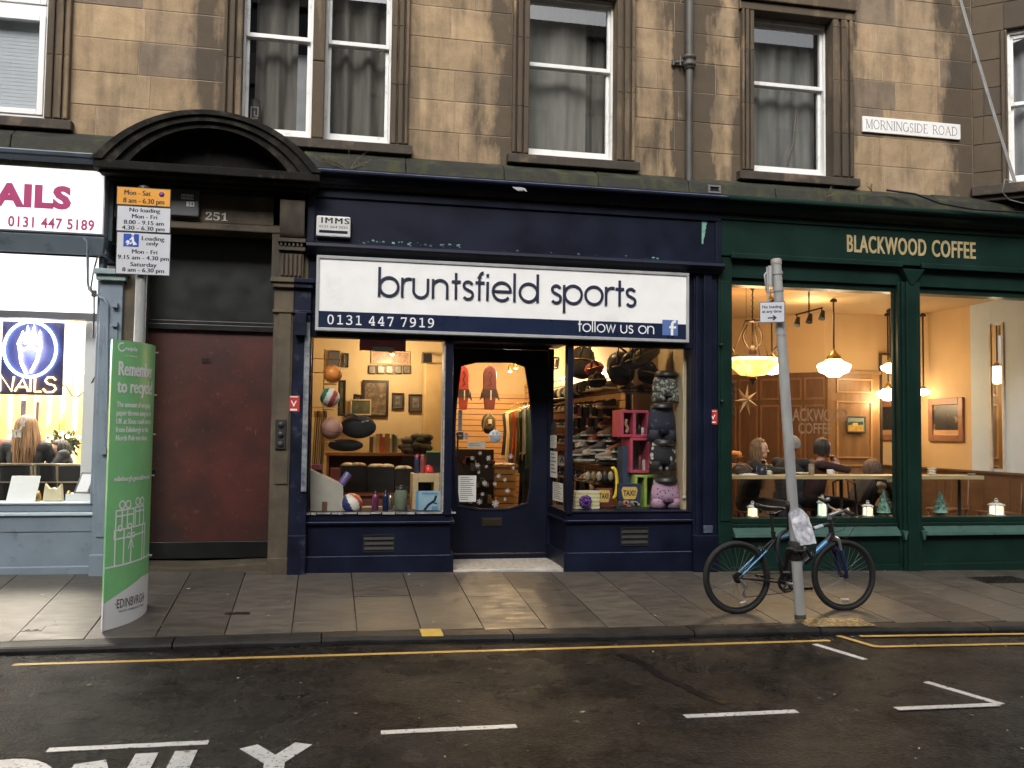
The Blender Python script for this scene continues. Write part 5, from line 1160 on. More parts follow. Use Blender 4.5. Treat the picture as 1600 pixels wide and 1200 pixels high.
def frame(px0, px1, py0, py1, Y_, label, pm, fw=.03, mount=0, tilt=0, name='framed_picture', fm=dk_frame, cat='picture'):
 x0, x1, z0, z1 = RC(px0, px1, py0, py1, Y_); t = thing(name, label, cat, ((x0+x1)/2, Y_, z0))
 mb = MB(); y0, y1 = Y_-.025, Y_; mb.box(x0, x0+fw, y0, y1, z0, z1); mb.box(x1-fw, x1, y0, y1, z0, z1); mb.box(x0+fw, x1-fw, y0, y1, z0, z0+fw); mb.box(x0+fw, x1-fw, y0, y1, z1-fw, z1); mb.build('frame', fm, t, bevel=.004)
 a, b, c, d = x0+fw, x1-fw, z0+fw, z1-fw
 if mount:
  mb = MB(); mb.box(a, b, Y_-.012, Y_-.002, c, d); mb.build('mount', M('mount_board', (.05, .045, .045), .7) if mount == 1 else paper, t); g = (b-a)*.24; a += g; b -= g; c += (d-c)*.2; d -= (d-c)*.2
 mb = MB(); mb.box(a, b, Y_-.016, Y_-.011, c, d); mb.build('print', pm, t)
 if tilt: t.rotation_euler = (0, tilt, 0)
 return t
Yp = PY-.02
frame(566, 607, 594, 651, Yp, 'large dark framed painting on the cream wall in the left shop window', pic_a, .035)
frame(547, 580, 624, 649, Yp-.25, 'small dark photograph leaning in front of the large framed painting', pic_c, .02, fm=M('thin_pale_frame', (.3, .25, .17), .5))
frame(612, 631, 614, 639, Yp, 'left of two small black framed photos of a player on the cream wall', pic_b, .02, 1)
frame(638, 661, 616, 644, Yp, 'right of two small black framed certificates on the cream wall', pic_b, .02, 1)
frame(528, 540, 594, 650, Yp-.3, 'tall narrow framed print behind the volleyball', pic_c, .025)
frame(548, 562, 616, 650, Yp-.1, 'dark wooden frame tilted behind the leaning photograph', pic_a, .03, tilt=.12)
for k in range(5):
 a = 576+k*13.4; frame(a, a+11.6, 571, 584, Yp, 'small dark snapshot %s in the row high on the cream wall' % ['first from the left', 'second from the left', 'in the middle', 'second from the right', 'at the right end'][k], pic_b, .012)
frame(580, 640, 549, 569, Yp, 'wide faded team photograph above the row of snapshots', PICM('team_photo', [(.25, .15, .10), (.36, .24, .15), (.22, .10, .08), (.42, .3, .2)], 16), .012, fm=cream)
frame(536, 545, 552, 574, Yp, 'narrow dark picture at the upper left of the cream wall', pic_c, .02); frame(513, 531, 548, 580, Yp, 'dark blue grey poster at the far upper left of the left window', PICM('slate', [(.05, .05, .06), (.12, .12, .13)], 5), .01)
x, z = W(667, 560, 2.4); mb = MB(); mb.box(x-.06, x+.06, 2.3, 2.5, z-.06, z+.06); mb.tube([(x, 2.5, z), (x, 2.85, z+.1)], .02, 6); top(mb, 'loudspeaker', black, 'small black loudspeaker high on the cream wall near the right of the left window', 'speaker', bevel=.01)
x0, x1, z0, z1 = RC(664, 690, 566, 692, 2.5); mb = MB(); mb.box(x0, x1, 2.5, 2.86, FS, z1); cb = top(mb, 'cupboard', M('pale_ply', (.56, .40, .20), .5, var=.08), 'tall pale wooden cupboard behind the right side of the left shop window', 'cupboard', bevel=.005)
ysh = 2.2; x0, x1, zs_, _ = RC(508, 668, 690, 707, ysh)
mb = MB(); mb.box(x0, x1, ysh-.05, ysh+.25, zs_-.04, zs_); mb.box(x0+.02, x0+.05, ysh, ysh+.25, FS, zs_-.04); mb.box(x1-.05, x1-.02, ysh, ysh+.25, FS, zs_-.04); she = top(mb, 'shelf', wood, 'long wooden shelf holding a row of books in the left shop window', 'shelf'); mb = MB(); mb.box(x0+.05, x1-.05, ysh+.2, ysh+.22, FS, zs_-.041); mb.build('shade_board', M('shadow_brown', (.045, .02, .012), .6), she)  # dark board added to stand for the shade beneath the shelf
bk_cols = [M('book_%d' % i, c, .5) for i, c in enumerate([(.5, .42, .28), (.12, .09, .06), (.62, .55, .4), (.3, .2, .1), (.08, .1, .09), (.45, .12, .06), (.2, .22, .2)])]
for i, c in enumerate(bk_cols): c.name = ['tan_cover', 'brown_cover', 'cream_cover', 'umber_cover', 'dark_cover', 'red_cover', 'grey_cover'][i]
brn = random.Random(9); xb = W(578, 690, ysh)[0]; bcol = ['tan', 'brown', 'cream', 'umber', 'dark green', 'red', 'grey']; i = 0
while xb < x1-.24:
 w_ = brn.uniform(.028, .06); h = brn.uniform(.17, .24); ci = brn.randrange(7)
 mb = MB(); mb.box(xb, xb+w_-.003, ysh, ysh+.16, zs_, zs_+h)
 o = top(mb, 'book', bk_cols[ci], 'one of the upright books packed in a row on the long wooden shelf', 'book', 'books standing on the wooden shelf')
 xb += w_; i += 1
for px0, px1, py0, py1, Y_, lb_ in ((532, 573, 728, 768, 1.3, 'left black crate of folded clothes under the book shelf'), (574.5, 616, 730, 768, 1.25, 'middle black crate of folded clothes under the book shelf'), (617.5, 652, 733, 768, 1.25, 'right black crate, beside the pale wooden box stand')):
 x0, x1, z0, z1 = RC(px0, px1, py0, py1, Y_); t = thing('crate', lb_, 'crate', ((x0+x1)/2, Y_, z0))
 mb = MB(); mb.box(x0, x1, Y_, Y_+.02, z0, z1); mb.box(x0, x1, Y_+.33, Y_+.35, z0, z1); mb.box(x0, x0+.02, Y_+.02, Y_+.33, z0, z1); mb.box(x1-.02, x1, Y_+.02, Y_+.33, z0, z1); mb.box(x0+.02, x1-.02, Y_+.02, Y_+.33, z0, z0+.02); mb.build('tub', black, t)
 for k in range(5):
  a = brn.uniform(x0+.06, x1-.06); mb = MB(); mb.ball((a, Y_+.17, z1), .07, 7, (1.1, 1, .5)); mb.build('garment', brn.choice([bk_cols[0], bk_cols[2], black_soft, wood]), t)
mb = MB(); x0, x1, z0, z1 = RC(485, 700, 764, 806, 1.0); mb.box(x0-.3, x1, 1.0, 2.3, FS, z1-.12); top(mb, 'display_counter', M('red_brown_cabinet', (.10, .03, .02), .5), 'low red brown cabinet under the black crates in the left shop window', 'cabinet')
mb = MB(); mb.box(pl1+.1, dR0-.03, .07, .95, zg0-.03, zg0-.004); mb.build('display_floor', M('display_base', (.35, .28, .2), .7), sp)
mb = MB(); mb.prism([(dR1-.01, .08, zg0-.03), (3.84, .08, zg0-.03), (3.84, .9, zg0-.03), (ddr+.05, .9, zg0-.03)], (0, 0, .026)); mb.build('display_floor', M('display_base', (.35, .28, .2), .7), sp)
Y_ = .16
pts = [W(485, 734, Y_), W(536, 760, Y_), W(537, 800, Y_), W(485, 804, Y_)]
mb = MB(); mb.prism([(p[0], Y_, max(p[1], zg0)) for p in pts][::-1], (0, .5, 0)); wd = top(mb, 'ramp_box', M('grey_board', (.40, .37, .32), .6, var=.06), 'grey wedge shaped display box in the lower left corner of the shop window', 'display box')
x0, x1, z0, z1 = RC(503, 511, 784, 803, Y_); mb = MB(); mb.box(x0, x1, Y_-.012, Y_-.001, z0, z1); mb.build('brown_strip', wood_dark, wd)
def cyl_between(p, q, r, mat, name, label, cat, cap=None):
 t = thing(name, label, cat, tuple(p)); p = Vector(p); q = Vector(q); d = q-p
 mb = MB(); mb.tube([p, p+d*.15, p+d*.85, q], [r*.9, r, r, r*.9], 14); mb.build('body', mat, t)
 mb = MB(); mb.tube([p-d*.10, p-d*.0], [r*.55, r*.8], 12); mb.build('cap', cap or paper, t); return t
x, z = W(533, 757, .3); x2, z2 = W(545, 740, .3); cyl_between((x, .3, z), (x2, .32, z2), .04, M('violet_bottle', (.13, .10, .26), .35), 'bottle', 'violet drinks bottle tilted on top of the grey wedge box', 'bottle')
def bottle(px_, pyb, w_px, h_px, Y_, mat, label, neck=.5, caps=None, prof=None):
 x, z0 = W(px_, pyb, Y_); r = abs(W(px_+w_px/2, pyb, Y_)[0]-x); h = W(px_, pyb-h_px, Y_)[1]-z0
 t = thing('bottle', label, 'bottle', (x, Y_, z0)); mb = MB(); mb.lathe(prof and [(a*r, b*h) for a, b in prof] or [(r*.9, 0), (r, .02*h), (r, .7*h), (r*.9, .78*h), (r*neck, .84*h), (r*neck, .86*h)], (x, Y_, z0), 16); mb.build('body', mat, t)
 mb = MB(); mb.lathe([(r*neck*1.15, .86*h), (r*neck*1.15, .93*h), (r*.3, .95*h), (r*.3, h)], (x, Y_, z0), 12); mb.build('cap', caps or black, t)
 return t
bottle(586, 800, 10.5, 33, .25, M('plum_metal', (.20, .05, .13), .3, .4), 'plum coloured metal drinks bottle on the shop window sill')
bottle(602, 800, 9.5, 34, .25, M('navy_metal', (.02, .03, .10), .3, .4), 'navy blue metal drinks bottle beside the plum one')
t = bottle(626, 800, 20, 42, .32, M('grey_green_jar', (.17, .21, .15), .3), 'wide grey green shaker jar beside the wooden crate', .85)
bottle(610, 796, 8, 26, .45, M('pale_steel', (.35, .34, .31), .3, .7), 'short pale steel flask half hidden behind the navy bottle')
x0, x1, z0, z1 = RC(644, 686, 740, 801, .34); t = thing('wooden_crate', 'pale wooden box stand with square hole in the left shop window', 'crate', ((x0+x1)/2, .34, z0))
mb = MB(); f_ = .06; mb.box(x0, x0+f_, .3, .6, z0, z1); mb.box(x1-f_, x1, .3, .6, z0, z1); mb.box(x0+f_, x1-f_, .3, .6, z1-.09, z1); mb.box(x0+f_, x1-f_, .3, .6, z0, z0+.16); mb.build('box', M('pale_pine', (.50, .36, .19), .5, var=.12, scale=4, stretch=(2, 2, 10)), t, bevel=.004); mb = MB(); mb.box(x0+f_, x1-f_, .55, .58, z0+.16, z1-.09); mb.build('back', black_soft, t)
bottle(651, 740, 8, 30, .42, M('navy_clear', (.03, .04, .09), .25), 'blue bottle with pink cap standing at the left on the wooden crate', .7, M('hot_pink', (.55, .05, .16), .4))
bottle(660, 740, 8, 31, .42, M('rose_clear', (.30, .07, .07), .25), 'red brown bottle in the middle of the wooden crate top', .7, M('rust_cap', (.25, .1, .06), .4))
mb = MB(); x, z = W(670, 738, .44); mb.lathe([(.05, 0), (.055, .02), (.04, .06), (.01, .08)], (x, .44, z), 14); top(mb, 'cap_dome', M('red_glow_plastic', (.62, .03, .03), .3), 'bright red domed cap on the right of the wooden crate', 'cap')
x0, x1, z0, z1 = RC(667, 688, 707, 738, .5); mb = MB(); mb.box(x0, x1, .48, .6, z0, z1); tb = top(mb, 'black_carton', black, 'black carton with green top on the wooden crate', 'box'); mb = MB(); mb.box(x0, x1, .479, .601, z1, z1+.012); mb.build('lid', M('lime_lid', (.12, .3, .05), .5), tb)
x0, x1, z0, z1 = RC(651, 690, 767, 800, .2); t = thing('leaflet', 'pale blue exercise leaflet propped in front of the wooden crate', 'leaflet', ((x0+x1)/2, .2, z0))
mb = MB(); mb.box(x0, x1, .2, .206, z0, z1); mb.build('card', M('sky_card', (.30, .46, .56), .4, var=.25, scale=4), t)
mb = MB(); q = wall_map(x0, z0, .1985); W_, H_ = x1-x0, z1-z0
mb.ribbon([(W_*.30, H_*.08), (W_*.48, H_*.35), (W_*.72, H_*.55), (W_*.78, H_*.78)], .024, q, .001); mb.ribbon([(W_*.62, H_*.45), (W_*.82, H_*.40)], .012, q, .001); mb.build('figure', navy_ink, t)
mb = MB(); mb.ribbon([(W_*.2, H_*.88), (W_*.85, H_*.88)], .02, q, .001); mb.ribbon([(0.004, 0), (.004, H_)], .03, q, .0006); mb.ribbon([(W_*.6, H_*.15), (W_*.85, H_*.15)], .05, q, .0008); mb.build('print', M('print_blue', (.12, .28, .48), .5), t)
x, z = W(560, 667, .62); x2 = W(585, 667, .62)[0]; rw = x2-x
t = thing('racket_bag', 'large black racket bag standing out behind the brown basketball', 'bag', (x, .62, z-.13)); mb = MB(); mb.ball((x, .62, z), .125, 14, (rw*1.12/.125, .7, 1.0)); mb.ball((x-rw*.75, .70, z-.20), .085, 10, (rw*1.1/.085, .8, .8)); mb.build('body', black_soft, t)
mb = MB(); mb.tube([(x-rw*.9+.02*k*rw*5, .50, z+.10+.03*math.sin(k*.35)) for k in range(10)], .012, 6); mb.build('strap', black, t)
mb = MB(); mb.ribbon([(0, 0), (.03, .01)], .012, wall_map(x+.03, z+.05, .515), .002); mb.ribbon([(.045, .012), (.075, .02)], .012, wall_map(x+.03, z+.05, .515), .002); mb.build('badge', M('badge_grey', (.3, .28, .24), .5), t)
for k in range(6):
 x, z = W(489+k*3.2, 690, .9); mb = MB(); mb.tube([(x, .9, z-.25), (x+.02, .92, z+.28)], .009, 6); mb.lathe([(.02, 0), (.022, .06), (.01, .07)], (x+.02, .92, z+.27), 8)
 top(mb, 'stick', [brass, M('stick_green', (.08, .12, .04), .5), wood][k % 3], 'one of the upright sticks bunched behind the balls at the left window edge', 'stick', 'sticks bunched at the left window edge')
for k, (py_, c) in enumerate(((735, (.4, .08, .15)), (742, (.55, .5, .42)))):
 x, z = W(497, py_+10, .55); mb = MB(); mb.box(x-.07, x+.05, .5, .58, z, z+.13); top(mb, 'boxed_goods', M(['cerise_box', 'cream_box'][k], c, .5, var=.4, scale=12), ['cerise', 'cream'][k]+' packet standing behind the grey wedge box', 'packet', bevel=.004)
x, z = W(523, 760, .8); mb = MB(); mb.box(x-.05, x+.05, .78, .86, z-.1, z+.2); top(mb, 'tall_red_box', M('dull_red', (.28, .05, .03), .5), 'tall dull red carton behind the violet bottle', 'carton', bevel=.006)
x, z = W(652, 690, 1.9)[0], zs_+.05; mb = MB()
for k in range(26): mb.ball((x+brn.uniform(-.16, .16), 1.95+brn.uniform(-.08, .08), z+brn.uniform(-.02, .16)), .06, 6, (1.3, 1, .8))
top(mb, 'stuffed_bundle', M('olive_bundle', (.07, .06, .035), .8, var=.5, scale=18), 'dark olive heap of gear at the right end of the book shelf', 'bundle')
# ---- seen through the door glass
def snow(px0, px1, py0, py1, Y_, label, c1, c2):
 x0, x1, z0, z1 = RC(px0, px1, py0, py1, Y_); t = thing('board_bag', label, 'bag', ((x0+x1)/2, Y_, z0)); w_ = (x1-x0)/2; xc = (x0+x1)/2
 def shape(a, b, ws):
  pts = []
  for k in range(9): u = k/8; pts.append((xc-w_*ws(u), z0+(z1-z0)*(a+(b-a)*u)))
  return pts+[(2*xc-p[0], p[1]) for p in pts[::-1]]
 mb = MB(); mb.prism([(p[0], Y_, p[1]) for p in shape(.42, 1, lambda u: math.sqrt(max(0.02, 1-max(0, (u-.6)/.4)**2)))], (0, .05, 0)); mb.build('upper', c1, t, bevel=.015)
 mb = MB(); mb.prism([(p[0], Y_-.01, p[1]) for p in shape(.28, .46, lambda u: 1.05)], (0, .07, 0)); mb.prism([(x0-.02, Y_+.0, z0+(z1-z0)*.42), (x0-.05, Y_, z0+(z1-z0)*.2), (x0, Y_, z0+(z1-z0)*.28)], (0, .03, 0)); mb.prism([(x1+.02, Y_+.0, z0+(z1-z0)*.42), (x1, Y_, z0+(z1-z0)*.28), (x1+.05, Y_, z0+(z1-z0)*.2)], (0, .03, 0)); mb.build('binding', M('binding_purple', (.06, .04, .055), .6), t)
 mb = MB(); mb.prism([(p[0], Y_, p[1]) for p in shape(0, .30, lambda u: .72+.2*u)], (0, .05, 0)); mb.build('lower', c2, t, bevel=.012)
 mb = MB(); q = wall_map(xc, z0+(z1-z0)*.72, Y_-.003); mb.ribbon([(-w_*.3, .06), (0, .10), (w_*.3, .04), (-.01, -.02), (w_*.25, -.1), (-w_*.3, -.12)], .014, q, .002); mb.build('marking', M('dark_marking', (.1, .02, .02), .5), t)
 mb = MB(); mb.box(xc+w_*.05, xc+w_*.25, Y_-.014, Y_-.011, z0+(z1-z0)*.22, z0+(z1-z0)*.44); mb.build('price_tag', paper, t)
snow(716, 733, 571, 640, 4.2, 'bright red snow board hanging at the left behind the shop door glass', M('board_red', (.46, .06, .05), .45, var=.25), M('board_red_low', (.40, .07, .06), .45, var=.3))
snow(755, 776, 571, 640, 4.2, 'dark maroon snow board hanging at the centre behind the shop door glass', M('board_maroon', (.17, .05, .06), .45, var=.25), M('board_maroon_low', (.22, .05, .04), .45, var=.3))
x0, x1, z0, z1 = RC(752, 773, 646, 678, 5.6); t = thing('backpack', 'dark green rucksack hung on the slatted wall behind the door', 'backpack', ((x0+x1)/2, 5.6, z0)); w_ = (x1-x0)/2; xc = (x0+x1)/2
mb = MB(); mb.ball((xc, 5.6, (z0+z1)/2), w_, 12, (1, .55, (z1-z0)/2/w_)); mb.build('body', M('pack_green', (.035, .035, .025), .7, var=.3, scale=14), t)
mb = MB(); mb.ball((xc, 5.48, z0+.12), w_*.7, 10, (1, .4, .8)); mb.build('pocket', M('pack_pocket', (.05, .045, .04), .7), t); mb = MB(); mb.tube([(xc-w_*.9, 5.5, z0+.05), (xc-w_*.75, 5.42, z0+.25), (xc-w_*.35, 5.42, z1-.05), (xc, 5.45, z1+.03), (xc+w_*.35, 5.42, z1-.05), (xc+w_*.75, 5.42, z0+.25), (xc+w_*.9, 5.5, z0+.05)], .014, 6); mb.build('strap', M('strap_gold', (.2, .15, .06), .6), t)
mb = MB(); mb.box(xc-.03, xc+.03, 5.40, 5.42, z1-.17, z1-.10); mb.build('badge', M('badge_orange', (.5, .35, .2), .5), t)
cl_cols = [('black', (.012, .012, .014)), ('cream', (.55, .42, .25)), ('olive', (.14, .11, .06)), ('orange red', (.45, .09, .03)), ('tan', (.35, .24, .13)), ('dark green', (.015, .05, .03)), ('grey', (.18, .17, .16)), ('forest green', (.012, .04, .024))]
def garment(x, y, z, label, mat, L=.75, wd_=.34, yaw=0):
 t = thing('hanging_garment', label, 'garment', (0, 0, 0), 'clothes on hangers along the slatted wall'); mb = MB(); mb.smooth = True
 n = 12; rows = []
 prof = [(0, .07), (.03, .3), (.06, .48), (.18, .46), (.4, .42), (.7, .44), (1.0, .5)]
 for q, ww in prof:
  r = []
  for k in range(n+1):
   u = k/n*2-1; r.append(mb.vert((u*ww*wd_, .035*(1-u*u)*1.2+.012*math.sin(u*9+q*5), -q*L)))
  for k in range(n, -1, -1):
   u = k/n*2-1; r.append(mb.vert((u*ww*wd_, -.035*(1-u*u)*1.2-.012*math.sin(u*7+q*3), -q*L)))
  rows.append(r)
 for A_, B_ in zip(rows, rows[1:]):
  m = len(A_)
  for k in range(m): mb.face((A_[k], A_[(k+1) % m], B_[(k+1) % m], B_[k]))
 mb.build('cloth', mat, t, local=True)
 mb = MB(); mb.tube([(-.15, 0, -.03), (0, 0, .04), (.15, 0, -.03)], .007, 5); mb.tube([(0, 0, .04), (0, 0, .09), (.02, 0, .12), (.04, 0, .09)], .005, 5); mb.build('hanger', brass, t, local=True)
 t.location = (x, y, z); t.rotation_euler = (0, 0, yaw); return t
for k, (nm, c) in enumerate(cl_cols):
 Y_ = 5.4-.38*k; px_ = 799+k*4.2; x, z = W(px_, 645+ -k*.8, Y_)
 garment(min(x, SXR-.26), Y_, z+.02, nm+' garment on a hanger, %s along the slatted wall seen through the door' % ['first and farthest', 'second', 'third', 'fourth', 'fifth', 'sixth', 'seventh', 'nearest one'][k], M('cloth_'+nm.replace(' ', '_'), c, .8, var=.2), .72+.1*(k % 3), .36, R(20+6*k))
mb = MB(); mb.tube([(SXR-.3, 5.8, W(800, 643, 5.4)[1]+.14), (SXR-.3, 2.4, W(800, 643, 5.4)[1]+.14)], .012, 8); top(mb, 'clothes_rail', dark_metal, 'dark clothes rail along the right hand slatted wall of the sports shop', 'rail')
for k in range(2):
 Y_ = 1.8-.4*k; x, z = W(822+6*k, 706, Y_+1.6); garment(x, Y_+1.6, z, ['long black coat', 'long charcoal coat'][k]+' on the lower rail seen through the right of the door glass', M(['coat_black', 'coat_charcoal'][k], (.015, .014, .013), .85), .8, .34, R(40))
x0, x1, z0, z1 = RC(773, 800, 730, 780, 2.9);
mb = MB(); z = FS
while z < z1-.01: mb.box(x0, x1+.06, 2.9, 3.4, z, min(z+.085, z1)); z += .098
t = top(mb, 'counter', slat_wood, 'slatted wooden counter seen low through the shop door', 'counter'); mb = MB(); mb.box(x0-.02, x1+.08, 2.88, 3.45, z1, z1+.04); mb.build('worktop', wood, t)
mb = MB(); x0, x1, z0, z1 = RC(712, 771, 702, 800, 3.0); mb.box(x0, x1, 3.0, 3.5, FS, z1); t = top(mb, 'display_case', M('dark_case', (.03, .022, .018), .4), 'dark display case crowded with small goods seen low through the door', 'display case')
grn = random.Random(21)
small = [M('trinket_%s' % n_, c, .5) for n_, c in (('wine', (.16, .04, .05)), ('teal', (.05, .10, .11)), ('sand', (.36, .28, .18)), ('slate', (.08, .08, .09)), ('white', (.5, .48, .44)))]
for k in range(22):
 a = grn.uniform(x0+.05, x1-.06); z = grn.choice([z0+.12, z0+.34, z0+.56, z1-.2]); mb = MB(); ww = grn.uniform(.04, .09); hh = grn.uniform(.05, .13)
 mb.box(a, a+ww, 2.93, 2.985, z, z+hh)
 top(mb, 'small_packet', small[k % 5], 'one of the small packets crowded on the front of the dark display case', 'packet', 'packets on the dark display case', bevel=.006)
Yd = DY+.016
def card(px0, px1, py0, py1, Y_, label, mat=paper, lines=0, name='notice', lm=grey_ink, cat='notice'):
 x0, x1, z0, z1 = RC(px0, px1, py0, py1, Y_); t = thing(name, label, cat, ((x0+x1)/2, Y_, z0)); mb = MB(); mb.box(x0, x1, Y_, Y_+.003, z0, z1); mb.build('sheet', mat, t)
 if lines:
  mb = MB(); q = wall_map(x0, z0, Y_-.0004); w_, h = x1-x0, z1-z0; r = random.Random(int(px0))
  for k in range(lines): v = h*(1-(k+1)/(lines+1.2)); mb.ribbon([(w_*.12, v), (w_*r.uniform(.55, .9), v)], h/(lines+1)*.35, q, .0004)
  mb.build('print', lm, t)
 return t
card(716, 744, 743, 784, DY-.006, 'large white printed notice low on the left of the shop door glass', lines=12)
card(730, 758, 690, 700, Yd, 'wide cream sticker across the left of the door glass', M('cream_card', (.55, .52, .42), .5), 2)
card(716, 722, 641, 673, Yd, 'narrow strip of small grey stickers at the left edge of the door glass', M('grey_strip', (.33, .34, .34), .5, var=.4, scale=20), 5)
card(715, 724, 675, 687, Yd, 'dark square sticker on the left edge of the door glass', M('dark_card', (.06, .06, .06), .5), 1); card(726, 731, 676, 687, Yd, 'small pale blue sticker beside the dark square one on the door', M('pale_blue_card', (.38, .45, .52), .5), 2)
x, z = W(773.5, 682, Yd); rr0 = abs(W(783.5, 682, Yd)[0]-x); t = thing('round_sticker', 'round white sticker with lettering in the middle of the door glass', 'sticker', (x, Yd, z-rr0)); mb = MB(); mb.lathe([(rr0, 0), (rr0, -.003), (0, -.0031)], (x, Yd, z), 28, 'y'); mb.build('disc', M('frosted_white', (.66, .68, .70), .5), t)
mb = MB(); q = wall_map(x, z, Yd-.0034); [mb.ribbon([(-rr0*w_, v*rr0), (rr0*w_, v*rr0)], rr0*.15, q, .0004) for v, w_ in ((.05, .75), (-.25, .7), (-.5, .4))]; [mb.ribbon(arc(s_*rr0*.28, rr0*.45, rr0*.13, 0, 330, 8), rr0*.1, q, .0004) for s_ in (-1, 1)]; mb.build('print', grey_ink, t)
def flake(px_, py_, r_px, label):
 x, z = W(px_, py_, Yd); r = abs(W(px_+r_px, py_, Yd)[0]-x); mb = MB(); q = wall_map(x, z, Yd)
 for k in range(3):
  a = R(k*60+px_*7); mb.ribbon([(-r*math.cos(a), -r*math.sin(a)), (r*math.cos(a), r*math.sin(a))], r*.28, lambda u, v, w_, k=k: q(u, v, w_+k*.0003), .0012)
  for s_ in (-1, 1):
   cx, cz = s_*r*.62*math.cos(a), s_*r*.62*math.sin(a)
   for e in (50, -50): mb.ribbon([(cx, cz), (cx+s_*r*.32*math.cos(a+R(e)), cz+s_*r*.32*math.sin(a+R(e)))], r*.18, lambda u, v, w_, k=k: q(u, v, w_+.001+k*.0003), .0008)
 top(mb, 'snowflake_sticker', M('flake_white', (.42, .42, .42), .6), label, 'sticker', 'snowflake stickers on the shop door')
fl_pts = [(763, 716, 4), (750, 708, 3.5), (760, 729, 2.6), (789, 724, 3.2), (798, 713, 4), (757, 755, 4.5), (746, 727, 4), (748, 738, 2.6), (779, 744, 3.4), (789, 750, 3), (773, 756, 3.2), (754, 772, 3), (749, 784, 4.6), (793, 767, 4), (774, 787, 6), (802, 731, 2.6), (789, 780, 2.6), (781, 714, 2.4), (738, 716, 3.4)]
pos_w = lambda x, y: ('high' if y < 722 else 'midway' if y < 750 else 'low') + (' on the left' if x < 756 else ' at the centre' if x < 779 else ' on the right')
for k, (a, b, r_) in enumerate(fl_pts): flake(a, b, r_*.95, ('large' if r_ > 4 else 'mid sized' if r_ > 3 else 'tiny')+' white snowflake sticker '+pos_w(a, b)+' of the cluster on the door glass')
def side_card(px0, px1, py0, py1, label, mat=paper, lines=8):
 def hit(px_, py_):
  d = _ray(px_, py_); n = Vector((-(Bv-A).y, (Bv-A).x, 0)); a = Vector((A.x, A.y, 0)); t = n.dot(a-CAM)/n.dot(d); return CAM+d*t
 p = [hit(px0, py1), hit(px1, py1), hit(px1, py0), hit(px0, py0)]; z0 = (p[0].z+p[1].z)/2; z1 = (p[2].z+p[3].z)/2
 a, b = Vector((p[0].x, p[0].y, 0)), Vector((p[1].x, p[1].y, 0)); u = (b-a); n = Vector((u.y, -u.x, 0)).normalized()*-.004
 if n.y < 0 or True: n = Vector((.004, .003, 0))
 t = thing('notice', label, 'notice', (a.x, a.y, z0)); mb = MB(); mb.prism([a+n+Vector((0, 0, z0)), b+n+Vector((0, 0, z0)), b+n+Vector((0, 0, z1)), a+n+Vector((0, 0, z1))], n.normalized()*.002); mb.build('sheet', mat, t)
 if lines:
  mb = MB(); L = u.length; ud = u.normalized(); m2 = n-n.normalized()*.0006
  for k in range(lines): v = z0+(z1-z0)*(1-(k+1)/(lines+1.2)); mb.prism([a+ud*L*.12+m2+Vector((0, 0, v)), a+ud*L*(.6+.25*((k*7) % 3)/2)+m2+Vector((0, 0, v)), a+ud*L*(.6+.25*((k*7) % 3)/2)+m2+Vector((0, 0, v+(z1-z0)/(lines+1)*.4)), a+ud*L*.12+m2+Vector((0, 0, v+(z1-z0)/(lines+1)*.4))], n.normalized()*.0004)
  mb.build('print', grey_ink, t)
side_card(859, 869, 661, 679, 'dark photo card uppermost on the canted side glass of the recess', M('dark_photo', (.06, .05, .045), .4, var=.4, scale=12), 0)
side_card(859, 869, 680, 700, 'white notice just under the dark photo card on the canted glass'); side_card(859, 870, 705, 746, 'tall white notice in the middle of the canted side glass', lines=6); side_card(863, 879, 754, 783, 'white opening times notice lowest on the canted side glass', lines=9)
x0, x1, z0, z1 = RC(871, 886, 713, 727, 1.6); frame(871, 885, 713, 728, 1.6, 'small framed white card with black figures behind the canted glass', white_plain, .006, name='small_sign', cat='sign')
mb = MB(); [mb.ribbon([(a, .02), (a+.02, .07), (a+.04, .02)], .016, wall_map(x0+.02, z0+.02, 1.575), .001) for a in (0.01, .07)]; top(mb, 'figure_print', ink, 'two small black figures printed on the framed white card behind canted glass', 'print')
x0, x1, z0, z1 = RC(861, 873, 559, 576, 3.0); t = thing('wall_lantern', 'dark framed lantern high on the wall seen through the canted glass', 'lantern', ((x0+x1)/2, 3.0, z0))
mb = MB(); w_ = (x1-x0)
for a, b in (((0, 1), (.15, 0)), ((1, 1), (.85, 0)), ((0, 1), (1, 1)), ((.15, 0), (.85, 0)), ((.3, .85), (.35, .15)), ((.7, .85), (.65, .15))): mb.tube([(x0+a[0]*w_, 3.0, z0+a[1]*(z1-z0)), (x0+b[0]*w_, 3.0, z0+b[1]*(z1-z0))], .015, 6)
mb.build('cage', dark_metal, t)
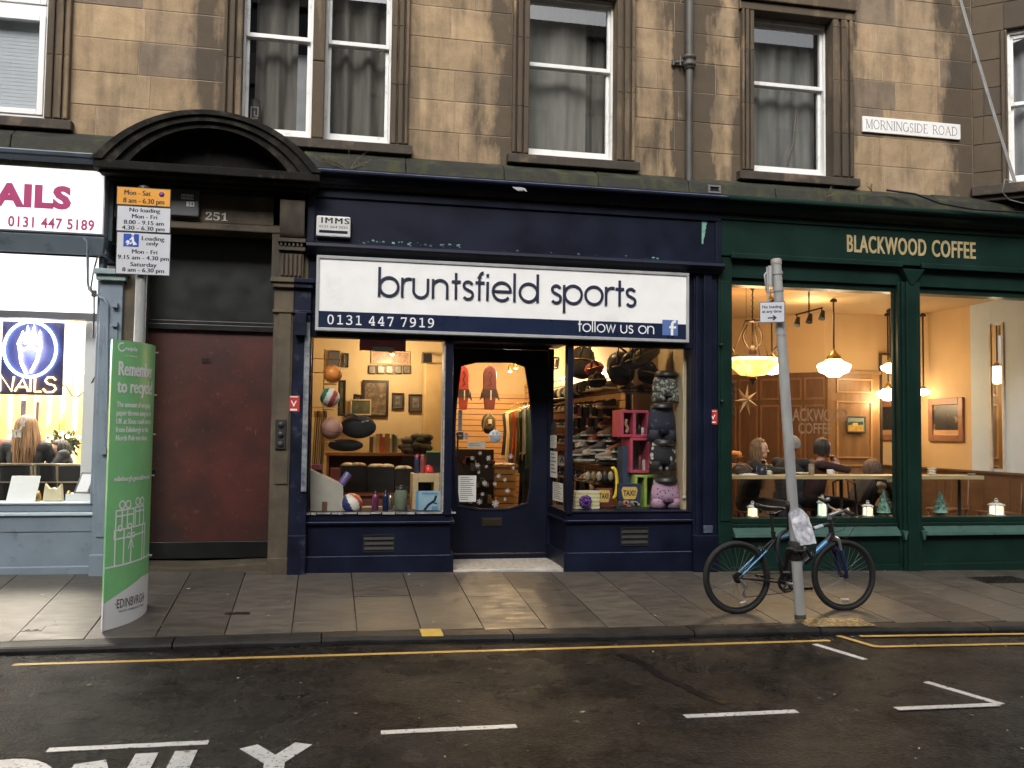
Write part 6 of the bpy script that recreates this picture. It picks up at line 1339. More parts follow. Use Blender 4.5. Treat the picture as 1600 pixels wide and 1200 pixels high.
# ---- right window: caps, shoes and bags on the slatted wall
srnd = random.Random(31)
cap_cols = [('black', (.015, .015, .016)), ('olive', (.10, .095, .05)), ('brown', (.12, .07, .035)), ('grey green', (.15, .16, .12)), ('charcoal', (.04, .038, .035)), ('khaki', (.28, .22, .12))]
cap_m = [M('cap_'+n_.replace(' ', '_'), c, .8) for n_, c in cap_cols]
proto = {}
def shoe(x, y, z, yaw, mat, label, grp='shoes shown along the slatted wall', sole=None):
 key = mat.name
 if key in proto: return dup(proto[key], (x, y, z), (0, 0, yaw), label)
 t = thing('shoe', label, 'shoe', (0, 0, 0), grp); mb = MB(); mb.smooth = True
 secs = [(-.13, .035, .10), (-.10, .045, .115), (-.04, .045, .10), (.02, .042, .075), (.08, .05, .055), (.13, .045, .045), (.155, .02, .03)]
 rows = []
 for X_, w_, h in secs: rows.append([mb.vert((X_, w_*math.cos(R(a)), .02+h*max(0, math.sin(R(a)))**.8)) for a in range(0, 181, 20)])
 for A_, B_ in zip(rows, rows[1:]):
  for k in range(len(A_)-1): mb.face((A_[k], B_[k], B_[k+1], A_[k+1]))
 mb.face(rows[0]); mb.face(rows[-1][::-1]); mb.build('upper', mat, t, local=True)
 mb = MB(); mb.prism([(X_, s_*w_*1.06, 0) for s_, L_ in ((-1, secs), (1, secs[::-1])) for X_, w_, h in L_], (0, 0, .026)); mb.build('sole', sole or M('sole_pale', (.42, .38, .30), .6), t, local=True)
 t.location = (x, y, z); t.rotation_euler = (0, 0, yaw); t.scale = (.86, .86, .86); proto[key] = t; return t
def capob(x, y, z, yaw, k, label):
 key = 'cap%d' % k
 if key in proto: return dup(proto[key], (x, y, z), (R(70), 0, yaw), label)
 t = thing('cap', label, 'cap', (0, 0, 0), 'caps hung in a row on the slatted wall'); mb = MB(); mb.smooth = True; rows = []
 for i in range(6): th_ = R(90*i/5); rows.append([mb.vert((.09*math.cos(th_)*math.cos(R(a)), .09*math.cos(th_)*math.sin(R(a)), .11*math.sin(th_))) for a in range(0, 360, 24)])
 for A_, B_ in zip(rows, rows[1:]):
  for j in range(len(A_)): q = (j+1) % len(A_); mb.face((A_[j], A_[q], B_[q], B_[j]))
 mb.build('crown', cap_m[k], t, local=True)
 mb = MB(); mb.prism([(.06, -.085, 0)]+[(.085+.085*math.cos(R(a)), .09*math.sin(R(a)), 0) for a in range(-80, 81, 20)]+[(.06, .085, 0)], (0, 0, .008)); mb.build('peak', cap_m[k], t, local=True)
 t.location = (x, y, z); t.rotation_euler = (R(70), 0, yaw); proto[key] = t; return t
for k in range(14):
 f = k/13; px_ = 866+58*f; Y_ = 4.1-2.7*f; py_ = 622-17*f
 x = SXR-.16; # on the wall
 d = _ray(px_, py_); tt = (x-CAM.x)/d.x; p = CAM+d*tt
 if p.y > 6.2 or p.y < 1.0: continue
 capob(x, p.y, p.z, R(180+srnd.uniform(-15, 15)), k % 6, '%s cap, %s in the row of caps on the slatted wall' % (cap_cols[k % 6][0], ['1st', '2nd', '3rd', '4th', '5th', '6th', '7th', '8th', '9th', '10th', '11th', '12th', '13th', '14th'][k]+' from the left'))
sh_cols = [('black', (.014, .014, .015)), ('brown', (.12, .06, .03)), ('cream', (.5, .42, .3)), ('charcoal', (.05, .047, .043)), ('rust red', (.33, .07, .03)), ('tan', (.32, .2, .1)), ('dark blue', (.025, .03, .06))]
sh_m = [M('leather_'+n_.replace(' ', '_'), tuple(q*.6 for q in c), .45) for n_, c in sh_cols]
rowname = ['top', 'second', 'third', 'fourth', 'fifth', 'lowest']
for r_ in range(6):
 for k in range(12):
  Y_ = 1.25+.28*k; zz = 2.2-.23*r_; ci = srnd.choice([0, 0, 0, 0, 1, 2, 3, 3, 4, 6])
  o = shoe(SXR-.16, Y_, zz, R(200+srnd.uniform(-25, 25)), sh_m[ci], '%s shoe, place %s on the %s row of the shoe wall' % (sh_cols[ci][0], ['nearest the window', 'two', 'three', 'four', 'five', 'six', 'seven', 'eight', 'nine', 'ten', 'eleven', 'farthest back'][k], rowname[r_]))
mb = MB()
for r_ in range(6): mb.box(SXR-.27, SXR-.035, 1.1, 4.6, 2.185-.23*r_, 2.195-.23*r_)
mb.build('shoe_ledge', M('clear_ledge', (.20, .12, .06), .4), sp)
for k in range(7):
 f = k/6; Y_ = 1.6+.42*k; garment(SXR-.22, Y_, 1.03+.10*(k % 2), ['cream', 'black', 'tan', 'grey', 'brown', 'cream and black', 'dark'][k]+' top low on the slatted wall under the shoes, %s from the window' % ['first', 'second', 'third', 'fourth', 'fifth', 'sixth', 'seventh'][k], [sh_m[2], sh_m[0], sh_m[5], sh_m[3], sh_m[1], sh_m[2], sh_m[6]][k], .45, .26, R(75))
pk_m = [sh_m[0], sh_m[2], sh_m[0], sh_m[3], sh_m[0], small[0], sh_m[1], small[3]]
for r_ in range(3):
 for k in range(11):
  x, z = W(899+7.6*k+2*(r_ % 2), 640+17*r_, 1.35); w_ = .026+.012*((k*7+r_) % 3); mb = MB(); mb.box(x-w_, x+w_, 1.34, 1.37, z-.06-.02*((k+r_) % 3), z+.03); mb.tube([(x, 1.355, z+.03), (x, 1.355, z+.06), (x, 1.5, z+.065)], .004, 4)
  top(mb, 'hanging_packet', pk_m[(k*5+r_*3) % 8], 'one of the small packets hung on pegs in dense rows behind the right window', 'packet', 'packets hung on pegs behind the right window')
for k in range(10):
 px_ = 902+9*k; x, z = W(px_, 690+10*math.sin(k*2.1), 1.05); shoe(x, 1.05, z, R(200+srnd.uniform(-40, 40)), sh_m[[0, 2, 3, 4, 1, 5, 0, 6, 2, 3][k]], '%s trainer on the rack near the window glass, %s from the left' % (sh_cols[[0, 2, 3, 4, 1, 5, 0, 6, 2, 3][k]][0], ['1st', '2nd', '3rd', '4th', '5th', '6th', '7th', '8th', '9th', '10th'][k]), 'trainers on the rack near the glass')
for k in range(9):
 px_ = 905+9*k; x, z = W(px_, 712+8*math.sin(k*1.7), .95); shoe(x, .95, z, R(190+srnd.uniform(-40, 40)), sh_m[[3, 0, 2, 0, 5, 3, 4, 0, 1][k]], '%s trainer low on the rack near the window glass, %s from the left' % (sh_cols[[3, 0, 2, 0, 5, 3, 4, 0, 1][k]][0], ['1st', '2nd', '3rd', '4th', '5th', '6th', '7th', '8th', '9th'][k]), 'trainers on the rack near the glass')
mb = MB(); xa, za = W(898, 697, 1.1); xb_, _ = W(990, 697, 1.1)
for dz_ in (0, -.19, -.38, -.58): mb.box(xa, xb_, .93, 1.2, za+dz_-.012, za+dz_)
mb.box(xa, xa+.02, 1.18, 1.2, FS, za+.3); mb.box(xb_-.02, xb_, 1.18, 1.2, FS, za+.3); top(mb, 'shoe_rack', dark_metal, 'dark metal shoe rack behind the glass of the right shop window', 'rack')
for k in range(7):
 px_ = 918+9*k; x, z = W(px_, 744, .85); mb = MB(); mb.ball((x, .85, z), .035, 7, (1, .7, 1.6)); top(mb, 'glove', [sh_m[2], sh_m[5], sh_m[2], sh_m[3], sh_m[2], sh_m[0], sh_m[5]][k], ['cream', 'tan', 'off white', 'charcoal', 'pale', 'black', 'light brown'][k]+' glove hanging in the low row behind the game boxes', 'glove', 'gloves hanging low in the right window')
def bag(px0, px1, py0, py1, Y_, label, mat, tilt=0, nm='sports_bag', strap=True):
 x0, x1, z0, z1 = RC(px0, px1, py0, py1, Y_); xc, zc = (x0+x1)/2, (z0+z1)/2; a, c = (x1-x0)/2, (z1-z0)/2
 t = thing(nm, label, 'bag', (xc, Y_, zc)); mb = MB(); mb.smooth = True; rows = []
 for k in range(9):
  u = -1+2*k/8; q = (1-abs(u)**2.6)**.5*.98+.02 if abs(u) < 1 else .15
  rows.append([mb.vert((u*a, .6*c*q*math.cos(R(b_)), c*q*(abs(math.sin(R(b_)))**.8)*(1 if math.sin(R(b_)) > 0 else -1)+.01*noise.noise((u*3, b_, 1)))) for b_ in range(0, 360, 24)])
 for A_, B_ in zip(rows, rows[1:]):
  for j in range(15): mb.face((A_[j], A_[(j+1) % 15], B_[(j+1) % 15], B_[j]))
 mb.face(rows[0][::-1]); mb.face(rows[-1]); mb.build('body', mat, t, local=True)
 if strap:
  mb = MB(); mb.tube([(-a*.4, -.55*c, c*.3), (-a*.3, -.6*c, c*.9), (0, -.3*c, c*1.25), (a*.3, -.6*c, c*.9), (a*.4, -.55*c, c*.3)], .014, 6); mb.build('strap', black, t, local=True)
  mb = MB(); mb.tube([(-a*.8, -.5*c, c*.15), (0, -.66*c, c*.2), (a*.8, -.5*c, c*.15)], .008, 5); mb.build('zip', brass, t, local=True)
 t.rotation_euler = (0, tilt, 0); return t
bag(948, 992, 549, 603, .75, 'big black holdall hanging at the top of the right shop window', M('holdall_black', (.009, .008, .007), .35, var=.6, scale=8, bump=.6, bscale=14), R(-10))
bag(967, 1026, 543, 575, .62, 'black racket cover with gold piping slanting across the top of the window', M('cover_black', (.008, .0075, .007), .3, var=.5, scale=9, bump=.6, bscale=14), R(-24))
bag(985, 1034, 541, 566, .55, 'gold and olive racket cover lying topmost in the right window', M('cover_gold', (.20, .145, .05), .4, var=.6, scale=7), R(-28))
bag(913, 944, 566, 586, 1.0, 'bright red kit bag left of the big black holdall', M('kit_red', (.52, .06, .04), .6, var=.2), R(-15))
bag(917, 948, 584, 606, .95, 'small black bag hanging under the red kit bag', M('small_black', (.016, .015, .015), .7, var=.3), R(-4))
bag(889, 930, 541, 593, 1.5, 'large dark brown duffel at the upper left of the right window', M('duffel_brown', (.022, .016, .011), .7, var=.4, scale=6), R(5))
bag(996, 1030, 570, 600, .7, 'dark grey rucksack behind the first pair of boxer shorts', M('ruck_grey', (.03, .03, .028), .7, var=.4), R(12))
for k in range(6):
 px_ = 980+10*k; x, z = W(px_, 612+4*(k % 2), .8); shoe(x, .8, z, R(200+srnd.uniform(-30, 30)), sh_m[[1, 0, 5, 3, 4, 1][k]], sh_cols[[1, 0, 5, 3, 4, 1][k]][0]+' trainer hanging over the pink crate, %s from the left' % ['1st', '2nd', '3rd', '4th', '5th', '6th'][k], 'trainers above the pink crates')
def crate(px0, px1, py0, py1, Y_, label, mat, depth=.34, div=None, yaw=0):
 x0, x1, z0, z1 = RC(px0, px1, py0, py1, Y_); t = thing('painted_crate', label, 'crate', ((x0+x1)/2, Y_, z0)); f_ = .03
 mb = MB(); mb.box(x0, x0+f_, Y_, Y_+depth, z0, z1); mb.box(x1-f_, x1, Y_, Y_+depth, z0, z1); mb.box(x0+f_, x1-f_, Y_, Y_+depth, z0, z0+f_); mb.box(x0+f_, x1-f_, Y_, Y_+depth, z1-f_, z1)
 if div: xd = x0+(x1-x0)*div; mb.box(xd, xd+f_*1.2, Y_, Y_+depth, z0+f_, z1-f_)
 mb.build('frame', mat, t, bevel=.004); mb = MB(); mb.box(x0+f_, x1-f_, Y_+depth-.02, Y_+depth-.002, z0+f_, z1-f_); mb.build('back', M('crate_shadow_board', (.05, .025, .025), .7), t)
 return x0, x1, z0, z1
pk = M('crate_pink', (.44, .06, .11), .55, var=.15); gr_ = M('crate_lime', (.30, .42, .08), .55, var=.12)
x0, x1, z0, z1 = crate(971, 1014, 641, 683, .52, 'upper pink painted crate in the right shop window', pk, div=.42)
crate(985, 1016, 684, 739, .50, 'lower pink painted crate stacked under the other', pk)
crate(992, 1030, 742, 796, .46, 'lime green painted crate standing on the window floor', gr_, div=.38)
x0, x1, z0, z1 = RC(973, 990, 697, 752, .6); mb = MB(); mb.box(x0, x1, .6, .8, zg0, z1); top(mb, 'blue_box', M('slate_blue', (.03, .05, .09), .5, var=.2), 'tall slate blue carton left of the lower pink crate', 'carton', bevel=.004)
for k, (px_, py_, h) in enumerate(((999, 679, 16), (1004, 679, 13), (1000, 735, 24), (1006, 735, 20), (1011, 735, 26))):
 bottle(px_, py_, 5, h, .60, [black, small[4], small[0], small[4], small[3]][k], ['small black bottle in the upper pink crate', 'small white bottle in the upper pink crate', 'wine coloured bottle in the lower pink crate', 'white bottle in the middle of the lower pink crate', 'slate coloured tall bottle in the lower pink crate'][k])
x0, x1, z0, z1 = RC(974, 984, 652, 679, .6); mb = MB()
for k in range(7): mb.ball(((x0+x1)/2+.012*math.sin(k), .6, z0+.03+k*(z1-z0-.05)/7), .022, 6)
top(mb, 'bead_string', M('tan_beads', (.35, .2, .12), .5), 'string of tan balls inside the upper pink crate', 'beads')
def PAT(name, base, spot, scale, thr, vor=True):
 m, n, l, b = _nodes(name); tc = n.new('ShaderNodeTexCoord')
 if vor:
  v = n.new('ShaderNodeTexVoronoi'); v.inputs['Scale'].default_value = scale; l.new(tc.outputs['Object'], v.inputs['Vector']); r = _ramp(n, l, v.outputs['Distance'], thr, thr+.06, c4(spot), c4(base))
 else:
  v = _noise(n, l, tc.outputs['Object'], scale, 3, .7); r = _ramp(n, l, v.outputs[0], thr, thr+.05, c4(base), c4(spot))
 l.new(r.outputs[0], b.inputs['Base Color']); b.inputs['Roughness'].default_value = .75; return m
def boxer(px0, px1, py0, py1, Y_, label, mat, band, bandc=None):
 x0, x1, z0, z1 = RC(px0, px1, py0, py1, Y_); xc = (x0+x1)/2; w_ = (x1-x0)/2; h = z1-z0
 t = thing('boxer_shorts', label, 'underwear', (xc, Y_, z0)); mb = MB(); mb.smooth = True
 prof = [(1.0, .80), (.93, .82), (.75, .94), (.5, 1.0), (.22, 1.03)]
 def ring(zz, cx, rx, ry): return [mb.vert((cx+rx*math.cos(R(a)), Y_+ry*math.sin(R(a)), zz)) for a in range(0, 360, 20)]
 rows = [ring(z0+h*q, xc, w_*k, w_*.52*k) for q, k in prof]
 for A_, B_ in zip(rows, rows[1:]):
  for j in range(18): mb.face((A_[j], B_[j], B_[(j+1) % 18], A_[(j+1) % 18]))
 for s_ in (-1, 1):
  lg = [ring(z0+h*q, xc+s_*w_*.52, w_*k, w_*.5) for q, k in ((.34, .46), (.2, .50), (0, .53))]
  for A_, B_ in zip(lg, lg[1:]):
   for j in range(18): mb.face((A_[j], B_[j], B_[(j+1) % 18], A_[(j+1) % 18]))
  mb.face(lg[0]); mb.face(lg[-1][::-1])
 mb.face(rows[-1][::-1]); mb.build('cloth', mat, t)
 mb = MB(); mb.smooth = True; rs_ = [ring2 for ring2 in ([ [mb.vert((xc+w_*k*math.cos(R(a)), Y_+w_*.525*k*math.sin(R(a)), z0+h*q)) for a in range(0, 360, 20)] for q, k in ((.90, .835), (1.01, .82)) ])]
 for j in range(18): mb.face((rs_[0][j], rs_[0][(j+1) % 18], rs_[1][(j+1) % 18], rs_[1][j]))
 mb.build('waistband', band, t)
 mb = MB(); mb.lathe([(w_*.80, z1-.01-z0), (w_*.78, h+.03), (w_*.60, h+.045)], (xc, Y_, z0), 18); mb.build('torso_form', black, t)
boxer(1019, 1061, 586, 628, .30, 'grey floral boxer shorts, topmost of the four on display forms', PAT('grey_floral', (.05, .055, .05), (.34, .35, .30), 26, .50, False), navy_ink)
boxer(1012, 1055, 636, 690, .30, 'navy boxer shorts with blue blotches, second from top', PAT('navy_blotch', (.014, .016, .03), (.05, .07, .16), 16, .60, False), M('band_black', (.02, .02, .022), .6))
boxer(1015, 1056, 692, 735, .26, 'black boxer shorts with big white spots, third from top', PAT('white_spots', (.014, .014, .016), (.45, .44, .42), 14, .30), M('band_white', (.62, .61, .6), .6))
boxer(1017, 1062, 751, 793, .24, 'lilac pink boxer shorts with dark specks at the bottom right', PAT('lilac_specks', (.42, .26, .36), (.12, .07, .14), 24, .22), M('band_lilac', (.4, .36, .45), .6))
def gamebox(px0, px1, py0, py1, Y_, label, c, tilt=.12, text=True):
 x0, x1, z0, z1 = RC(px0, px1, py0, py1, Y_); t = thing('game_box', label, 'game', ((x0+x1)/2, Y_, z0)); mb = MB(); mb.box(x0, x1, Y_, Y_+.05, z0, z1); mb.build('box', c, t, bevel=.003)
 if text:
  mb = MB(); q = wall_map(x0, z0, Y_-.001); w_, h = x1-x0, z1-z0
  yel = M('game_yellow', (.62, .42, .09), .5)
  pz = h*.42
  pts = [(w_*.2, pz), (w_*.25, pz-.03), (w_*.75, pz-.03), (w_*.8, pz), (w_*.86, pz+.07), (w_*.8, pz+.105), (w_*.2, pz+.105), (w_*.14, pz+.07)]; k = [mb.vert(q(u, v, .001)) for u, v in pts]; mb.face(k); mb.build('panel', yel, t)
  mb = MB(); add_text(mb, 'TAXI!', lambda u, v, w__: q(w_*.22+u, pz+.01+v, .0022+w__), .07, cap=.06, bold=.003, fit=w_*.56); mb.build('lettering', M('game_dark', (.03, .025, .05), .5), t)
gamebox(966, 1001, 756, 790, .26, 'navy board game box with yellow badge in the right shop window', M('game_navy', (.022, .03, .075), .5))
gamebox(931, 957, 763, 793, .34, 'maroon board game box with yellow badge behind the striped gift', M('game_maroon', (.13, .025, .022), .5))
x0, x1, z0, z1 = RC(963, 1002, 778, 796, .16); mb = MB(); mb.box(x0, x1, .14, .24, zg0, zg0+.05); t = top(mb, 'game_tray', M('tray_black', (.03, .03, .03), .5), 'low tray of coloured game pieces in front of the navy game box', 'tray')
for k in range(16): mb = MB(); a = srnd.uniform(x0+.03, x1-.03); mb.box(a-.02, a+.02, .13, .19, zg0+.045+srnd.uniform(0, .05), zg0+.06+srnd.uniform(0, .05)); mb.build('game_piece', [small[4], small[2], M('piece_coral', (.6, .16, .08), .5), small[3]][k % 4], t)
x0, x1, z0, z1 = RC(899, 937, 767, 795, .18); t = thing('gift_box', 'gift with yellow and white stripes and a purple bow', 'gift', ((x0+x1)/2, .18, z0)); n_ = 9
mb = MB()
for k in range(n_): mb.mi = k % 2; mb.box(x0+.0005*k, x1-.0005*k, .18, .26, z0+(z1-z0)*k/n_, z0+(z1-z0)*(k+1)/n_)
mb.build('box', [M('gift_white', (.6, .6, .54), .5), M('gift_yellow', (.55, .45, .10), .5)], t)
mb = MB()
for k in range(9): a = R(40*k); mb.ball(((x0+x1)/2-.03+.045*math.cos(a), .155, z0+.085+.045*math.sin(a)), .03, 6, (1, .6, .8))
mb.ball(((x0+x1)/2-.03, .14, z0+.085), .03, 6); mb.tube([((x0+x1)/2-.02, .15, z0+.06), ((x0+x1)/2+.03, .15, z0+.0)], .012, 6); mb.build('bow', M('purple_ribbon', (.10, .03, .20), .35), t)
x, z = W(958, 755, .5); mb = MB(); mb.tube([(x+.045*math.sin(R(a)), .5, z+.17*math.cos(R(a))) for a in range(-20, 200, 12)], .02, 8); top(mb, 'yellow_ring', M('bright_yellow', (.72, .52, .03), .4), 'bright yellow curved toy behind the maroon game box', 'toy')
mb = MB(); q = [wp(1068+math.sin(k*.7)*.9, 545+k*8.0, .10) for k in range(30)]; mb.tube(q, .006, 6); mb.ball(q[-1], .02, 6); top(mb, 'blind_cord', M('cord_white', (.6, .58, .5), .6), 'white blind cord hanging at the right edge of the right shop window', 'cord')
mb = MB()
for py_ in (729, 741): x, z = W(1056, py_, .28); x2, _ = W(1069, py_, .28); mb.tube([(x, .28, z), (x2, .28, z)], .01, 6)
top(mb, 'orange_rods', M('orange_plastic', (.85, .16, .06), .4), 'two short bright orange rods beside the black spotted boxer shorts', 'rods')
mb = MB(); x0, _ = W(1064, 670, .45); mb.box(x0, 3.86, .42, .46, zg0, 2.6); top(mb, 'side_panel', M('dark_green_panel', (.025, .05, .02), .6), 'dark green panel at the right hand end of the right shop window', 'panel')
mb = MB(); x0, x1, z0, z1 = RC(1037, 1059, 545, 585, .75); mb.box(x0, x1, .75, .79, z0-.6, z1); mb.build('window_back', M('pale_back_board', (.36, .30, .20), .6), sp)
mb = MB(); x, z = W(1058, 735, .36)
pts = [W(1050+10*math.sin(k*.4+.6)+.4*k, 640+19*k, .40) for k in range(9)]
mb.tube([(p[0], .42, p[1]) for p in pts], [.02, .03, .035, .03, .02, .03, .04, .03, .02], 8); top(mb, 'drape', M('net_drape', (.40, .38, .34), .7), 'pale twisted net drape behind the boxer shorts', 'drape')
# ------------------------------------------------------------------ people: one remeshed body each, then skin / clothes / shoes by the nearest limb
import numpy as np
def person(name, label, caps, mats, loc, yaw, hair=None, vox=.0075, extra=None, group=None):
 bm = bmesh.new(); mb = MB()
 for p0, r0, p1, r1, mi in caps:
  p0, p1 = Vector(p0), Vector(p1)
  if (p1-p0).length < 1e-4: mb.ball(p0, r0, 8)
  else:
   d = (p1-p0).normalized(); n = 5
   pts = [p0-d*r0*math.cos(R(90*k/n)) for k in range(n)]+[p0+(p1-p0)*k/4 for k in range(5)]+[p1+d*r1*math.sin(R(90*k/n)) for k in range(1, n+1)]
   rs = [max(.0008, r0*math.sin(R(90*k/n))) for k in range(n)]+[r0+(r1-r0)*k/4 for k in range(5)]+[max(.0008, r1*math.cos(R(90*k/n))) for k in range(1, n+1)]
   mb.tube(pts, rs, 12)
 me = bpy.data.meshes.new('tmp'); me.from_pydata([tuple(v) for v in mb.v], [], mb.f); me.update()
 ob = bpy.data.objects.new('tmp', me); col.objects.link(ob)
 md = ob.modifiers.new('r', 'REMESH'); md.mode = 'VOXEL'; md.voxel_size = vox
 ms = ob.modifiers.new('s', 'SMOOTH'); ms.iterations = 4; ms.factor = .5
 dg = bpy.context.evaluated_depsgraph_get(); m2 = bpy.data.meshes.new_from_object(ob.evaluated_get(dg)); bpy.data.objects.remove(ob)
 c = np.array([p.center for p in m2.polygons]); best = np.full(len(c), 9.0); mi_ = np.zeros(len(c), int)
 for p0, r0, p1, r1, mi in caps:
  a, b = np.array(p0), np.array(p1); d = b-a; L = max(1e-9, d@d); t = np.clip(((c-a)@d)/L, 0, 1)
  q = np.linalg.norm(c-(a+t[:, None]*d), axis=1)-(r0+(r1-r0)*t); w_ = q < best; best[w_] = q[w_]; mi_[w_] = mi
 for m in mats: m2.materials.append(m)
 m2.polygons.foreach_set('material_index', mi_.tolist()); m2.polygons.foreach_set('use_smooth', [True]*len(c)); m2.name = 'body'
 t = thing(name, label, 'person', (0, 0, 0), group); o = bpy.data.objects.new('body', m2); col.objects.link(o); o.parent = t; KIDS.setdefault(t.name, []).append(o)
 if hair:
  hb = MB(); hm, strands = hair
  for pts, r in strands: hb.tube(pts, r, 8)
  hb.build('hair', hm, t, local=True)
 if extra:
  for nm, f, m in extra: e = MB(); f(e); e.build(nm, m, t, local=True)
 t.location = loc; t.rotation_euler = (0, 0, yaw); return t
def hand(w_, f, up, mi, curl=.5):
 w_, f, up = Vector(w_), Vector(f).normalized(), Vector(up); up = (up-f*up.dot(f)).normalized(); s_ = f.cross(up); out = []
 k = w_+f*.075
 for q in (-.028, 0, .028): out.append((tuple(w_+f*.01+s_*q*.6), .016, tuple(k+s_*q), .015, mi))
 for q, L in ((-.034, .060), (-.012, .072), (.011, .068), (.033, .054)):
  a = k+s_*q; b = a+(f*.8-up*curl*.5).normalized()*L*.55; c = b+(f*(1-curl)-up*curl*1.3).normalized()*L*.5
  out += [(tuple(a), .0095, tuple(b), .0085, mi), (tuple(b), .0085, tuple(c), .007, mi)]
 a = w_+f*.02-s_*.034; b = a+(f*.7-s_*.6-up*.3).normalized()*.036; c = b+(f*.9-s_*.1-up*.4).normalized()*.03
 out += [(tuple(a), .012, tuple(b), .0105, mi), (tuple(b), .0105, tuple(c), .008, mi)]
 return out
def head(c, f, mi, up=(0, 0, 1)):
 c, f, up = Vector(c), Vector(f).normalized(), Vector(up); f = (f-up*f.dot(up)).normalized(); s_ = f.cross(up)
 P = lambda a, b, u: tuple(c+f*a+s_*b+up*u)
 o = [(P(-.02, 0, .02), .088, P(.015, 0, .015), .083, mi), (P(.03, 0, -.04), .066, P(.045, 0, -.075), .045, mi), (P(.062, 0, -.085), .024, P(.066, 0, -.098), .020, mi),
  (P(.085, 0, .0), .010, P(.107, 0, -.032), .0115, mi), (P(.10, .010, -.036), .008, P(.10, -.010, -.036), .008, mi), (P(.082, .022, -.066), .0075, P(.082, -.022, -.066), .0075, mi),
  (P(.078, .035, .028), .009, P(.078, -.035, .028), .009, mi)]
 for q in (-1, 1): o += [(P(-.012, q*.084, .01), .013, P(-.02, q*.088, -.02), .010, mi), (P(.05, q*.045, -.02), .024, P(.045, q*.05, -.03), .022, mi)]
 return o
def eyes(c, f, up=(0, 0, 1)):
 c, f, up = Vector(c), Vector(f).normalized(), Vector(up); f = (f-up*f.dot(up)).normalized(); s_ = f.cross(up)
 def fn(e):
  for q in (-1, 1): e.ball(c+f*.083+s_*q*.032+up*.006, .0085, 6, (1, 1, .7))
 def br(e):
  for q in (-1, 1): e.tube([c+f*.086+s_*q*.016+up*.026, c+f*.085+s_*q*.034+up*.031, c+f*.076+s_*q*.05+up*.025], .0035, 5)
 def mo(e): e.tube([c+f*.088-s_*.02-up*.066, c+f*.091-up*.065, c+f*.088+s_*.02-up*.066], .0035, 5)
 return [('eye', fn, ink), ('eyebrow', br, M('brow', (.06, .04, .025), .8)), ('mouth', mo, M('lips', (.36, .12, .10), .5))]
def seated(seat_h, lean, mats_i, head_c, hf, elbowL, handL, elbowR, handR, sh=.19, waist=.13, chest=.15, knees=None, hd=(None, None)):
 S, C_, T, Sh = mats_i     # skin, top, trousers, shoes
 lx = math.sin(lean); lz = math.cos(lean); hip = Vector((0, 0, seat_h+.09)); chs = hip+Vector((lx*.36, 0, lz*.36)); nk = hip+Vector((lx*.52, 0, lz*.52))
 caps = [(tuple(hip+Vector((0, -.06, 0))), waist, tuple(hip+Vector((0, .06, 0))), waist, T), (tuple(hip), waist*1.02, tuple(chs), chest*.86, C_)]
 for q in (-1, 1):
  caps += [(tuple(hip+Vector((0, q*.05, .05))), waist*.85, tuple(chs+Vector((0, q*.07, 0))), chest*.74, C_), (tuple(chs+Vector((0, q*.05, .06))), .085, tuple(chs+Vector((-.005, q*sh, .095))), .062, C_)]
  kx, kz = (knees or (.43, seat_h+.07)); kn = Vector((kx, q*.11, kz)); an = Vector((kx-.06, q*.11, .09))
  caps += [(tuple(hip+Vector((.02, q*.085, -.01))), .088, tuple(kn), .062, T), (tuple(kn), .06, tuple(an), .042, T), (tuple(an), .045, tuple(an+Vector((.05, 0, -.045))), .042, Sh), (tuple(an+Vector((-.02, 0, -.05))), .04, tuple(an+Vector((.15, 0, -.055))), .034, Sh)]
 caps += [(tuple(nk+Vector((0, 0, -.06))), .058, tuple(Vector(head_c)+Vector((-.01, 0, -.06))), .050, S)]
 for q, el, hn, ax in ((1, elbowL, handL, hd[0]), (-1, elbowR, handR, hd[1])):
  shp = chs+Vector((-.005, q*sh, .095)); el = Vector(el); hn = Vector(hn); f = (hn-el).normalized()
  caps += [(tuple(shp), .056, tuple(el), .044, C_), (tuple(el), .043, tuple(el+(hn-el)*.8), .033, C_), (tuple(el+(hn-el)*.75), .029, tuple(hn), .024, S)]
  caps += hand(hn, ax[0] if ax else f, ax[1] if ax else (0, 0, 1), S, ax[2] if ax else .5)
 return caps+head(head_c, hf, S)
skin = M('skin', (.52, .30, .20), .5, var=.06); skin2 = M('skin_tan', (.42, .23, .15), .5, var=.06)
shoe_m = M('dark_shoe', (.02, .018, .016), .4); jean = M('dark_denim', (.012, .014, .022), .8)
def strands(hc, f, n, L, rnd_, width=1.0, rad=.099, fringe=50):
 hc, f = Vector(hc), Vector(f).normalized(); up = Vector((0, 0, 1)); f = (f-up*f.z).normalized(); s_ = f.cross(up); out = []
 c = hc-f*.014+up*.014
 for k in range(n):
  a = math.pi*2*k/n+rnd_.uniform(-.05, .05); d = f*math.cos(a)+s_*math.sin(a); face = abs((a+math.pi) % (2*math.pi)-math.pi) < R(62)
  q = rnd_.uniform(.94, 1.06)
  ths = (4, 18, 34, fringe) if face else (4, 25, 48, 70, 92)
  pts = [c+(d*math.sin(R(t))+up*math.cos(R(t))*1.06)*rad*q for t in ths]; rs = [.010]*len(pts)
  if not face:
   if L > .1:
    for j in range(1, 5): u = j/4; pts.append(c+d*rad*q*(1+(width-1)*math.sin(u*2.2))*(1-.12*u*u)-up*L*u*rnd_.uniform(.94, 1.06)+s_*.01*math.sin(u*5+k)); rs.append(.011*(1-.6*u))
   else: pts.append(c+d*rad*.93*q-up*L); rs.append(.007)
  else: rs[-1] = .005
  out.append((pts, rs))
 return out
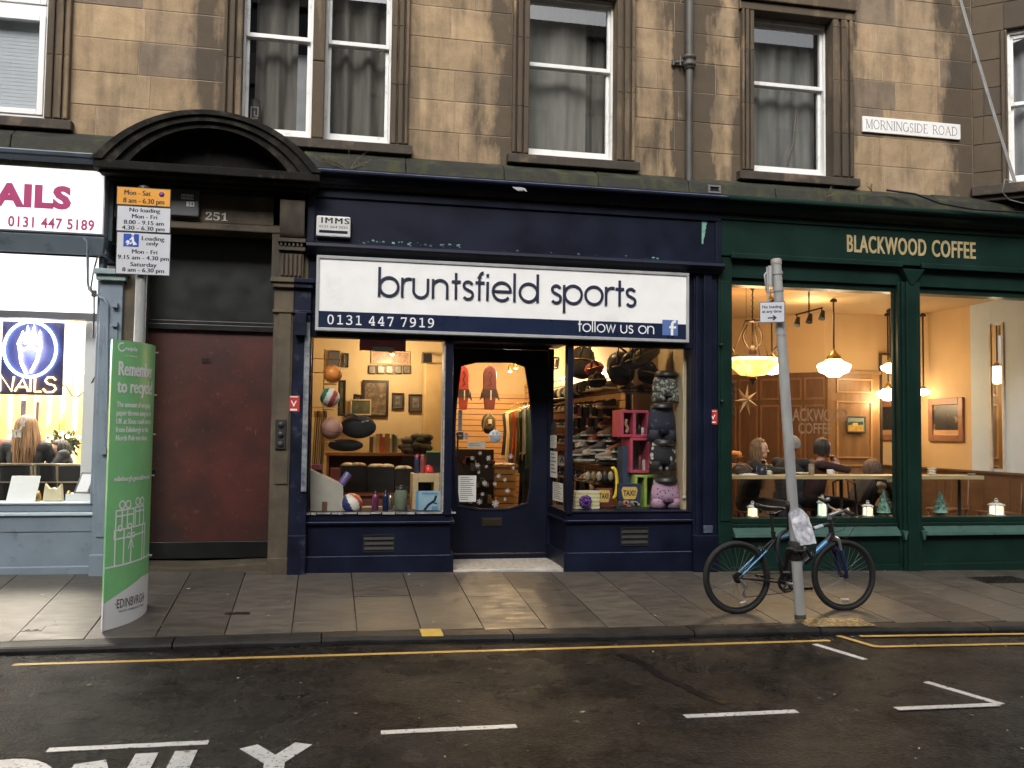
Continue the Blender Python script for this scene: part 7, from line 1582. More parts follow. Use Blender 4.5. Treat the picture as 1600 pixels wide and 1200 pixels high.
# ------------------------------------------------------------------ the coffee shop
FC = .22; HC = 3.55; CXR = 9.0; CYB = 3.3
mb = MB(); mb.poly([(4.25, .08, FC), (CXR, .08, FC), (CXR, 5.2, FC), (4.25, 5.2, FC)]); mb.build('floor', floor_mat, cf)
mb = MB(); mb.box(4.2, CXR+.1, .2, 5.3, HC, HC+.05); mb.build('ceiling', orange_wall, cf)
mb = MB(); mb.box(4.18, 4.24, .2, 5.2, FC, HC); mb.build('side_wall', orange_wall, cf)
bl = Vector((W(1120, 600, 4.7)[0], 4.7)); br_ = Vector((W(1290, 600, 3.3)[0], 3.3))
zpan = W(1290, 581, 3.3)[1]
mb = MB(); ud = (br_-bl).normalized(); nd = Vector((-ud.y, ud.x))
mb.prism([(bl.x, bl.y, FC), (br_.x, br_.y, FC), (br_.x+nd.x*.1, br_.y+nd.y*.1, FC), (bl.x+nd.x*.1, bl.y+nd.y*.1, FC)], (0, 0, zpan-FC)); mb.build('panelling', wood_dark, cf)
mb = MB(); mb.prism([(bl.x, bl.y+.03, zpan), (br_.x, br_.y+.03, zpan), (br_.x, br_.y+.13, zpan), (bl.x, bl.y+.13, zpan)], (0, 0, HC-zpan)); mb.box(br_.x, CXR, CYB+.03, CYB+.12, zpan, HC); mb.build('upper_wall', orange_wall, cf)
pm_ = MB(); n_p = 5
for k in range(n_p):
 a = bl+(br_-bl)*(k+.1)/n_p; b = bl+(br_-bl)*(k+.9)/n_p
 for z0, z1 in ((FC+.15, 1.0), (1.1, zpan-.5), (zpan-.42, zpan-.08)):
  for (p, q, c, d) in ((a, b, z0, z0+.03), (a, b, z1-.03, z1)): pm_.prism([(p.x, p.y, c), (q.x, q.y, c), (q.x, q.y, d), (p.x, p.y, d)], (-nd.x*.018, -nd.y*.018, 0))
  for p in (a, b): e = ud*.03; pm_.prism([(p.x, p.y, z0), (p.x+e.x, p.y+e.y, z0), (p.x+e.x, p.y+e.y, z1), (p.x, p.y, z1)], (-nd.x*.02, -nd.y*.02, 0))
pm_.build('panel_moulding', M('moulding_brown', (.20, .105, .05), .4), cf)
bx0, bx1 = W(1292, 650, 3.25)[0], W(1370, 650, 3.25)[0]
mb = MB(); mb.box(bx0, bx1+.03, 3.22, 3.32, FC, zpan); mb.box(bx0-.02, bx1+.04, 3.18, 3.34, zpan-.03, zpan+.02); mb.build('panelling', wood_mid, cf)
pm_ = MB()
for (a, b, c, d) in ((1307, 1362, 592, 614), (1307, 1362, 627, 716), (1307, 1362, 726, 790)):
 x0, x1, z0, z1 = RC(a, b, c, d, 3.22)
 for (u0, u1, v0, v1) in ((x0, x1, z0, z0+.022), (x0, x1, z1-.022, z1), (x0, x0+.022, z0+.022, z1-.022), (x1-.022, x1, z0+.022, z1-.022)): pm_.box(u0, u1, 3.20, 3.22, v0, v1)
pm_.build('panel_moulding', M('moulding_oak', (.44, .27, .13), .35), cf)
mb = MB(); mb.box(bx1+.05, CXR, CYB, CYB+.05, FC, zpan); mb.build('panelling', wood_dark, cf)
mb = MB(); mb.box(CXR, CXR+.06, 2.05, 3.4, 1.20, HC); mb.build('right_wall', orange_wall, cf)
mb = MB(); mb.box(CXR, CXR+.06, .2, 2.05, 1.20, HC); mb.build('white_wall', M('daylight_white', (.46, .56, .68), .6, var=.03), cf)  # bluish wall colour stands in for daylight on the white wall
mb = MB(); mb.box(CXR-.02, CXR+.06, .2, 3.4, FC, 1.17); mb.box(CXR-.05, CXR+.06, .2, 3.4, 1.17, 1.20)
for k in range(6): mb.box(CXR-.03, CXR-.02, .3+.5*k, .34+.5*k, FC+.2, 1.1)
mb.build('dado', M('dado_wood', (.11, .06, .03), .45, var=.2), cf)
def mirror(x0, x1, z0, z1, y, label):
 t = thing('mirror', label, 'mirror', ((x0+x1)/2, y, z0)); f_ = .035; mb = MB(); mb.box(x0, x0+f_, y-.03, y, z0, z1); mb.box(x1-f_, x1, y-.03, y, z0, z1); mb.box(x0+f_, x1-f_, y-.03, y, z0, z0+f_); mb.box(x0+f_, x1-f_, y-.03, y, z1-f_, z1); mb.build('frame', M('mirror_frame', (.04, .025, .015), .35), t)
 mb = MB(); mb.box(x0+f_, x1-f_, y-.015, y-.005, z0+f_, z1-f_); mb.build('glass', M('mirror_silver', (.75, .77, .77), .03, 1.0, var=.01), t)
x0, x1 = W(1374, 650, 3.28)[0], W(1412, 650, 3.28)[0]+.15; mirror(x0, x1, W(1390, 730, 3.28)[1]-.5, W(1388, 552, 3.28)[1], 3.28, 'tall dark framed mirror on the back wall beside the oak panelling')
t = thing('mirror', 'narrow tall mirror strip on the white wall at the right end of the coffee shop', 'mirror', (CXR, 1.5, 1.25)); mb = MB(); mb.box(CXR-.012, CXR, 1.42, 1.62, 1.25, 3.2); mb.build('glass', M('mirror_silver', (.75, .77, .77), .03, 1.0, var=.01), t); mb = MB(); mb.box(CXR-.025, CXR, 1.62, 1.66, 1.22, 3.23); mb.box(CXR-.025, CXR, 1.38, 1.42, 1.22, 3.23); mb.build('frame', M('pale_trim', (.5, .46, .4), .4), t)
def hitx(px_, py_, X): d = _ray(px_, py_); t = (X-CAM.x)/d.x; p = CAM+d*t; return p.y, p.z
ya, za = hitx(1453, 632, CXR); yb, zb_ = hitx(1508, 690, CXR); ztp = hitx(1480, 622, CXR)[1]; zbt = hitx(1482, 690, CXR)[1]
t = thing('framed_picture', 'large dark picture in wide brown wooden frame on the orange coffee shop wall', 'picture', (CXR, (ya+yb)/2, zbt)); f_ = .10
y0, y1 = min(ya, yb), max(ya, yb)
mb = MB(); mb.box(CXR-.04, CXR, y0, y0+f_, zbt, ztp); mb.box(CXR-.04, CXR, y1-f_, y1, zbt, ztp); mb.box(CXR-.04, CXR, y0+f_, y1-f_, zbt, zbt+f_); mb.box(CXR-.04, CXR, y0+f_, y1-f_, ztp-f_, ztp); mb.build('frame', M('broad_frame', (.26, .12, .07), .4, var=.2), t, bevel=.008)
mb = MB(); mb.box(CXR-.016, CXR-.006, y0+f_, y1-f_, zbt+f_, ztp-f_); mb.build('print', PICM('dark_figures', [(.01, .01, .012), (.03, .028, .03), (.02, .018, .02), (.32, .22, .14)], 6), t)
mb = MB(); mb.box(CXR-.018, CXR-.0165, y0+f_, y1-f_, zbt+f_, zbt+f_+.07); mb.box(CXR-.019, CXR-.0182, y0+f_, y0+f_+.02, zbt+f_, ztp-f_); mb.build('pale_band', M('picture_sand', (.45, .27, .15), .5), t)
t = frame(1322, 1352, 650, 676, 3.20, 'small landscape painting of fields and haystack on the oak panelling', PICM('landscape_sky', [(.16, .22, .22), (.30, .36, .34)], 5), .022, fm=M('slate_frame', (.07, .08, .075), .4))
x0, x1, z0, z1 = RC(1325, 1349, 652, 674, 3.18); w_, h = x1-x0, z1-z0; q = wall_map(x0, z0, 3.1835)
mb = MB(); mb.ribbon([(0, h*.2), (w_, h*.2)], h*.4, q, .0006); mb.build('field', M('field_gold', (.48, .30, .06), .5, var=.3, scale=20), t)
mb = MB(); mb.ribbon([(0, h*.52), (w_*.3, h*.6), (w_*.6, h*.56), (w_, h*.60)], h*.22, q, .0004); mb.build('trees', M('tree_green', (.03, .06, .025), .5, var=.4, scale=20), t)
mb = MB(); mb.ribbon([(w_*.32, h*.5), (w_*.65, h*.5)], h*.2, q, .0010); mb.build('haystack', M('hay', (.6, .42, .2), .5), t)
mb = MB(); yl = YC+.004
for s_, pxa, pxb, pyb, pyt in (('BLACKWOOD', 1222, 1323, 657, 637), ('COFFEE', 1247, 1299, 677, 660)):
 x0, z0 = W(pxa, pyb, yl); x1, _ = W(pxb, pyb, yl); ch_ = W((pxa+pxb)/2, pyt, yl)[1]-W((pxa+pxb)/2, pyb, yl)[1]
 add_text(mb, s_, wall_map(x0, z0, yl), .2, cap=ch_, bold=.003, extrude=.0004, fit=x1-x0)
top(mb, 'window_lettering', M('brown_gilt', (.30, .17, .085), .5), 'brown two line lettering on the inside of the left coffee shop pane', 'lettering')
globe = EM('opal_globe', (1, .80, .50), 5.5)
def pendant(px_, py_, Y_, rpx, label, power=0, round_=False):
 x, z = W(px_, py_, Y_); r = abs(W(px_+rpx, py_, Y_)[0]-x); t = thing('pendant_lamp', label, 'lamp', (x, Y_, z-r*.5), 'schoolhouse pendant lamps in the coffee shop')
 mb = MB(); mb.lathe([(.0, -.62*r), (.35*r, -.60*r), (.52*r, -.45*r), (.85*r, -.32*r), (1.0*r, .05*r), (.92*r, .16*r), (.55*r, .30*r), (.42*r, .45*r)] if not round_ else [(0, -.75*r), (.5*r, -.65*r), (.95*r, -.2*r), (1.0*r, .2*r), (.8*r, .45*r), (.42*r, .55*r)], (x, Y_, z), 20); mb.build('globe', globe, t)
 mb = MB(); mb.lathe([(.44*r, .43*r), (.42*r, .62*r), (.2*r, .82*r), (.1*r, .95*r), (.05*r, 1.1*r)], (x, Y_, z), 14); mb.build('fitting', brass, t)
 mb = MB(); mb.tube([(x, Y_, z+r), (x, Y_, HC-.02)], .012, 6); mb.lathe([(.05, 0), (.045, .03), (.012, .05)], (x, Y_, HC-.06), 12); mb.build('rod', dark_metal, t)
 if power: lamp('pendant_light', (x, Y_, z-r*.75), power, (1, .68, .36), .1)
pendant(1303, 573, 1.9, 23.5, 'lit white pendant lamp hanging alone in the middle of the left coffee shop pane', 30)
pendant(1206, 571, 2.1, 18, 'lit round pendant lamp half behind the grey sign pole', 24, True)
pendant(1388, 615, 3.0, 16, 'lower lit pendant lamp in front of the tall dark mirror', 12)
pendant(1391, 574, 2.6, 13, 'upper lit pendant lamp just left of the green post', 10)
pendant(1443, 612, 2.9, 9, 'lit pendant lamp just visible right of the green post', 0)
lamp('cafe_light', (6.6, 2.2, 3.3), 10, (1, .72, .42), .15)  # added fill lamp for the room, no fixture
x, zr_ = W(1176, 566, 1.4); rr0 = abs(W(1140, 566, 1.4)[0]-x); z_b = W(1176, 592, 1.4)[1]; z_h = W(1176, 502, 1.4)[1]; z_t = W(1176, 477, 1.4)[1]; zm = W(1176, 555, 1.4)[1]
ch = thing('chandelier', 'wrought iron chandelier with glowing amber bowl and chains at the left pane', 'lamp', (x, 1.4, z_b))
mb = MB(); mb.lathe([(0, z_b-zr_+.03), (rr0*.5, z_b-zr_+.05), (rr0*.86, -.06), (rr0, .0), (rr0*1.02, .02)], (x, 1.4, zr_), 28)
am, n_, l_, b_n = _nodes('amber_glass'); tc = n_.new('ShaderNodeTexCoord'); nz = _noise(n_, l_, tc.outputs['Object'], 9, 4, .7); r_ = _ramp(n_, l_, nz.outputs[0], .35, .65, (.75, .25, .02, 1), (1, .62, .16, 1)); l_.new(r_.outputs[0], b_n.inputs['Base Color']); l_.new(r_.outputs[0], b_n.inputs['Emission Color']); b_n.inputs['Emission Strength'].default_value = 1.5
mb.build('bowl', am, ch)
mb = MB(); mb.tube([(x+rr0*1.03*math.cos(R(a)), 1.4+rr0*1.03*math.sin(R(a)), zr_+.03) for a in range(0, 360, 15)], .018, 8, closed=True); mb.build('rim', EM('glowing_rim', (1, .75, .45), 2.2), ch)
mb = MB(); mb.lathe([(.0, -.09), (.012, -.07), (.03, -.05), (.02, -.03), (.06, -.01), (.05, .02)], (x, 1.4, z_b), 12); mb.tube([(x, 1.4, zr_+.03), (x, 1.4, z_h)], .014, 8); mb.lathe([(.02, 0), (.1, .015), (.1, .03), (.02, .04)], (x, 1.4, z_h-.02), 14); mb.lathe([(.03, 0), (.06, .03), (.05, .10), (.02, .16)], (x, 1.4, zr_+.05), 12)
for s_ in (-1, 1):
 mb.tube([(x+s_*(.02+.13*math.sin(k*.22)*(1-.02*k)), 1.4, zr_+.14+.028*k) for k in range(13)], .009, 6)
 mb.tube([(x+s_*(rr0*.98-.05*math.sin(k*.6)), 1.4, zr_+.03+.03*k) for k in range(9)], .010, 6); mb.tube([(x+s_*(rr0*(1-.055*k*k/9)), 1.4, zr_+.04+.006*k) for k in range(9)], .010, 6)
for a in (20, 140, 260): mb.tube([(x+rr0*math.cos(R(a))*(1-k/10)+.09*math.cos(R(a))*k/10, 1.4+rr0*math.sin(R(a))*(1-k/10)+.09*math.sin(R(a))*k/10, zr_+.05+(z_h-zr_-.03)*(k/10)**1.35) for k in range(11)], .007, 5)
mb.tube([(x+.008*math.sin(k*2.4), 1.4, z_h+(HC-z_h)*k/16) for k in range(17)], .009, 5); mb.lathe([(.05, 0), (.01, -.04)], (x, 1.4, HC), 12)
mb.build('ironwork', M('wrought_iron', (.045, .03, .02), .45, .5), ch)
lamp('chandelier_light', (x, 1.4, zr_+.25), 20, (1, .62, .28), .15)
xa, za = W(1243, 492, 1.5); xb_, zb_ = W(1285, 481, 1.5); t = thing('track_light', 'black ceiling track with three small spot heads', 'lamp', ((xa+xb_)/2, 1.5, za-.15)); mb = MB(); mb.tube([(xa, 1.5, za), (xb_, 1.5, zb_)], .012, 6); mb.tube([((xa+xb_)/2, 1.5, (za+zb_)/2), ((xa+xb_)/2, 1.5, HC)], .010, 6); mb.build('track', dark_metal, t)
for f in (.05, .5, .97):
 a = xa+(xb_-xa)*f; b = za+(zb_-za)*f; mb = MB(); mb.tube([(a, 1.5, b), (a, 1.5, b-.05)], .008, 6); mb.tube([(a+.015, 1.49, b-.04), (a-.025, 1.46, b-.15)], [.025, .045], 12); mb.build('spot_head', dark_metal, t)
x, z = W(1201, 467, 1.3); mb = MB(); mb.tube([(x, 1.3, z), (x+.04, 1.3, z+.02)], .03, 8); mb.tube([(x+.03, 1.3, z), (x+.03, 1.3, HC)], .008, 6); top(mb, 'spot_lamp', brass, 'small brass ceiling spot above the no loading plate', 'lamp')
x, z = W(1166, 625, 1.3); rs = abs(W(1182, 625, 1.3)[0]-x); mb = MB(); n_ = 7; ctr = mb.vert((x, 1.24, z)); cb_ = mb.vert((x, 1.36, z)); ri = [mb.vert((x+rs*(1.2 if k % 2 == 0 else .36)*math.sin(R(180*k/n_+8)), 1.3, z+rs*(1.5 if k % 2 == 0 else .40)*math.cos(R(180*k/n_+8)))) for k in range(2*n_)]
for k in range(2*n_): j = (k+1) % (2*n_); mb.face((ctr, ri[j], ri[k])); mb.face((cb_, ri[k], ri[j]))
st = top(mb, 'paper_star', M('star_paper', (.58, .44, .25), .7), 'pale folded paper star hanging in the left coffee shop pane', 'star'); mb = MB(); mb.tube([(x, 1.3, z+rs*1.4), (x, 1.3, HC)], .003, 4); mb.build('thread', ink, st)
mb = MB(); g_rnd = random.Random(8)
for k in range(120):
 x, z = W(1143+g_rnd.uniform(-2, 3), g_rnd.uniform(588, 650), .5); d = Vector((g_rnd.uniform(-1, 1), g_rnd.uniform(-1, 1), g_rnd.uniform(-1, .3)))*.04; p = Vector((x, .5, z)); mb.poly([p, p+d+Vector((.008, 0, 0)), p+d*1.5, p+d-Vector((.008, 0, 0))])
mb.tube([wp(1143, 470, .5), wp(1143, 600, .5), wp(1144, 652, .5)], .006, 5); top(mb, 'garland', M('garland_green', (.05, .05, .025), .7, var=.4), 'dark hanging garland at the left edge of the coffee shop window', 'garland')
by0, by1 = .42, .78
xa = gp0+.05; xb_ = W(1538, 746, by0)[0]; zbar = W(1300, 743, by0)[1]
t = thing('window_bar', 'long light wooden bar counter running along the coffee shop window', 'counter', ((xa+xb_)/2, by0, FC)); mb = MB(); mb.box(xa, xb_, by0, by1, zbar-.045, zbar); mb.build('top', M('bar_top', (.42, .32, .17), .4, var=.2, scale=3, stretch=(1, 14, 14)), t, bevel=.004)
for x in (xa+.3, (xa+xb_)/2, xb_-.12): mb = MB(); mb.tube([(x, by1-.06, FC), (x, by1-.06, zbar-.045)], .02, 8); mb.build('leg', dark_metal, t)
def ontop(px_, Y_=.55): return W(px_, 743, Y_)[0]
def mug(px_, wpx, hpx, label, mat, Y_=.52, handle=True, nm='mug'):
 x = ontop(px_, Y_); r = abs(W(px_+wpx/2, 740, Y_)[0]-x); h = hpx/wpx*2*r; t = thing(nm, label, 'cup', (x, Y_, zbar)); mb = MB(); mb.lathe([(r*.9, 0), (r, .1*h), (r, h), (r*.88, h), (r*.85, .2*h)], (x, Y_, zbar), 16); mb.build('body', mat, t)
 if handle: mb = MB(); mb.tube([(x+r*.95, Y_, zbar+h*.8), (x+r*1.6, Y_, zbar+h*.7), (x+r*1.6, Y_, zbar+h*.35), (x+r*.95, Y_, zbar+h*.2)], .007, 6); mb.build('handle', mat, t)
 return t
mug(1190, 15, 12, 'dark navy mug on the bar in front of the long haired woman', M('navy_china', (.015, .02, .04), .3)); mug(1201, 6, 7, 'small cream cup right of the navy mug', M('cream_china', (.6, .55, .4), .3))
mug(1268, 8, 16, 'clear tumbler of pale drink on the bar right of the sign pole', M('pale_drink', (.25, .2, .13), .15), handle=False, nm='tumbler'); mug(1297, 9, 8, 'small white milk jug near the person in dark burgundy', M('white_china', (.62, .6, .54), .25), nm='jug')
mug(1522-4, 10, 3, 'small dish near the right end of the window bar', M('grey_dish', (.12, .11, .10), .4), handle=False, nm='dish')
for px_, wpx, lb_ in ((1237, 12, 'white plate left of the sign pole on the bar'), (1252, 22, 'long white platter just right of the sign pole on the bar'), (1456, 12, 'stack of white saucers on the bar right of the green post')):
 x = ontop(px_, .58); r = abs(W(px_+wpx/2, 740, .58)[0]-x); mb = MB(); mb.lathe([(r*.6, 0), (r, .022), (r*.97, .028), (r*.55, .012)], (x, .58, zbar), 20)
 if 'stack' in lb_: mb.lathe([(r*.6, .03), (r, .052), (r*.97, .058), (r*.55, .042)], (x, .58, zbar), 20); mb.lathe([(r*.6, .06), (r, .082), (r*.97, .088), (r*.55, .072)], (x, .58, zbar), 20)
 top(mb, 'plate', M('plate_white', (.66, .63, .55), .3), lb_, 'plate')
x = ontop(1163, .56); mb = MB(); mb.box(x-.06, x+.16, .5, .66, zbar, zbar+.008); mb.box(x+.0, x+.10, .52, .64, zbar+.008, zbar+.014); top(mb, 'papers', paper, 'loose white papers on the bar beside the handbag', 'papers')
t = thing('handbag', 'dark brown leather handbag on the bar at the far left of the pane', 'bag', (ontop(1152, .6), .6, zbar)); x = ontop(1156, .6); mb = MB(); mb.ball((x, .6, zbar+.06), .065, 10, (1.5, .8, 1.0)); mb.ball((x+.09, .6, zbar+.05), .05, 8, (1.2, .8, .9)); mb.build('body', M('bag_leather', (.05, .03, .02), .5, var=.4, scale=10), t); mb = MB(); mb.tube([(x-.14+.04*k, .56, zbar+.06+.075*math.sin(k*.45)) for k in range(8)], .009, 6); mb.build('strap', M('strap_tan', (.22, .12, .07), .5), t)
x, z = W(1148, 711, 1.9); t = thing('bread_plate', 'plate of orange brown bread behind the woman at the far left', 'food', (x, 1.9, z-.03)); mb = MB(); mb.lathe([(.07, 0), (.13, .02), (.1, .012)], (x, 1.9, z-.03), 16); mb.build('plate', brass, t); mb = MB(); mb.ball((x-.02, 1.9, z+.02), .05, 7, (1.2, 1, .8)); mb.ball((x+.05, 1.9, z+.01), .045, 7); mb.build('bread', M('bread', (.6, .25, .08), .6), t)
mb = MB(); x, z = W(1155, 727, 1.9); mb.box(x-.6, x+.5, 1.7, 2.3, z-.02, z+.01); mb.box(x-.55, x-.5, 1.75, 2.25, FC, z-.02); mb.box(x+.4, x+.45, 1.75, 2.25, FC, z-.02); top(mb, 'table', wood, 'wooden table with bread behind the woman at the far left of the coffee shop', 'table')
def lantern(px_, pyb, wpx, hpx, label, body, lit):
 x, z0 = W(px_, pyb, .12); z0 = zc0+.002; w_ = .74*abs(W(px_+wpx/2, pyb, .12)[0]-x); h = W(px_, pyb-hpx, .12)[1]-W(px_, pyb, .12)[1]; t = thing('lantern', label, 'lantern', (x, .12, z0), 'small lanterns along the coffee shop sill')
 mb = MB(); a = w_*.85; hb = h*.62
 for sx in (-1, 1):
  for sy_ in (-1, 1): mb.box(x+sx*a-.008*sx, x+sx*a, .12+sy_*a-.008*sy_, .12+sy_*a, z0+.012, z0+hb)
 mb.box(x-w_, x+w_, .12-w_, .12+w_, z0, z0+.012); mb.box(x-w_, x+w_, .12-w_, .12+w_, z0+hb, z0+hb+.01)
 mb.hexa([(x-w_, .12-w_, z0+hb+.01), (x+w_, .12-w_, z0+hb+.01), (x+w_, .12+w_, z0+hb+.01), (x-w_, .12+w_, z0+hb+.01), (x-w_*.45, .12-w_*.45, z0+h*.78), (x+w_*.45, .12-w_*.45, z0+h*.78), (x+w_*.45, .12+w_*.45, z0+h*.78), (x-w_*.45, .12+w_*.45, z0+h*.78)])
 mb.lathe([(w_*.3, h*.78), (w_*.3, h*.85), (w_*.5, h*.86), (.004, h*.93)], (x, .12, z0), 10); mb.tube([(x+w_*.35*math.cos(R(k)), .12, z0+h*.93+w_*.35*math.sin(R(k))) for k in range(0, 360, 30)], .003, 5, closed=True)
 mb.build('case', body, t)
 mb = MB(); mb.box(x-a+.01, x+a-.01, .12-a+.01, .12+a-.01, z0+.014, z0+hb-.01); mb.build('glow', lit, t)
 mb = MB(); r = random.Random(int(px_))
 for k in range(7): mb.ball((x+r.uniform(-a, a)*.7, .12-a+.006, z0+.03+r.uniform(0, hb-.05)), .009, 5)
 mb.build('light_dots', EM('fairy_gold', (1, .62, .12), 1.2), t)
lw_ = M('lantern_white', (.66, .66, .62), .4); glow = EM('lantern_glow', (1, .84, .50), .75); glow_g = EM('lantern_glow_pale', (.80, .95, .76), .5)
lantern(1176, 814, 17, 24, 'white lantern with gold lights at the left end of the coffee shop sill', lw_, glow); lantern(1285, 812, 15, 34, 'pale green white lantern with candle, right of the sign pole', M('lantern_mint', (.5, .62, .56), .4), glow_g)
lantern(1356, 811, 16, 24, 'white lantern with gold lights just right of the bicycle handlebar', lw_, glow); lantern(1557, 808, 21, 25, 'white lantern with gold lights near the right edge of the photo', lw_, glow)
def bottletree(px_, pyb, wpx, hpx, label):
 x, _ = W(px_, pyb, .16); z0 = zc0+.002; r = 1.25*abs(W(px_+wpx/2, pyb, .16)[0]-x); h = 1.12*(W(px_, pyb-hpx, .16)[1]-W(px_, pyb, .16)[1]); t = thing('bottle_brush_tree', label, 'ornament', (x, .16, z0)); rd = random.Random(int(px_))
 mb = MB()
 mb.lathe([(r*.8, h*.12), (r*.5, h*.45), (r*.2, h*.8), (.002, h)], (x, .16, z0), 12)
 for k in range(900):
  u = rd.random(); zz = z0+h*(.12+.88*u); rad = r*(1-u)**.75*1.05; a = rd.uniform(0, 6.283); c, s_ = math.cos(a), math.sin(a); L = rad*rd.uniform(.7, 1.08); p = Vector((x, .16, zz)); q_ = p+Vector((c*L, s_*L, L*.25)); e = Vector((-s_, c, 0))*.005
  mb.mi = rd.choice([0, 0, 1]); mb.poly([p-e, p+e, q_+e*.4, q_-e*.4])
 mb.build('bristles', [M('bristle_green', (.20, .38, .32), .7, var=.3), M('bristle_frost', (.50, .62, .57), .7)], t); mb = MB(); mb.lathe([(r*.5, 0), (r*.5, .02), (.008, .025), (.008, h*.2)], (x, .16, z0), 12); mb.build('base', wood_dark, t)
bottletree(1381, 810, 20, 37, 'small frosted green brush tree left of the green post'); bottletree(1469, 806, 20, 34, 'small frosted green brush tree right of the green post')
def stool(x, y, label, h=.70):
 t = thing('bar_stool', label, 'stool', (x, y, FC)); mb = MB(); mb.lathe([(.15, h-.03), (.17, h-.015), (.16, h)], (x, y, FC), 18); mb.build('seat', wood_dark, t)
 for a in (45, 135, 225, 315): mb = MB(); mb.tube([(x+.11*math.cos(R(a)), y+.11*math.sin(R(a)), FC+h-.03), (x+.19*math.cos(R(a)), y+.19*math.sin(R(a)), FC)], .013, 6); mb.build('leg', dark_metal, t)
 mb = MB(); mb.tube([(x+.165*math.cos(R(a)), y+.165*math.sin(R(a)), FC+.25) for a in range(0, 360, 20)], .009, 6, closed=True); mb.build('foot_ring', dark_metal, t)
def chairob(x, y, yaw, label, mat=wood_dark, g_=None):
 t = thing('cafe_chair', label, 'chair', (0, 0, 0), g_); mb = MB(); mb.box(-.2, .2, -.2, .2, .43, .46); mb.build('seat', mat, t, local=True, bevel=.006); mb = MB(); mb.tube([(-.19, -.18, .46), (-.22, -.18, .85), (-.23, 0, .92), (-.22, .18, .85), (-.19, .18, .46)], .014, 6); mb.tube([(-.19, -.08, .46), (-.22, -.06, .88)], .01, 6); mb.tube([(-.19, .08, .46), (-.22, .06, .88)], .01, 6); mb.build('backrest', mat, t, local=True)
 for sx in (-1, 1):
  for sy_ in (-1, 1): mb = MB(); mb.tube([(sx*.17, sy_*.17, .43), (sx*.2, sy_*.19, 0)], .016, 6); mb.build('leg', mat, t, local=True)
 t.location = (x, y, FC); t.rotation_euler = (0, 0, yaw); return t
def at_head(px_, py_, Y_): x, z = W(px_, py_, Y_); return x, z
hx, hz = at_head(1185, 701, 1.0); hz_l = hz-FC; sh_ = hz_l-.745
hf = (.98, -.35, -.05); hc = (.16, 0, hz_l)
caps = seated(sh_, .22, (0, 1, 2, 3), hc, hf, (.33, .20, zbar-FC+.05), (.24, .06, hz_l-.20), (.30, -.24, zbar-FC+.045), (.47, -.05, zbar-FC+.045), sh=.165, hd=((( -.25, -.55, .8), (1, .2, .2), .75), None))
rdh = random.Random(3)
stool(hx-.14, 1.0, 'bar stool under the woman with long fair hair', sh_-.005)
person('person', 'woman with long fair hair in dark top resting chin on hand, looking right', caps, [skin, M('dark_green_top', (.006, .012, .010), .8), jean, shoe_m], (hx-.16, 1.0, FC), R(-18), (M('fair_brown_hair', (.15, .09, .045), .55, var=.35, scale=20), strands(hc, hf, 120, .23, rdh, width=1.08)), extra=eyes(hc, hf)+[('cuff', lambda e: e.lathe([(.036, 0), (.036, .03)], (.262, .095, hz_l-.26), 12), black)])
hx, hz = at_head(1238, 696, 1.35); hz_l = hz-FC; hf = (.35, .9, 0); hc = (.04, 0, hz_l); sh_ = hz_l-.76
caps = seated(sh_, .06, (0, 1, 2, 3), hc, hf, (.16, .30, sh_+.30), (.36, .16, sh_+.28), (.16, -.30, sh_+.30), (.36, -.16, sh_+.28), sh=.22, waist=.16, chest=.19)
stool(hx-.04, 1.35, 'bar stool under the broad man in black', sh_-.005)
person('person', 'broad man in black jumper with short grey hair, mostly hidden by the grey sign pole', caps, [skin, M('black_jumper', (.012, .013, .017), .85), jean, shoe_m], (hx-.04, 1.35, FC), R(25), (M('grey_hair', (.22, .21, .20), .6, var=.3, scale=20), strands(hc, hf, 90, .05, rdh)), extra=eyes(hc, hf))
hx, hz = at_head(1285, 700, 1.15); hz_l = hz-FC; hf = (.9, .2, -.1); hc = (.14, 0, hz_l); sh_ = hz_l-.745
caps = seated(sh_, .18, (0, 1, 2, 3), hc, hf, (.36, .12, zbar-FC+.06), (.29, .03, hz_l-.19), (.36, -.22, zbar-FC+.05), (.32, -.03, hz_l-.22), sh=.18, hd=(((-.3, -.2, .9), (.6, .6, .2), .8), ((-.2, .3, .9), (.5, -.6, .2), .8)))
stool(hx-.12, 1.15, 'bar stool under the dark haired person in burgundy', sh_-.005)
person('person', 'dark haired person in burgundy top with both hands raised to the mouth', caps, [skin2, M('burgundy_top', (.022, .005, .007), .85), jean, shoe_m], (hx-.14, 1.15, FC), R(-10), (M('dark_hair', (.015, .011, .009), .5, var=.3, scale=20), strands(hc, hf, 90, .09, rdh)), extra=eyes(hc, hf))
hx, hz = at_head(1366, 733, 1.1); hz_l = hz-FC; hf = (.75, .55, -.3); hc = (.24, 0, hz_l); sh_ = max(.42, hz_l-.70)
caps = seated(sh_, .5, (0, 1, 2, 3), hc, hf, (.38, .26, sh_+.22), (.56, .12, sh_+.26), (.36, -.28, sh_+.20), (.56, -.10, sh_+.24), sh=.19, waist=.15, chest=.17)
person('person', 'hunched figure in dark coat with brown grey hair, bent over beside the woolly coat', caps, [skin, M('dark_brown_coat', (.022, .017, .016), .85, var=.3), jean, shoe_m], (hx-.22, 1.1, FC), R(15), (M('brown_grey_hair', (.13, .085, .065), .6, var=.5, scale=14), strands(hc, hf, 100, .14, rdh)), extra=eyes(hc, hf))
chairob(hx-.25, 1.1, R(15), 'dark bentwood chair under the hunched figure')
mb = MB(); rdn = random.Random(12)
for k in range(26): a, b = W(1374+rdn.uniform(0, 26), 752+rdn.uniform(-2, 20), .95); mb.ball((a, .95+rdn.uniform(-.04, .06), b), rdn.uniform(.03, .05), 6)
for k in range(6): a, b = W(1382+k*1.2, 770+k*4, .93); mb.ball((a, .93, b), .04, 6)
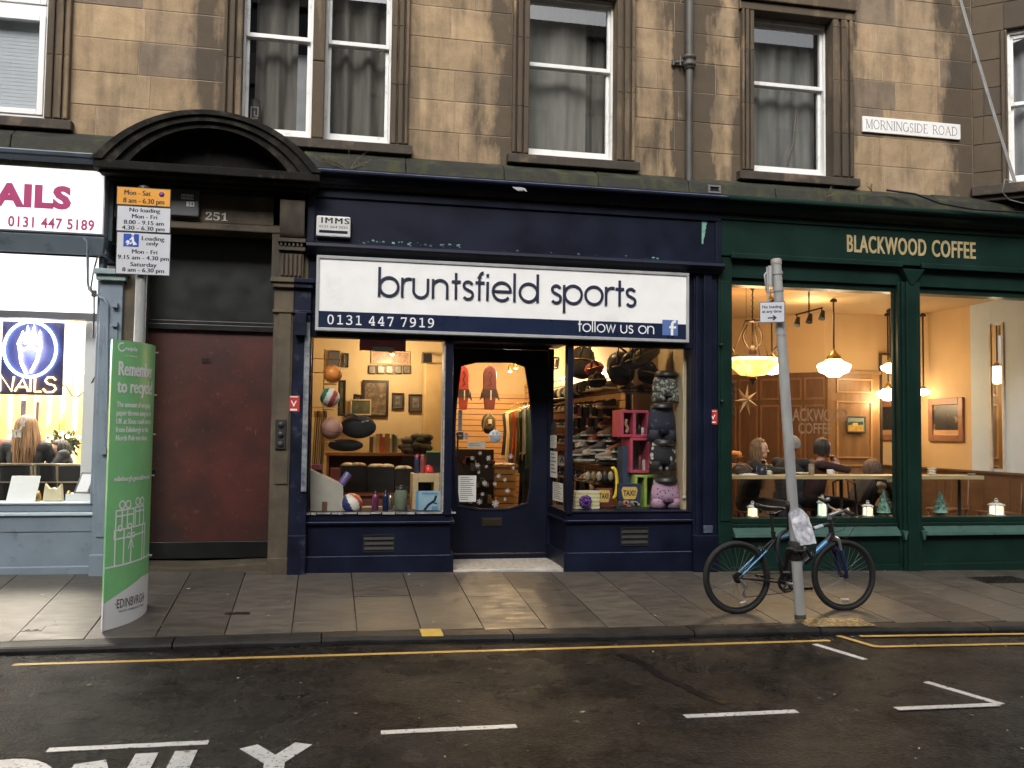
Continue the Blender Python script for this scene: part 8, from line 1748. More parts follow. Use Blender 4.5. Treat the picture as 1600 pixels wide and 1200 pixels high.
top(mb, 'fleece_coat', M('cream_fleece', (.46, .36, .24), .9, var=.3, scale=20, bump=.6, bscale=60), 'cream woolly coat draped over a chair beside the hunched figure', 'coat')
chairob(W(1392, 780, 1.05)[0], 1.05, R(190), 'dark bentwood chair with the cream woolly coat over it')
for k, (px_, Y_, yw) in enumerate(((1190, 2.3, 20), (1215, 2.9, 200), (1330, 2.2, 160), (1480, 1.9, 200), (1560, 1.3, 170))): chairob(W(px_, 780, Y_)[0], Y_, R(yw), ['dark chair deep behind the fair haired woman', 'dark chair beside the receding brown panelling', 'dark chair in front of the oak panelling', 'dark chair below the large dark picture', 'dark chair near the white wall at the right'][k])
x, z = W(1268, 778, 1.6); mb = MB(); mb.box(x-.06, x+.06, 1.55, 1.75, z-.04, z+.04); mb.box(x-.07, x+.07, 1.5, 1.8, z-.055, z-.042); top(mb, 'wicker_box', M('wicker', (.42, .31, .16), .7, var=.3, scale=30), 'small pale wicker box low behind the mint lantern', 'box', bevel=.008)
mb = MB(); mb.box(x-.35, x+.35, 1.45, 1.9, z-.09, z-.057)
for sx in (-1, 1): mb.box(x+sx*.3-.02, x+sx*.3+.02, 1.65, 1.7, FC, z-.09)
top(mb, 'low_table', wood_dark, 'low dark table carrying the wicker box', 'table')
# ------------------------------------------------------------------ the nail salon
FN = .40; HN = 3.2; NYB = 3.6
cream_n = M('salon_cream', (.82, .68, .46), .6, var=.04);
mb = MB(); mb.poly([(-7.4, .1, FN), (-1.9, .1, FN), (-1.9, NYB, FN), (-7.4, NYB, FN)]); mb.build('floor', M('salon_floor', (.3, .24, .18), .4), ns)
mb = MB(); mb.box(-7.4, -1.95, .15, NYB, HN, HN+.05); mb.build('ceiling', white_wall, ns)
mb = MB(); mb.box(-7.4, -1.95, NYB, NYB+.05, FN, HN); mb.build('back_wall', cream_n, ns)
mb = MB(); mb.box(-7.45, -7.4, .15, NYB, FN, HN); mb.build('side_wall', white_wall, ns)
xw = W(131, 640, .25)[0]; mb = MB(); mb.box(xw, xw+.5, .20, .26, FN+.55, HN); mb.box(-2.02, -1.97, .26, NYB, FN, HN); mb.build('white_return', white_wall, ns)
slatc = M('pine_slat', (.74, .52, .22), .5, var=.08)
scr = thing('slat_screen', 'screen of upright pale pine slats inside the salon window', 'screen', (-3, 1.9, FN))
for k in range(8):
 px_ = -16+20.3*k; x, _ = W(px_, 660, 1.9); mb = MB(); mb.box(x-.035, x+.035, 1.9, 1.94, FN, W(px_, 570, 1.9)[1] if k else 2.9); mb.build('slat', slatc, scr)
for k, (a, b, c, d, Y_, colr, lb_) in enumerate(((28, 50, 626, 662, 3.0, (.05, .04, .06), 'left dark panel on the back wall of the salon'), (56, 72, 628, 660, 3.0, (.05, .04, .06), 'right dark panel on the back wall of the salon'))):
 x0, x1, z0, z1 = RC(a, b, c, d, Y_); mb = MB(); mb.box(x0, x1, Y_, Y_+.03, z0, z1); top(mb, 'dark_panel', M(['plum_panel', 'violet_panel'][k], colr, .3), lb_, 'panel')
lamp('salon_light', (-3.4, 1.8, 3.0), 140, (1, .9, .74), .25); lamp('salon_light', (-2.7, 1.3, 2.95), 50, (1, .9, .75), .2); lamp('salon_light', (-5.5, 1.6, 3.0), 90, (1, .9, .75), .25)
x0, x1, z0, z1 = RC(0, 118, 662, 672, 2.4); mb = MB(); mb.box(x0-.6, x1, 2.4, 2.7, z0-.05, z0); top(mb, 'salon_shelf', slatc, 'pale shelf behind the slats in the salon', 'shelf')
for k, px_ in enumerate((58, 66, 74, 84, 90, 98, 112)):
 x, _ = W(px_, 668, 2.5); h = [.10, .16, .12, .22, .12, .2, .14][k]; mb = MB(); mb.lathe([(.04, 0), (.045, .03), (.04, h*.7), (.015, h*.85), (.015, h)], (x, 2.5, z0), 10); top(mb, 'salon_bottle', [brass, paper, M('apricot', (.7, .4, .2), .4), slatc, black, M('amber_pot', (.5, .25, .08), .3), paper][k], ['short brass', 'white', 'apricot', 'tall pine coloured', 'black', 'amber', 'small white'][k]+' bottle on the shelf behind the salon slats, %s from the left' % ['1st', '2nd', '3rd', '4th', '5th', '6th', '7th'][k], 'bottle')
Yn = .30; x0, x1, z0, z1 = RC(2, 99, 503, 617, Yn)
nb = thing('neon_sign', 'lit neon sign with blue ring and white hand above warm letters on a dark board', 'sign', ((x0+x1)/2, Yn, z0)); mb = MB(); mb.box(x0, x1, Yn, Yn+.02, z0, z1); mb.build('board', M('neon_board', (.03, .03, .09), .4), nb)
xc, zc_ = W(48.5, 546, Yn); rx = abs(W(89, 546, Yn)[0]-xc); rz = abs(W(48, 503, Yn)[1]-zc_)
mb = MB(); mb.tube([(xc+rx*math.cos(R(a)), Yn-.03, zc_+rz*math.sin(R(a))) for a in range(0, 360, 8)], .013, 8, closed=True); mb.build('ring_tube', EM('neon_blue', (.45, .65, 1.0), 5), nb)
mb = MB(); P_ = lambda a, b: (xc+a*rx, Yn-.03, zc_+b*rz)
for pts in ([(-.45, .2), (-.38, -.1), (-.32, -.5), (-.1, -.9)], [(.35, -.1), (.28, -.4), (.05, -.85)], [(-.45, .2), (-.3, .62), (-.2, .2)], [(-.2, .2), (-.12, .82), (.0, .2)], [(0, .2), (.12, .85), (.2, .2)], [(.2, .2), (.36, .66), (.40, .1), (.35, -.1)], [(-.3, -.05), (0, .1), (.3, -.05)]): mb.tube([P_(*p) for p in pts], .013, 8)
mb.build('hand_tube', EM('neon_white', (1, .96, .98), 7), nb)
mb = MB(); za_, zb2 = W(50, 612, Yn)[1], W(50, 589, Yn)[1]; hh = zb2-za_
def LT(px_): return W(px_, 600, Yn)[0]
def tb(pts): mb.tube([(LT(p), Yn-.03, za_+hh*q) for p, q in pts], .009, 6)
tb([(2, 0), (2, 1.1), (20, 0), (23, 1.0)]); tb([(25, 0), (37, .85), (46, 0)]); tb([(29, .3), (43, .3)]); tb([(49, 0), (49, .9)]); tb([(56, .9), (56, 0), (66, 0)])
tb([(88, .82), (84, 1.0), (76, 1.0), (72, .75), (76, .55), (86, .45), (89, .2), (84, .0), (74, -.02), (69, .2)])
mb.build('letter_tube', EM('neon_amber', (1, .62, .22), 3.0), nb)
lamp('neon_glow', (xc, Yn-.12, zc_), 3.5, (.6, .7, 1), .1)
mb = MB(); mb.tube([wp(96, 602, .3), wp(104, 604, .28), wp(112, 618, .25), wp(122, 620, .25), wp(140, 604, .22), wp(153, 580, .15)], .006, 6); top(mb, 'lead', ink, 'thin dark lead looping from the neon sign to the window side', 'wire')
mb = MB(); fl = random.Random(4)
x, z = W(100, 690, 1.2);
for k in range(260):
 a = fl.uniform(0, 6.28); r = fl.uniform(.5, 1); px_ = 98+22*r*math.cos(a); py_ = 692+15*r*math.sin(a); p = Vector(wp(px_, py_, 1.2)); d = Vector((fl.uniform(-1, 1), fl.uniform(-1, 1), fl.uniform(-1, 1)))*.05; mb.poly([p, p+d+Vector((.012, 0, .006)), p+d*1.5, p+d-Vector((.012, 0, .006))])
top(mb, 'garland', M('fir_green', (.035, .055, .02), .7, var=.4), 'dark green fir garland above the dark haired person in the salon', 'garland')
bl_ = EM('fairy_white', (1, .86, .6), 6)
for k, (px_, py_) in enumerate(((80, 684), (96, 678), (104, 698), (123, 683), (16, 703), (40, 712), (98, 676), (106, 682), (75, 690), (131, 582))):
 x, z = W(px_, py_, 1.1); r = .045 if (px_, py_) == (16, 703) else .02; mb = MB(); mb.ball((x, 1.1, z), r, 6); top(mb, 'fairy_light', bl_, ['glowing bulb at the left of the fir garland', 'glowing bulb on top of the fir garland', 'bulb hanging below the fir garland', 'bulb at the right end of the fir garland', 'large round glowing bulb left of the long brown hair', 'small bulb in front of the long brown hair', 'second bulb on top of the fir garland', 'bulb on the right shoulder of the fir garland', 'bulb low at the left of the fir garland', 'bright bulb high beside the white window return'][k], 'light')
mb = MB(); xr, zr2 = W(27, 676, .05); q = wall_map(xr, zr2, .05); s_ = .0021
for pts in ([(-20, -20), (-18, 8), (8, 10), (20, 32), (30, 34)], [(8, 10), (14, -22)], [(-12, 6), (-6, -22)], [(4, 8), (4, -20)], [(20, 32), (14, 52), (24, 60)], [(22, 34), (30, 54), (22, 66)], [(-18, 8), (-26, 14)]): mb.ribbon([(a*s_, b*s_) for a, b in pts], .016, q, .002)
top(mb, 'reindeer_sticker', M('sticker_frost', (.75, .72, .66), .6), 'white reindeer sticker on the salon window in front of the long brown hair', 'sticker')
mb = MB(); x0, x1, z0, z1 = RC(12, 57, 744, 785, .12); mb.hexa([(x0, .08, zn0), (x1, .08, zn0), (x1, .1, zn0), (x0, .1, zn0), (x0+.02, .16, z1), (x1+.02, .16, z1), (x1+.02, .175, z1), (x0+.02, .175, z1)]); top(mb, 'white_card', paper, 'plain white card standing on the salon window sill', 'card')
t = thing('tablet', 'grey screened black tablet leaning on a white stand in the salon window', 'tablet', (W(128, 785, .14)[0], .14, zn0)); mb = MB(); x0, x1 = W(116, 772, .16)[0], W(140, 772, .16)[0]; zt0, zt1 = W(128, 771, .14)[1], W(130, 738, .2)[1]
mb.hexa([(x0, .12, zt0), (x1, .12, zt0), (x1, .135, zt0), (x0, .135, zt0), (x0+.05, .20, zt1), (x1+.05, .20, zt1), (x1+.05, .215, zt1), (x0+.05, .215, zt1)]); mb.build('case', black, t); mb = MB(); g_ = .018; mb.poly([(x0+g_+.004, .1245, zt0+g_), (x1-g_+.004, .1245, zt0+g_), (x1-g_+.044, .1895, zt1-g_), (x0+g_+.044, .1895, zt1-g_)]); mb.build('screen', M('screen_grey', (.22, .24, .27), .15), t)
mb = MB(); xs0, xs1 = W(104, 780, .14)[0], W(147, 780, .14)[0]; mb.box(xs0, xs1, .10, .3, zn0, zt0-.003); mb.build('stand', paper, t)
t = thing('ornament', 'small cream crown shaped ornament with gold ends on the salon sill', 'ornament', (W(82, 785, .12)[0], .12, zn0)); x = W(83, 780, .12)[0]; mb = MB(); w_ = .09
mb.prism([(x-w_, .10, zn0), (x+w_, .10, zn0), (x+w_*.8, .10, zn0+.17), (x+w_*.35, .10, zn0+.12), (x, .10, zn0+.13), (x-w_*.35, .10, zn0+.12), (x-w_*.8, .10, zn0+.17)], (0, .06, 0)); mb.build('body', M('ivory', (.75, .64, .42), .4), t, bevel=.008)
for s_ in (-1, 1): mb = MB(); mb.lathe([(.025, 0), (.03, .03), (.02, .08), (.01, .1)], (x+s_*.135, .13, zn0), 10); mb.build('gold_end', brass, t)
def salon_chair(x, y, label):
 t = thing('salon_chair', label, 'chair', (x, y, FN), 'black padded salon chairs with backs to the window'); mb = MB(); mb.box(x-.24, x+.24, y, y+.45, FN+.42, FN+.5); mb.build('seat', black_soft, t, bevel=.02); mb = MB(); mb.hexa([(x-.25, y-.03, FN+.48), (x+.25, y-.03, FN+.48), (x+.25, y+.03, FN+.48), (x-.25, y+.03, FN+.48), (x-.25, y-.10, FN+.87), (x+.25, y-.10, FN+.87), (x+.25, y-.05, FN+.87), (x-.25, y-.05, FN+.87)]); mb.build('backrest', black_soft, t, bevel=.02)
 fm = M('chair_frame_tan', (.25, .2, .13), .4, .3)
 for s_ in (-1, 1): mb = MB(); mb.tube([(x+s_*.27, y-.10, FN+.88), (x+s_*.27, y, FN+.45), (x+s_*.27, y+.1, FN)], .016, 6); mb.tube([(x+s_*.27, y-.02, FN+.62), (x+s_*.27, y+.4, FN+.64), (x+s_*.27, y+.42, FN)], .016, 6); mb.build('arm_frame', fm, t)
 mb = MB(); mb.tube([(x-.27, y-.105, FN+.88), (x+.27, y-.105, FN+.88)], .014, 6); mb.tube([(x-.27, y-.075, FN+.70), (x+.27, y-.075, FN+.70)], .01, 6); mb.build('rail', fm, t)
for px_, lb_ in ((8, 'black salon chair at the far left edge of the photo'), (48, 'black salon chair under the woman with long brown hair'), (104, 'black salon chair under the dark haired person')): salon_chair(W(px_, 740, .62)[0], .62, lb_)
hx, hz = W(40, 668, .80); hz_l = hz-FN; hc = (0, 0, hz_l); hf = (1, .1, 0)
caps = seated(.50, .02, (0, 1, 2, 3), hc, hf, (.1, .27, .78), (.35, .2, .75), (.1, -.27, .78), (.35, -.2, .75), sh=.19)
caps += [((.02, 0, 1.0), .06, (0, 0, hz_l-.06), .055, 0)]
person('person', 'client with very long brown hair in dark top, back to the salon window', caps, [skin, M('charcoal_top', (.03, .03, .032), .85), jean, shoe_m], (hx, .84, FN), R(90), (M('long_brown_hair', (.27, .15, .075), .5, var=.4, scale=16, stretch=(1, 1, .3)), strands(hc, hf, 150, .48, rdh, width=1.3)), extra=eyes(hc, hf))
hx, hz = W(90, 706, .95); hz_l = hz-FN; hc = (.04, 0, hz_l); hf = (1, .15, 0)
caps = seated(max(.42, hz_l-.80), .05, (0, 1, 2, 3), hc, hf, (.2, .25, .70), (.42, .15, .72), (.2, -.25, .70), (.42, -.15, .72), sh=.19)
person('person', 'dark haired person in black jacket facing left behind the salon window', caps, [skin, M('black_jacket', (.02, .02, .022), .8), jean, shoe_m], (hx+.04, .98, FN), R(203), (M('black_brown_hair', (.012, .010, .009), .5, var=.3), strands(hc, hf, 100, .11, rdh)), extra=eyes(hc, hf))
mb = MB(); x, z = W(12, 690, 1.5); mb.box(x-.5, x+.36, 1.5, 1.9, z-.06, z+.02); top(mb, 'red_cushion', M('red_fabric', (.5, .05, .035), .7), 'bright red cushion or towel behind the long haired client', 'cushion', bevel=.03)
# ------------------------------------------------------------------ left post with parking plates and the recycling wrap
px0_, Ypost = W(219, 480, -1.37)[0], -1.37
zg_ = PZ(px0_, Ypost); zpt = W(225, 296, Ypost)[1]
post_l = thing('sign_post', 'grey steel sign post carrying the parking plates beside the green wrap', 'post', (px0_, Ypost, zg_))
mb = MB(); mb.tube([(px0_, Ypost, zg_-.03), (px0_, Ypost, zpt)], .042, 18); mb.build('tube', galv, post_l)
mb = MB(); mb.lathe([(.047, zpt), (.047, zpt+.02), (.03, zpt+.03)], (px0_, Ypost, 0), 16); mb.build('cap', black, post_l)
mb = MB(); mb.tube([(px0_+.043, Ypost-.01, zg_+.05), (px0_+.043, Ypost-.01, zpt)], .008, 6); mb.build('seam', chrome, post_l)
Yp_ = Ypost-.07
trf = M('plate_white_reflective', (.62, .635, .68), .35, var=.03)
def plate(px0, px1, py0, py1, label, lines, face, blue=False):
 x0 = W(px0, (py0+py1)/2, Yp_)[0]; x1 = W(px1, (py0+py1)/2, Yp_)[0]; z1 = W((px0+px1)/2, py0, Yp_)[1]; z0 = W((px0+px1)/2, py1, Yp_)[1]
 t = thing('parking_plate', label, 'sign', ((x0+x1)/2, Yp_, z0)); mb = MB(); mb.box(x0, x1, Yp_, Yp_+.004, z0+.001, z1-.001); mb.build('edge', ink, t)
 mb = MB(); mb.box(x0+.006, x1-.006, Yp_-.0015, Yp_-.0002, z0+.007, z1-.007); mb.build('face', face, t)
 mb = MB()
 for k_ in (.3, .7): zc = z0+(z1-z0)*k_; mb.box(px0_-.06, px0_+.06, Yp_+.0045, Yp_+.012, zc-.012, zc+.012); mb.tube([(px0_+.052*math.cos(R(a)), Ypost+.052*math.sin(R(a)), zc) for a in range(-180, 180, 20)], .007, 6, closed=True)
 mb.build('clip', galv, t)
 H_ = z1-z0; W_ = x1-x0
 for s_, u, v, cap_h, fit in lines: mb = MB(); add_text(mb, s_, wall_map(x0+W_*u, z0+H_*v, Yp_-.0018), .05, cap=cap_h, dbl=.0042, extrude=.0001, fit=W_*fit); mb.build('lettering', ink, t)
 return t, x0, x1, z0, z1
t, x0, x1, z0, z1 = plate(182, 267, 293, 322, 'orange plate with purple dot, top of the three parking plates beside the stair doorway', [('Mon - Sat', .13, .56, .043, .48), ('8 am - 6.30 pm', .12, .14, .043, .75)], M('plate_orange', (.80, .36, .05), .35, var=.04))
mb = MB(); mb.lathe([(.022, 0), (.022, -.001), (0, -.0011)], (x0+(x1-x0)*.83, Yp_-.0018, z0+(z1-z0)*.68), 18, 'y'); mb.build('dot', M('dot_purple', (.15, .04, .22), .5), t)
plate(182, 267, 322.5, 363, 'white plate with four text lines and no symbol, middle of the three parking plates', [('No loading', .22, .77, .036, .56), ('Mon - Fri', .27, .525, .036, .46), ('8.00 - 9.15 am', .13, .29, .036, .73), ('4.30 - 6.30 pm', .10, .075, .036, .78)], trf)
t, x0, x1, z0, z1 = plate(181, 266.5, 363.5, 430, 'white plate with blue loading symbol, lowest of the three parking plates', [('Loading', .45, .82, .036, .41), ('only', .54, .705, .036, .22), ('Mon - Fri', .28, .50, .036, .46), ('9.15 am - 4.30 pm', .03, .36, .036, .93), ('Saturday', .26, .20, .036, .48), ('8 am - 6.30 pm', .12, .07, .036, .76)], trf)
mb = MB(); W_, H_ = x1-x0, z1-z0; bx0, bz0 = x0+.13*W_, z0+.655*H_; mb.box(bx0, bx0+.28*W_, Yp_-.003, Yp_-.0016, bz0, bz0+.30*H_); mb.build('symbol_square', M('sign_blue', (.025, .08, .42), .35), t)
mb = MB(); q = wall_map(bx0, bz0, Yp_-.0033); u = .28*W_
mb.ribbon([(u*.72, u*.12), (u*.62, u*.42), (u*.58, u*.72)], u*.15, q, .0004); mb.ribbon([(u*.62, u*.42), (u*.86, u*.15)], u*.1, q, .0005); mb.ribbon([(u*.60, u*.66), (u*.40, u*.46)], u*.08, q, .0006); mb.ribbon(arc(u*.60, u*.86, u*.06, 0, 345, 10), u*.06, q, .0004, True); mb.ribbon([(u*.15, u*.32), (u*.48, u*.20), (u*.52, u*.34)], u*.07, q, .0004); mb.ribbon([(u*.2, u*.38), (u*.40, u*.34)], u*.13, q, .0006); mb.ribbon(arc(u*.28, u*.16, u*.05, 0, 345, 8), u*.04, q, .0004, True)
mb.build('symbol', white_ink, t)
Lp, Rp, Cf, Cb = Vector((-1.669, -1.725)), Vector((-1.475, -1.03)), Vector((-1.355, -1.39)), Vector((-1.83, -1.36))
def bez(c, t): return Lp*(1-t)**2+c*2*t*(1-t)+Rp*t*t
fpts = [bez(Cf, k/40) for k in range(41)]
cum = [0]
for a, b in zip(fpts, fpts[1:]): cum.append(cum[-1]+(b-a).length)
def on_front(u, off=0):
 u = max(0, min(cum[-1]-1e-5, u))
 for k in range(40):
  if cum[k+1] >= u:
   f = (u-cum[k])/(cum[k+1]-cum[k]); p = fpts[k].lerp(fpts[k+1], f); d = (fpts[k+1]-fpts[k]).normalized(); return p+Vector((d.y, -d.x))*off
zb_w, zt_w = .075, W(183, 530, -1.725)[1]
wrapt = thing('recycling_wrap', 'tall green and white recycling notice folded round the left sign post', 'notice', (-1.53, -1.38, zb_w))
gcard = M('notice_green', (.23, .58, .235), .35, var=.05); wcard = M('notice_white', (.78, .78, .77), .35, var=.03)
def zbot(u): return zb_w+.055*(u/cum[-1])
def ztopw(u): return zt_w-.0*u
zspl0 = W(167, 945, -1.72)[1]
def zsplit(u): return zspl0+.26*(u/.42)**.8*.62 if u < .42 else zspl0+.26*.62
mb = MB(); mg = MB()
uN = 40
for k in range(uN):
 u0, u1 = cum[k], cum[k+1]; p, q = fpts[k], fpts[k+1]
 mb.smooth = mg.smooth = True
 mb.poly([(p.x, p.y, zbot(u0)), (q.x, q.y, zbot(u1)), (q.x, q.y, zsplit(u1)), (p.x, p.y, zsplit(u0))])
 mg.poly([(p.x, p.y, zsplit(u0)), (q.x, q.y, zsplit(u1)), (q.x, q.y, ztopw(u1)), (p.x, p.y, ztopw(u0))])
bpts = [bez(Cb, k/40) for k in range(41)]
for k in range(uN):
 p, q = bpts[k], bpts[k+1]; u0, u1 = cum[k], cum[k+1]
 mb.poly([(p.x, p.y, zbot(u0)), (q.x, q.y, zbot(u1)), (q.x, q.y, zsplit(u1)), (p.x, p.y, zsplit(u0))]); mg.poly([(p.x, p.y, zsplit(u0)), (q.x, q.y, zsplit(u1)), (q.x, q.y, ztopw(u1)), (p.x, p.y, ztopw(u0))])
mb.build('white_foot', wcard, wrapt); mg.build('green_sheet', gcard, wrapt)
mb = MB(); mb.tube([(Lp.x-.002, Lp.y-.004, zb_w), (Lp.x-.002, Lp.y-.004, zspl0)], .005, 6); mb.build('fold_edge', wcard, wrapt)
def wm(u0, z0): return lambda u, v, w_: (lambda p: (p.x, p.y, z0+v))(on_front(u0+u, .0016+w_))
zl_ = lambda py: W(185, py, -1.66)[1]
mb = MB()
add_text(mb, 'Remember', wm(.055, zl_(586)), .13, cap=.118, bold=.0015, dbl=.006, res=2, extrude=.0003, fit=.43); add_text(mb, 'to recycle!', wm(.055, zl_(613)), .13, cap=.112, bold=.0015, dbl=.006, res=2, extrude=.0003, fit=.45)
for k, s_ in enumerate(('The amount of wrapping', 'paper thrown away in the', 'UK at Xmas could stretch', 'from Edinburgh to the', 'North Pole ten times.')): add_text(mb, s_, wm(.055, zl_(636+13.1*k)), .06, cap=.046, dbl=.003, res=2, extrude=.0002, fit=[.42, .44, .44, .39, .38][k])
add_text(mb, 'edinburgh.gov.uk/recycle', wm(.055, zl_(752)), .06, cap=.042, dbl=.003, res=2, extrude=.0002, fit=.46)
add_text(mb, 'recycle', wm(.12, zl_(546)), .04, cap=.03, bold=.002, res=1, extrude=.0002, fit=.13); add_text(mb, 'for Edinburgh', wm(.12, zl_(556)), .03, cap=.016, res=1, extrude=.0002, fit=.13)
m0 = wm(.085, zl_(542)); mb.ribbon(arc(0, 0, .032, 60, 330, 14), .012, m0, .0005)
mb.build('lettering', white_ink, wrapt)
mb = MB(); zi = zl_(886)
def dr_(pts, wd=.012, cl=False):
 P2 = []
 for a, b in zip(pts, pts[1:]+(pts[:1] if cl else [])):
  for k in range(4): P2.append((a[0]+(b[0]-a[0])*k/4, a[1]+(b[1]-a[1])*k/4))
 if not cl: P2.append(pts[-1])
 mb.ribbon(P2, wd, wm(0, zi), .0006, cl)
dr_([(.002, 0), (.20, .01), (.45, .03), (.7, .04)], .014)
dr_([(.085, .008), (.085, .285), (.44, .31), (.44, .03)]); dr_([(.075, .215), (.075, .285), (.17, .29), (.17, .222), (.075, .215)]); dr_([(.17, .22), (.44, .245)]); dr_([(.17, .012), (.17, .22)]); dr_([(.25, .018), (.25, .29)]); dr_([(.40, .03), (.40, .30)])
dr_([(.085, .285), (.085, .44), (.27, .45), (.27, .30)]); dr_([(.08, .395), (.275, .405)]); dr_([(.145, .29), (.145, .445)]); dr_([(.20, .30), (.20, .445)])
dr_([(.29, .31), (.29, .455), (.41, .46), (.41, .315)]); dr_([(.285, .42), (.415, .425)]); dr_([(.35, .31), (.35, .455)])
for cx_, cz_ in ((.175, .45), (.35, .465)):
 for s_ in (-1, 1): dr_([(cx_+s_*.032+.028*math.cos(R(a)), cz_+.035+.03*math.sin(R(a))) for a in range(0, 360, 40)], .011, True)
dr_([(.13+.02*math.cos(R(a)), .30+.022*math.sin(R(a))) for a in range(0, 360, 40)], .01, True); dr_([(.23+.02*math.cos(R(a)), .31+.02*math.sin(R(a))) for a in range(0, 360, 40)], .01, True)
for s_ in (-1, 1): dr_([(.25+s_*.024+.02*math.cos(R(a)), .235+.02*math.sin(R(a))) for a in range(0, 360, 45)], .009, True); dr_([(.25, .22), (.25+s_*.03, .13)], .009)
mb.build('gift_drawing', white_ink, wrapt)
mb = MB(); add_text(mb, '\u00b7EDINBVRGH\u00b7', wm(.10, zl_(952)+.0), .1, cap=.075, res=2, extrude=.0002, fit=.38); add_text(mb, 'THE CITY OF EDINBURGH COUNCIL', wm(.14, zl_(952)-.035), .03, cap=.016, res=1, extrude=.0002, fit=.33); mb.build('crest_lettering', ink, wrapt)
mb = MB()
for k, z in enumerate((zt_w-.05, zl_(613), zl_(680), zl_(750), zl_(886))): p = Rp; mb.box(p.x-.02, p.x+.03, p.y-.01, p.y+.01, z, z+.012)
mb.build('tie', wcard, wrapt)
# ------------------------------------------------------------------ right post, slightly out of plumb
bxp, byp = G(1251, 967, .062); zb_p = PZ(bxp, byp); tx_, tz_ = W(1213, 412, byp)
Pb = Vector((bxp, byp, zb_p-.02)); Pt = Vector((tx_, byp, tz_)); ax = (Pt-Pb).normalized()
pr_ = thing('sign_post', 'leaning grey steel sign post with the bicycle locked to it', 'post', tuple(Pb))
mb = MB(); mb.tube([Pb, Pb+(Pt-Pb)*.72], .0455, 20); mb.tube([Pb+(Pt-Pb)*.72, Pb+(Pt-Pb)*.735], [.0455, .043], 20, caps=False); mb.tube([Pb+(Pt-Pb)*.735, Pt], .0425, 20); mb.build('tube', galv, pr_)
mb = MB(); mb.tube([Pb-ax*.01, Pb+ax*.06], .048, 18); mb.build('base_collar', M('scuffed_base', (.06, .055, .05), .6), pr_)
mb = MB(); mb.tube([Pt-ax*.005, Pt+ax*.035, Pt+ax*.045], [.047, .047, .035], 18); mb.build('cap', M('dull_cap', (.30, .27, .23), .5), pr_)
pp = lambda px_, py_: Vector(wp(px_, py_, byp))
cl_ = MB()
for f_ in (.973, .925, .872): c = Pb+(Pt-Pb)*f_; cl_.tube([c-ax*.012, c+ax*.012], .050, 18)
br0, br1 = Pb+(Pt-Pb)*.973, Pb+(Pt-Pb)*.918; off = Vector((-.10, -.01, 0))
cl_.tube([br0+Vector((-.04, 0, 0)), br0+off*1.05, br0+off*1.25+Vector((0, 0, -.02)), br1+off*1.2, br1+off*1.0, br1+Vector((-.04, 0, 0))], .008, 8); cl_.tube([br0+off+Vector((0, 0, .05)), br1+off-Vector((0, 0, .1))], .010, 8); cl_.tube([br0+off*.7+Vector((0, 0, .06)), br0+off*.7-Vector((0, 0, .12))], .02, 10)
cl_.build('bracket', galv, pr_)
pc_ = Pb+(Pt-Pb)*.838
nl = thing('no_loading_plate', 'small white plate reading No loading at any time with arrow, clipped to the leaning post', 'sign', tuple(pc_))
ud2 = Vector((math.cos(R(30)), -math.sin(R(30)), 0)); nd2 = Vector((ud2.y, -ud2.x, 0))
cpl = Vector(wp(1207, 489, byp))+nd2*.05
wpl, hpl = .215, .185
def nm_(u, v, w_): return cpl+ud2*(u-wpl/2)+Vector((0, 0, v-hpl/2))+nd2*w_
def nbx(mb, u0, u1, v0, v1, w0, w1): mb.hexa([nm_(u0, v0, w1), nm_(u1, v0, w1), nm_(u1, v0, w0), nm_(u0, v0, w0), nm_(u0, v1, w1), nm_(u1, v1, w1), nm_(u1, v1, w0), nm_(u0, v1, w0)])
mb = MB(); nbx(mb, 0, wpl, 0, hpl, 0, .004); mb.build('edge', M('grey_edge', (.12, .12, .13), .4), nl)
mb = MB(); nbx(mb, .006, wpl-.006, .006, hpl-.006, .0042, .0054); mb.build('face', trf, nl)
mb = MB(); add_text(mb, 'No loading', lambda u, v, w_: nm_(.022+u, .128+v, .0056+w_), .04, cap=.026, bold=.001, fit=.165); add_text(mb, 'at any time', lambda u, v, w_: nm_(.022+u, .088+v, .0056+w_), .04, cap=.026, bold=.001, fit=.165)
mb.ribbon([(.07, .042), (.13, .042)], .012, lambda u, v, w_: nm_(u, v, .0056+w_), .0003); mb.ribbon([(.115, .062), (.138, .042), (.115, .022)], .012, lambda u, v, w_: nm_(u, v, .0060+w_), .0003); mb.build('lettering', ink, nl)
mb = MB(); c2 = Pb+(Pt-Pb)*.80; mb.tube([c2-ax*.01, c2+ax*.01], .0475, 16); mb.build('clip', galv, nl)
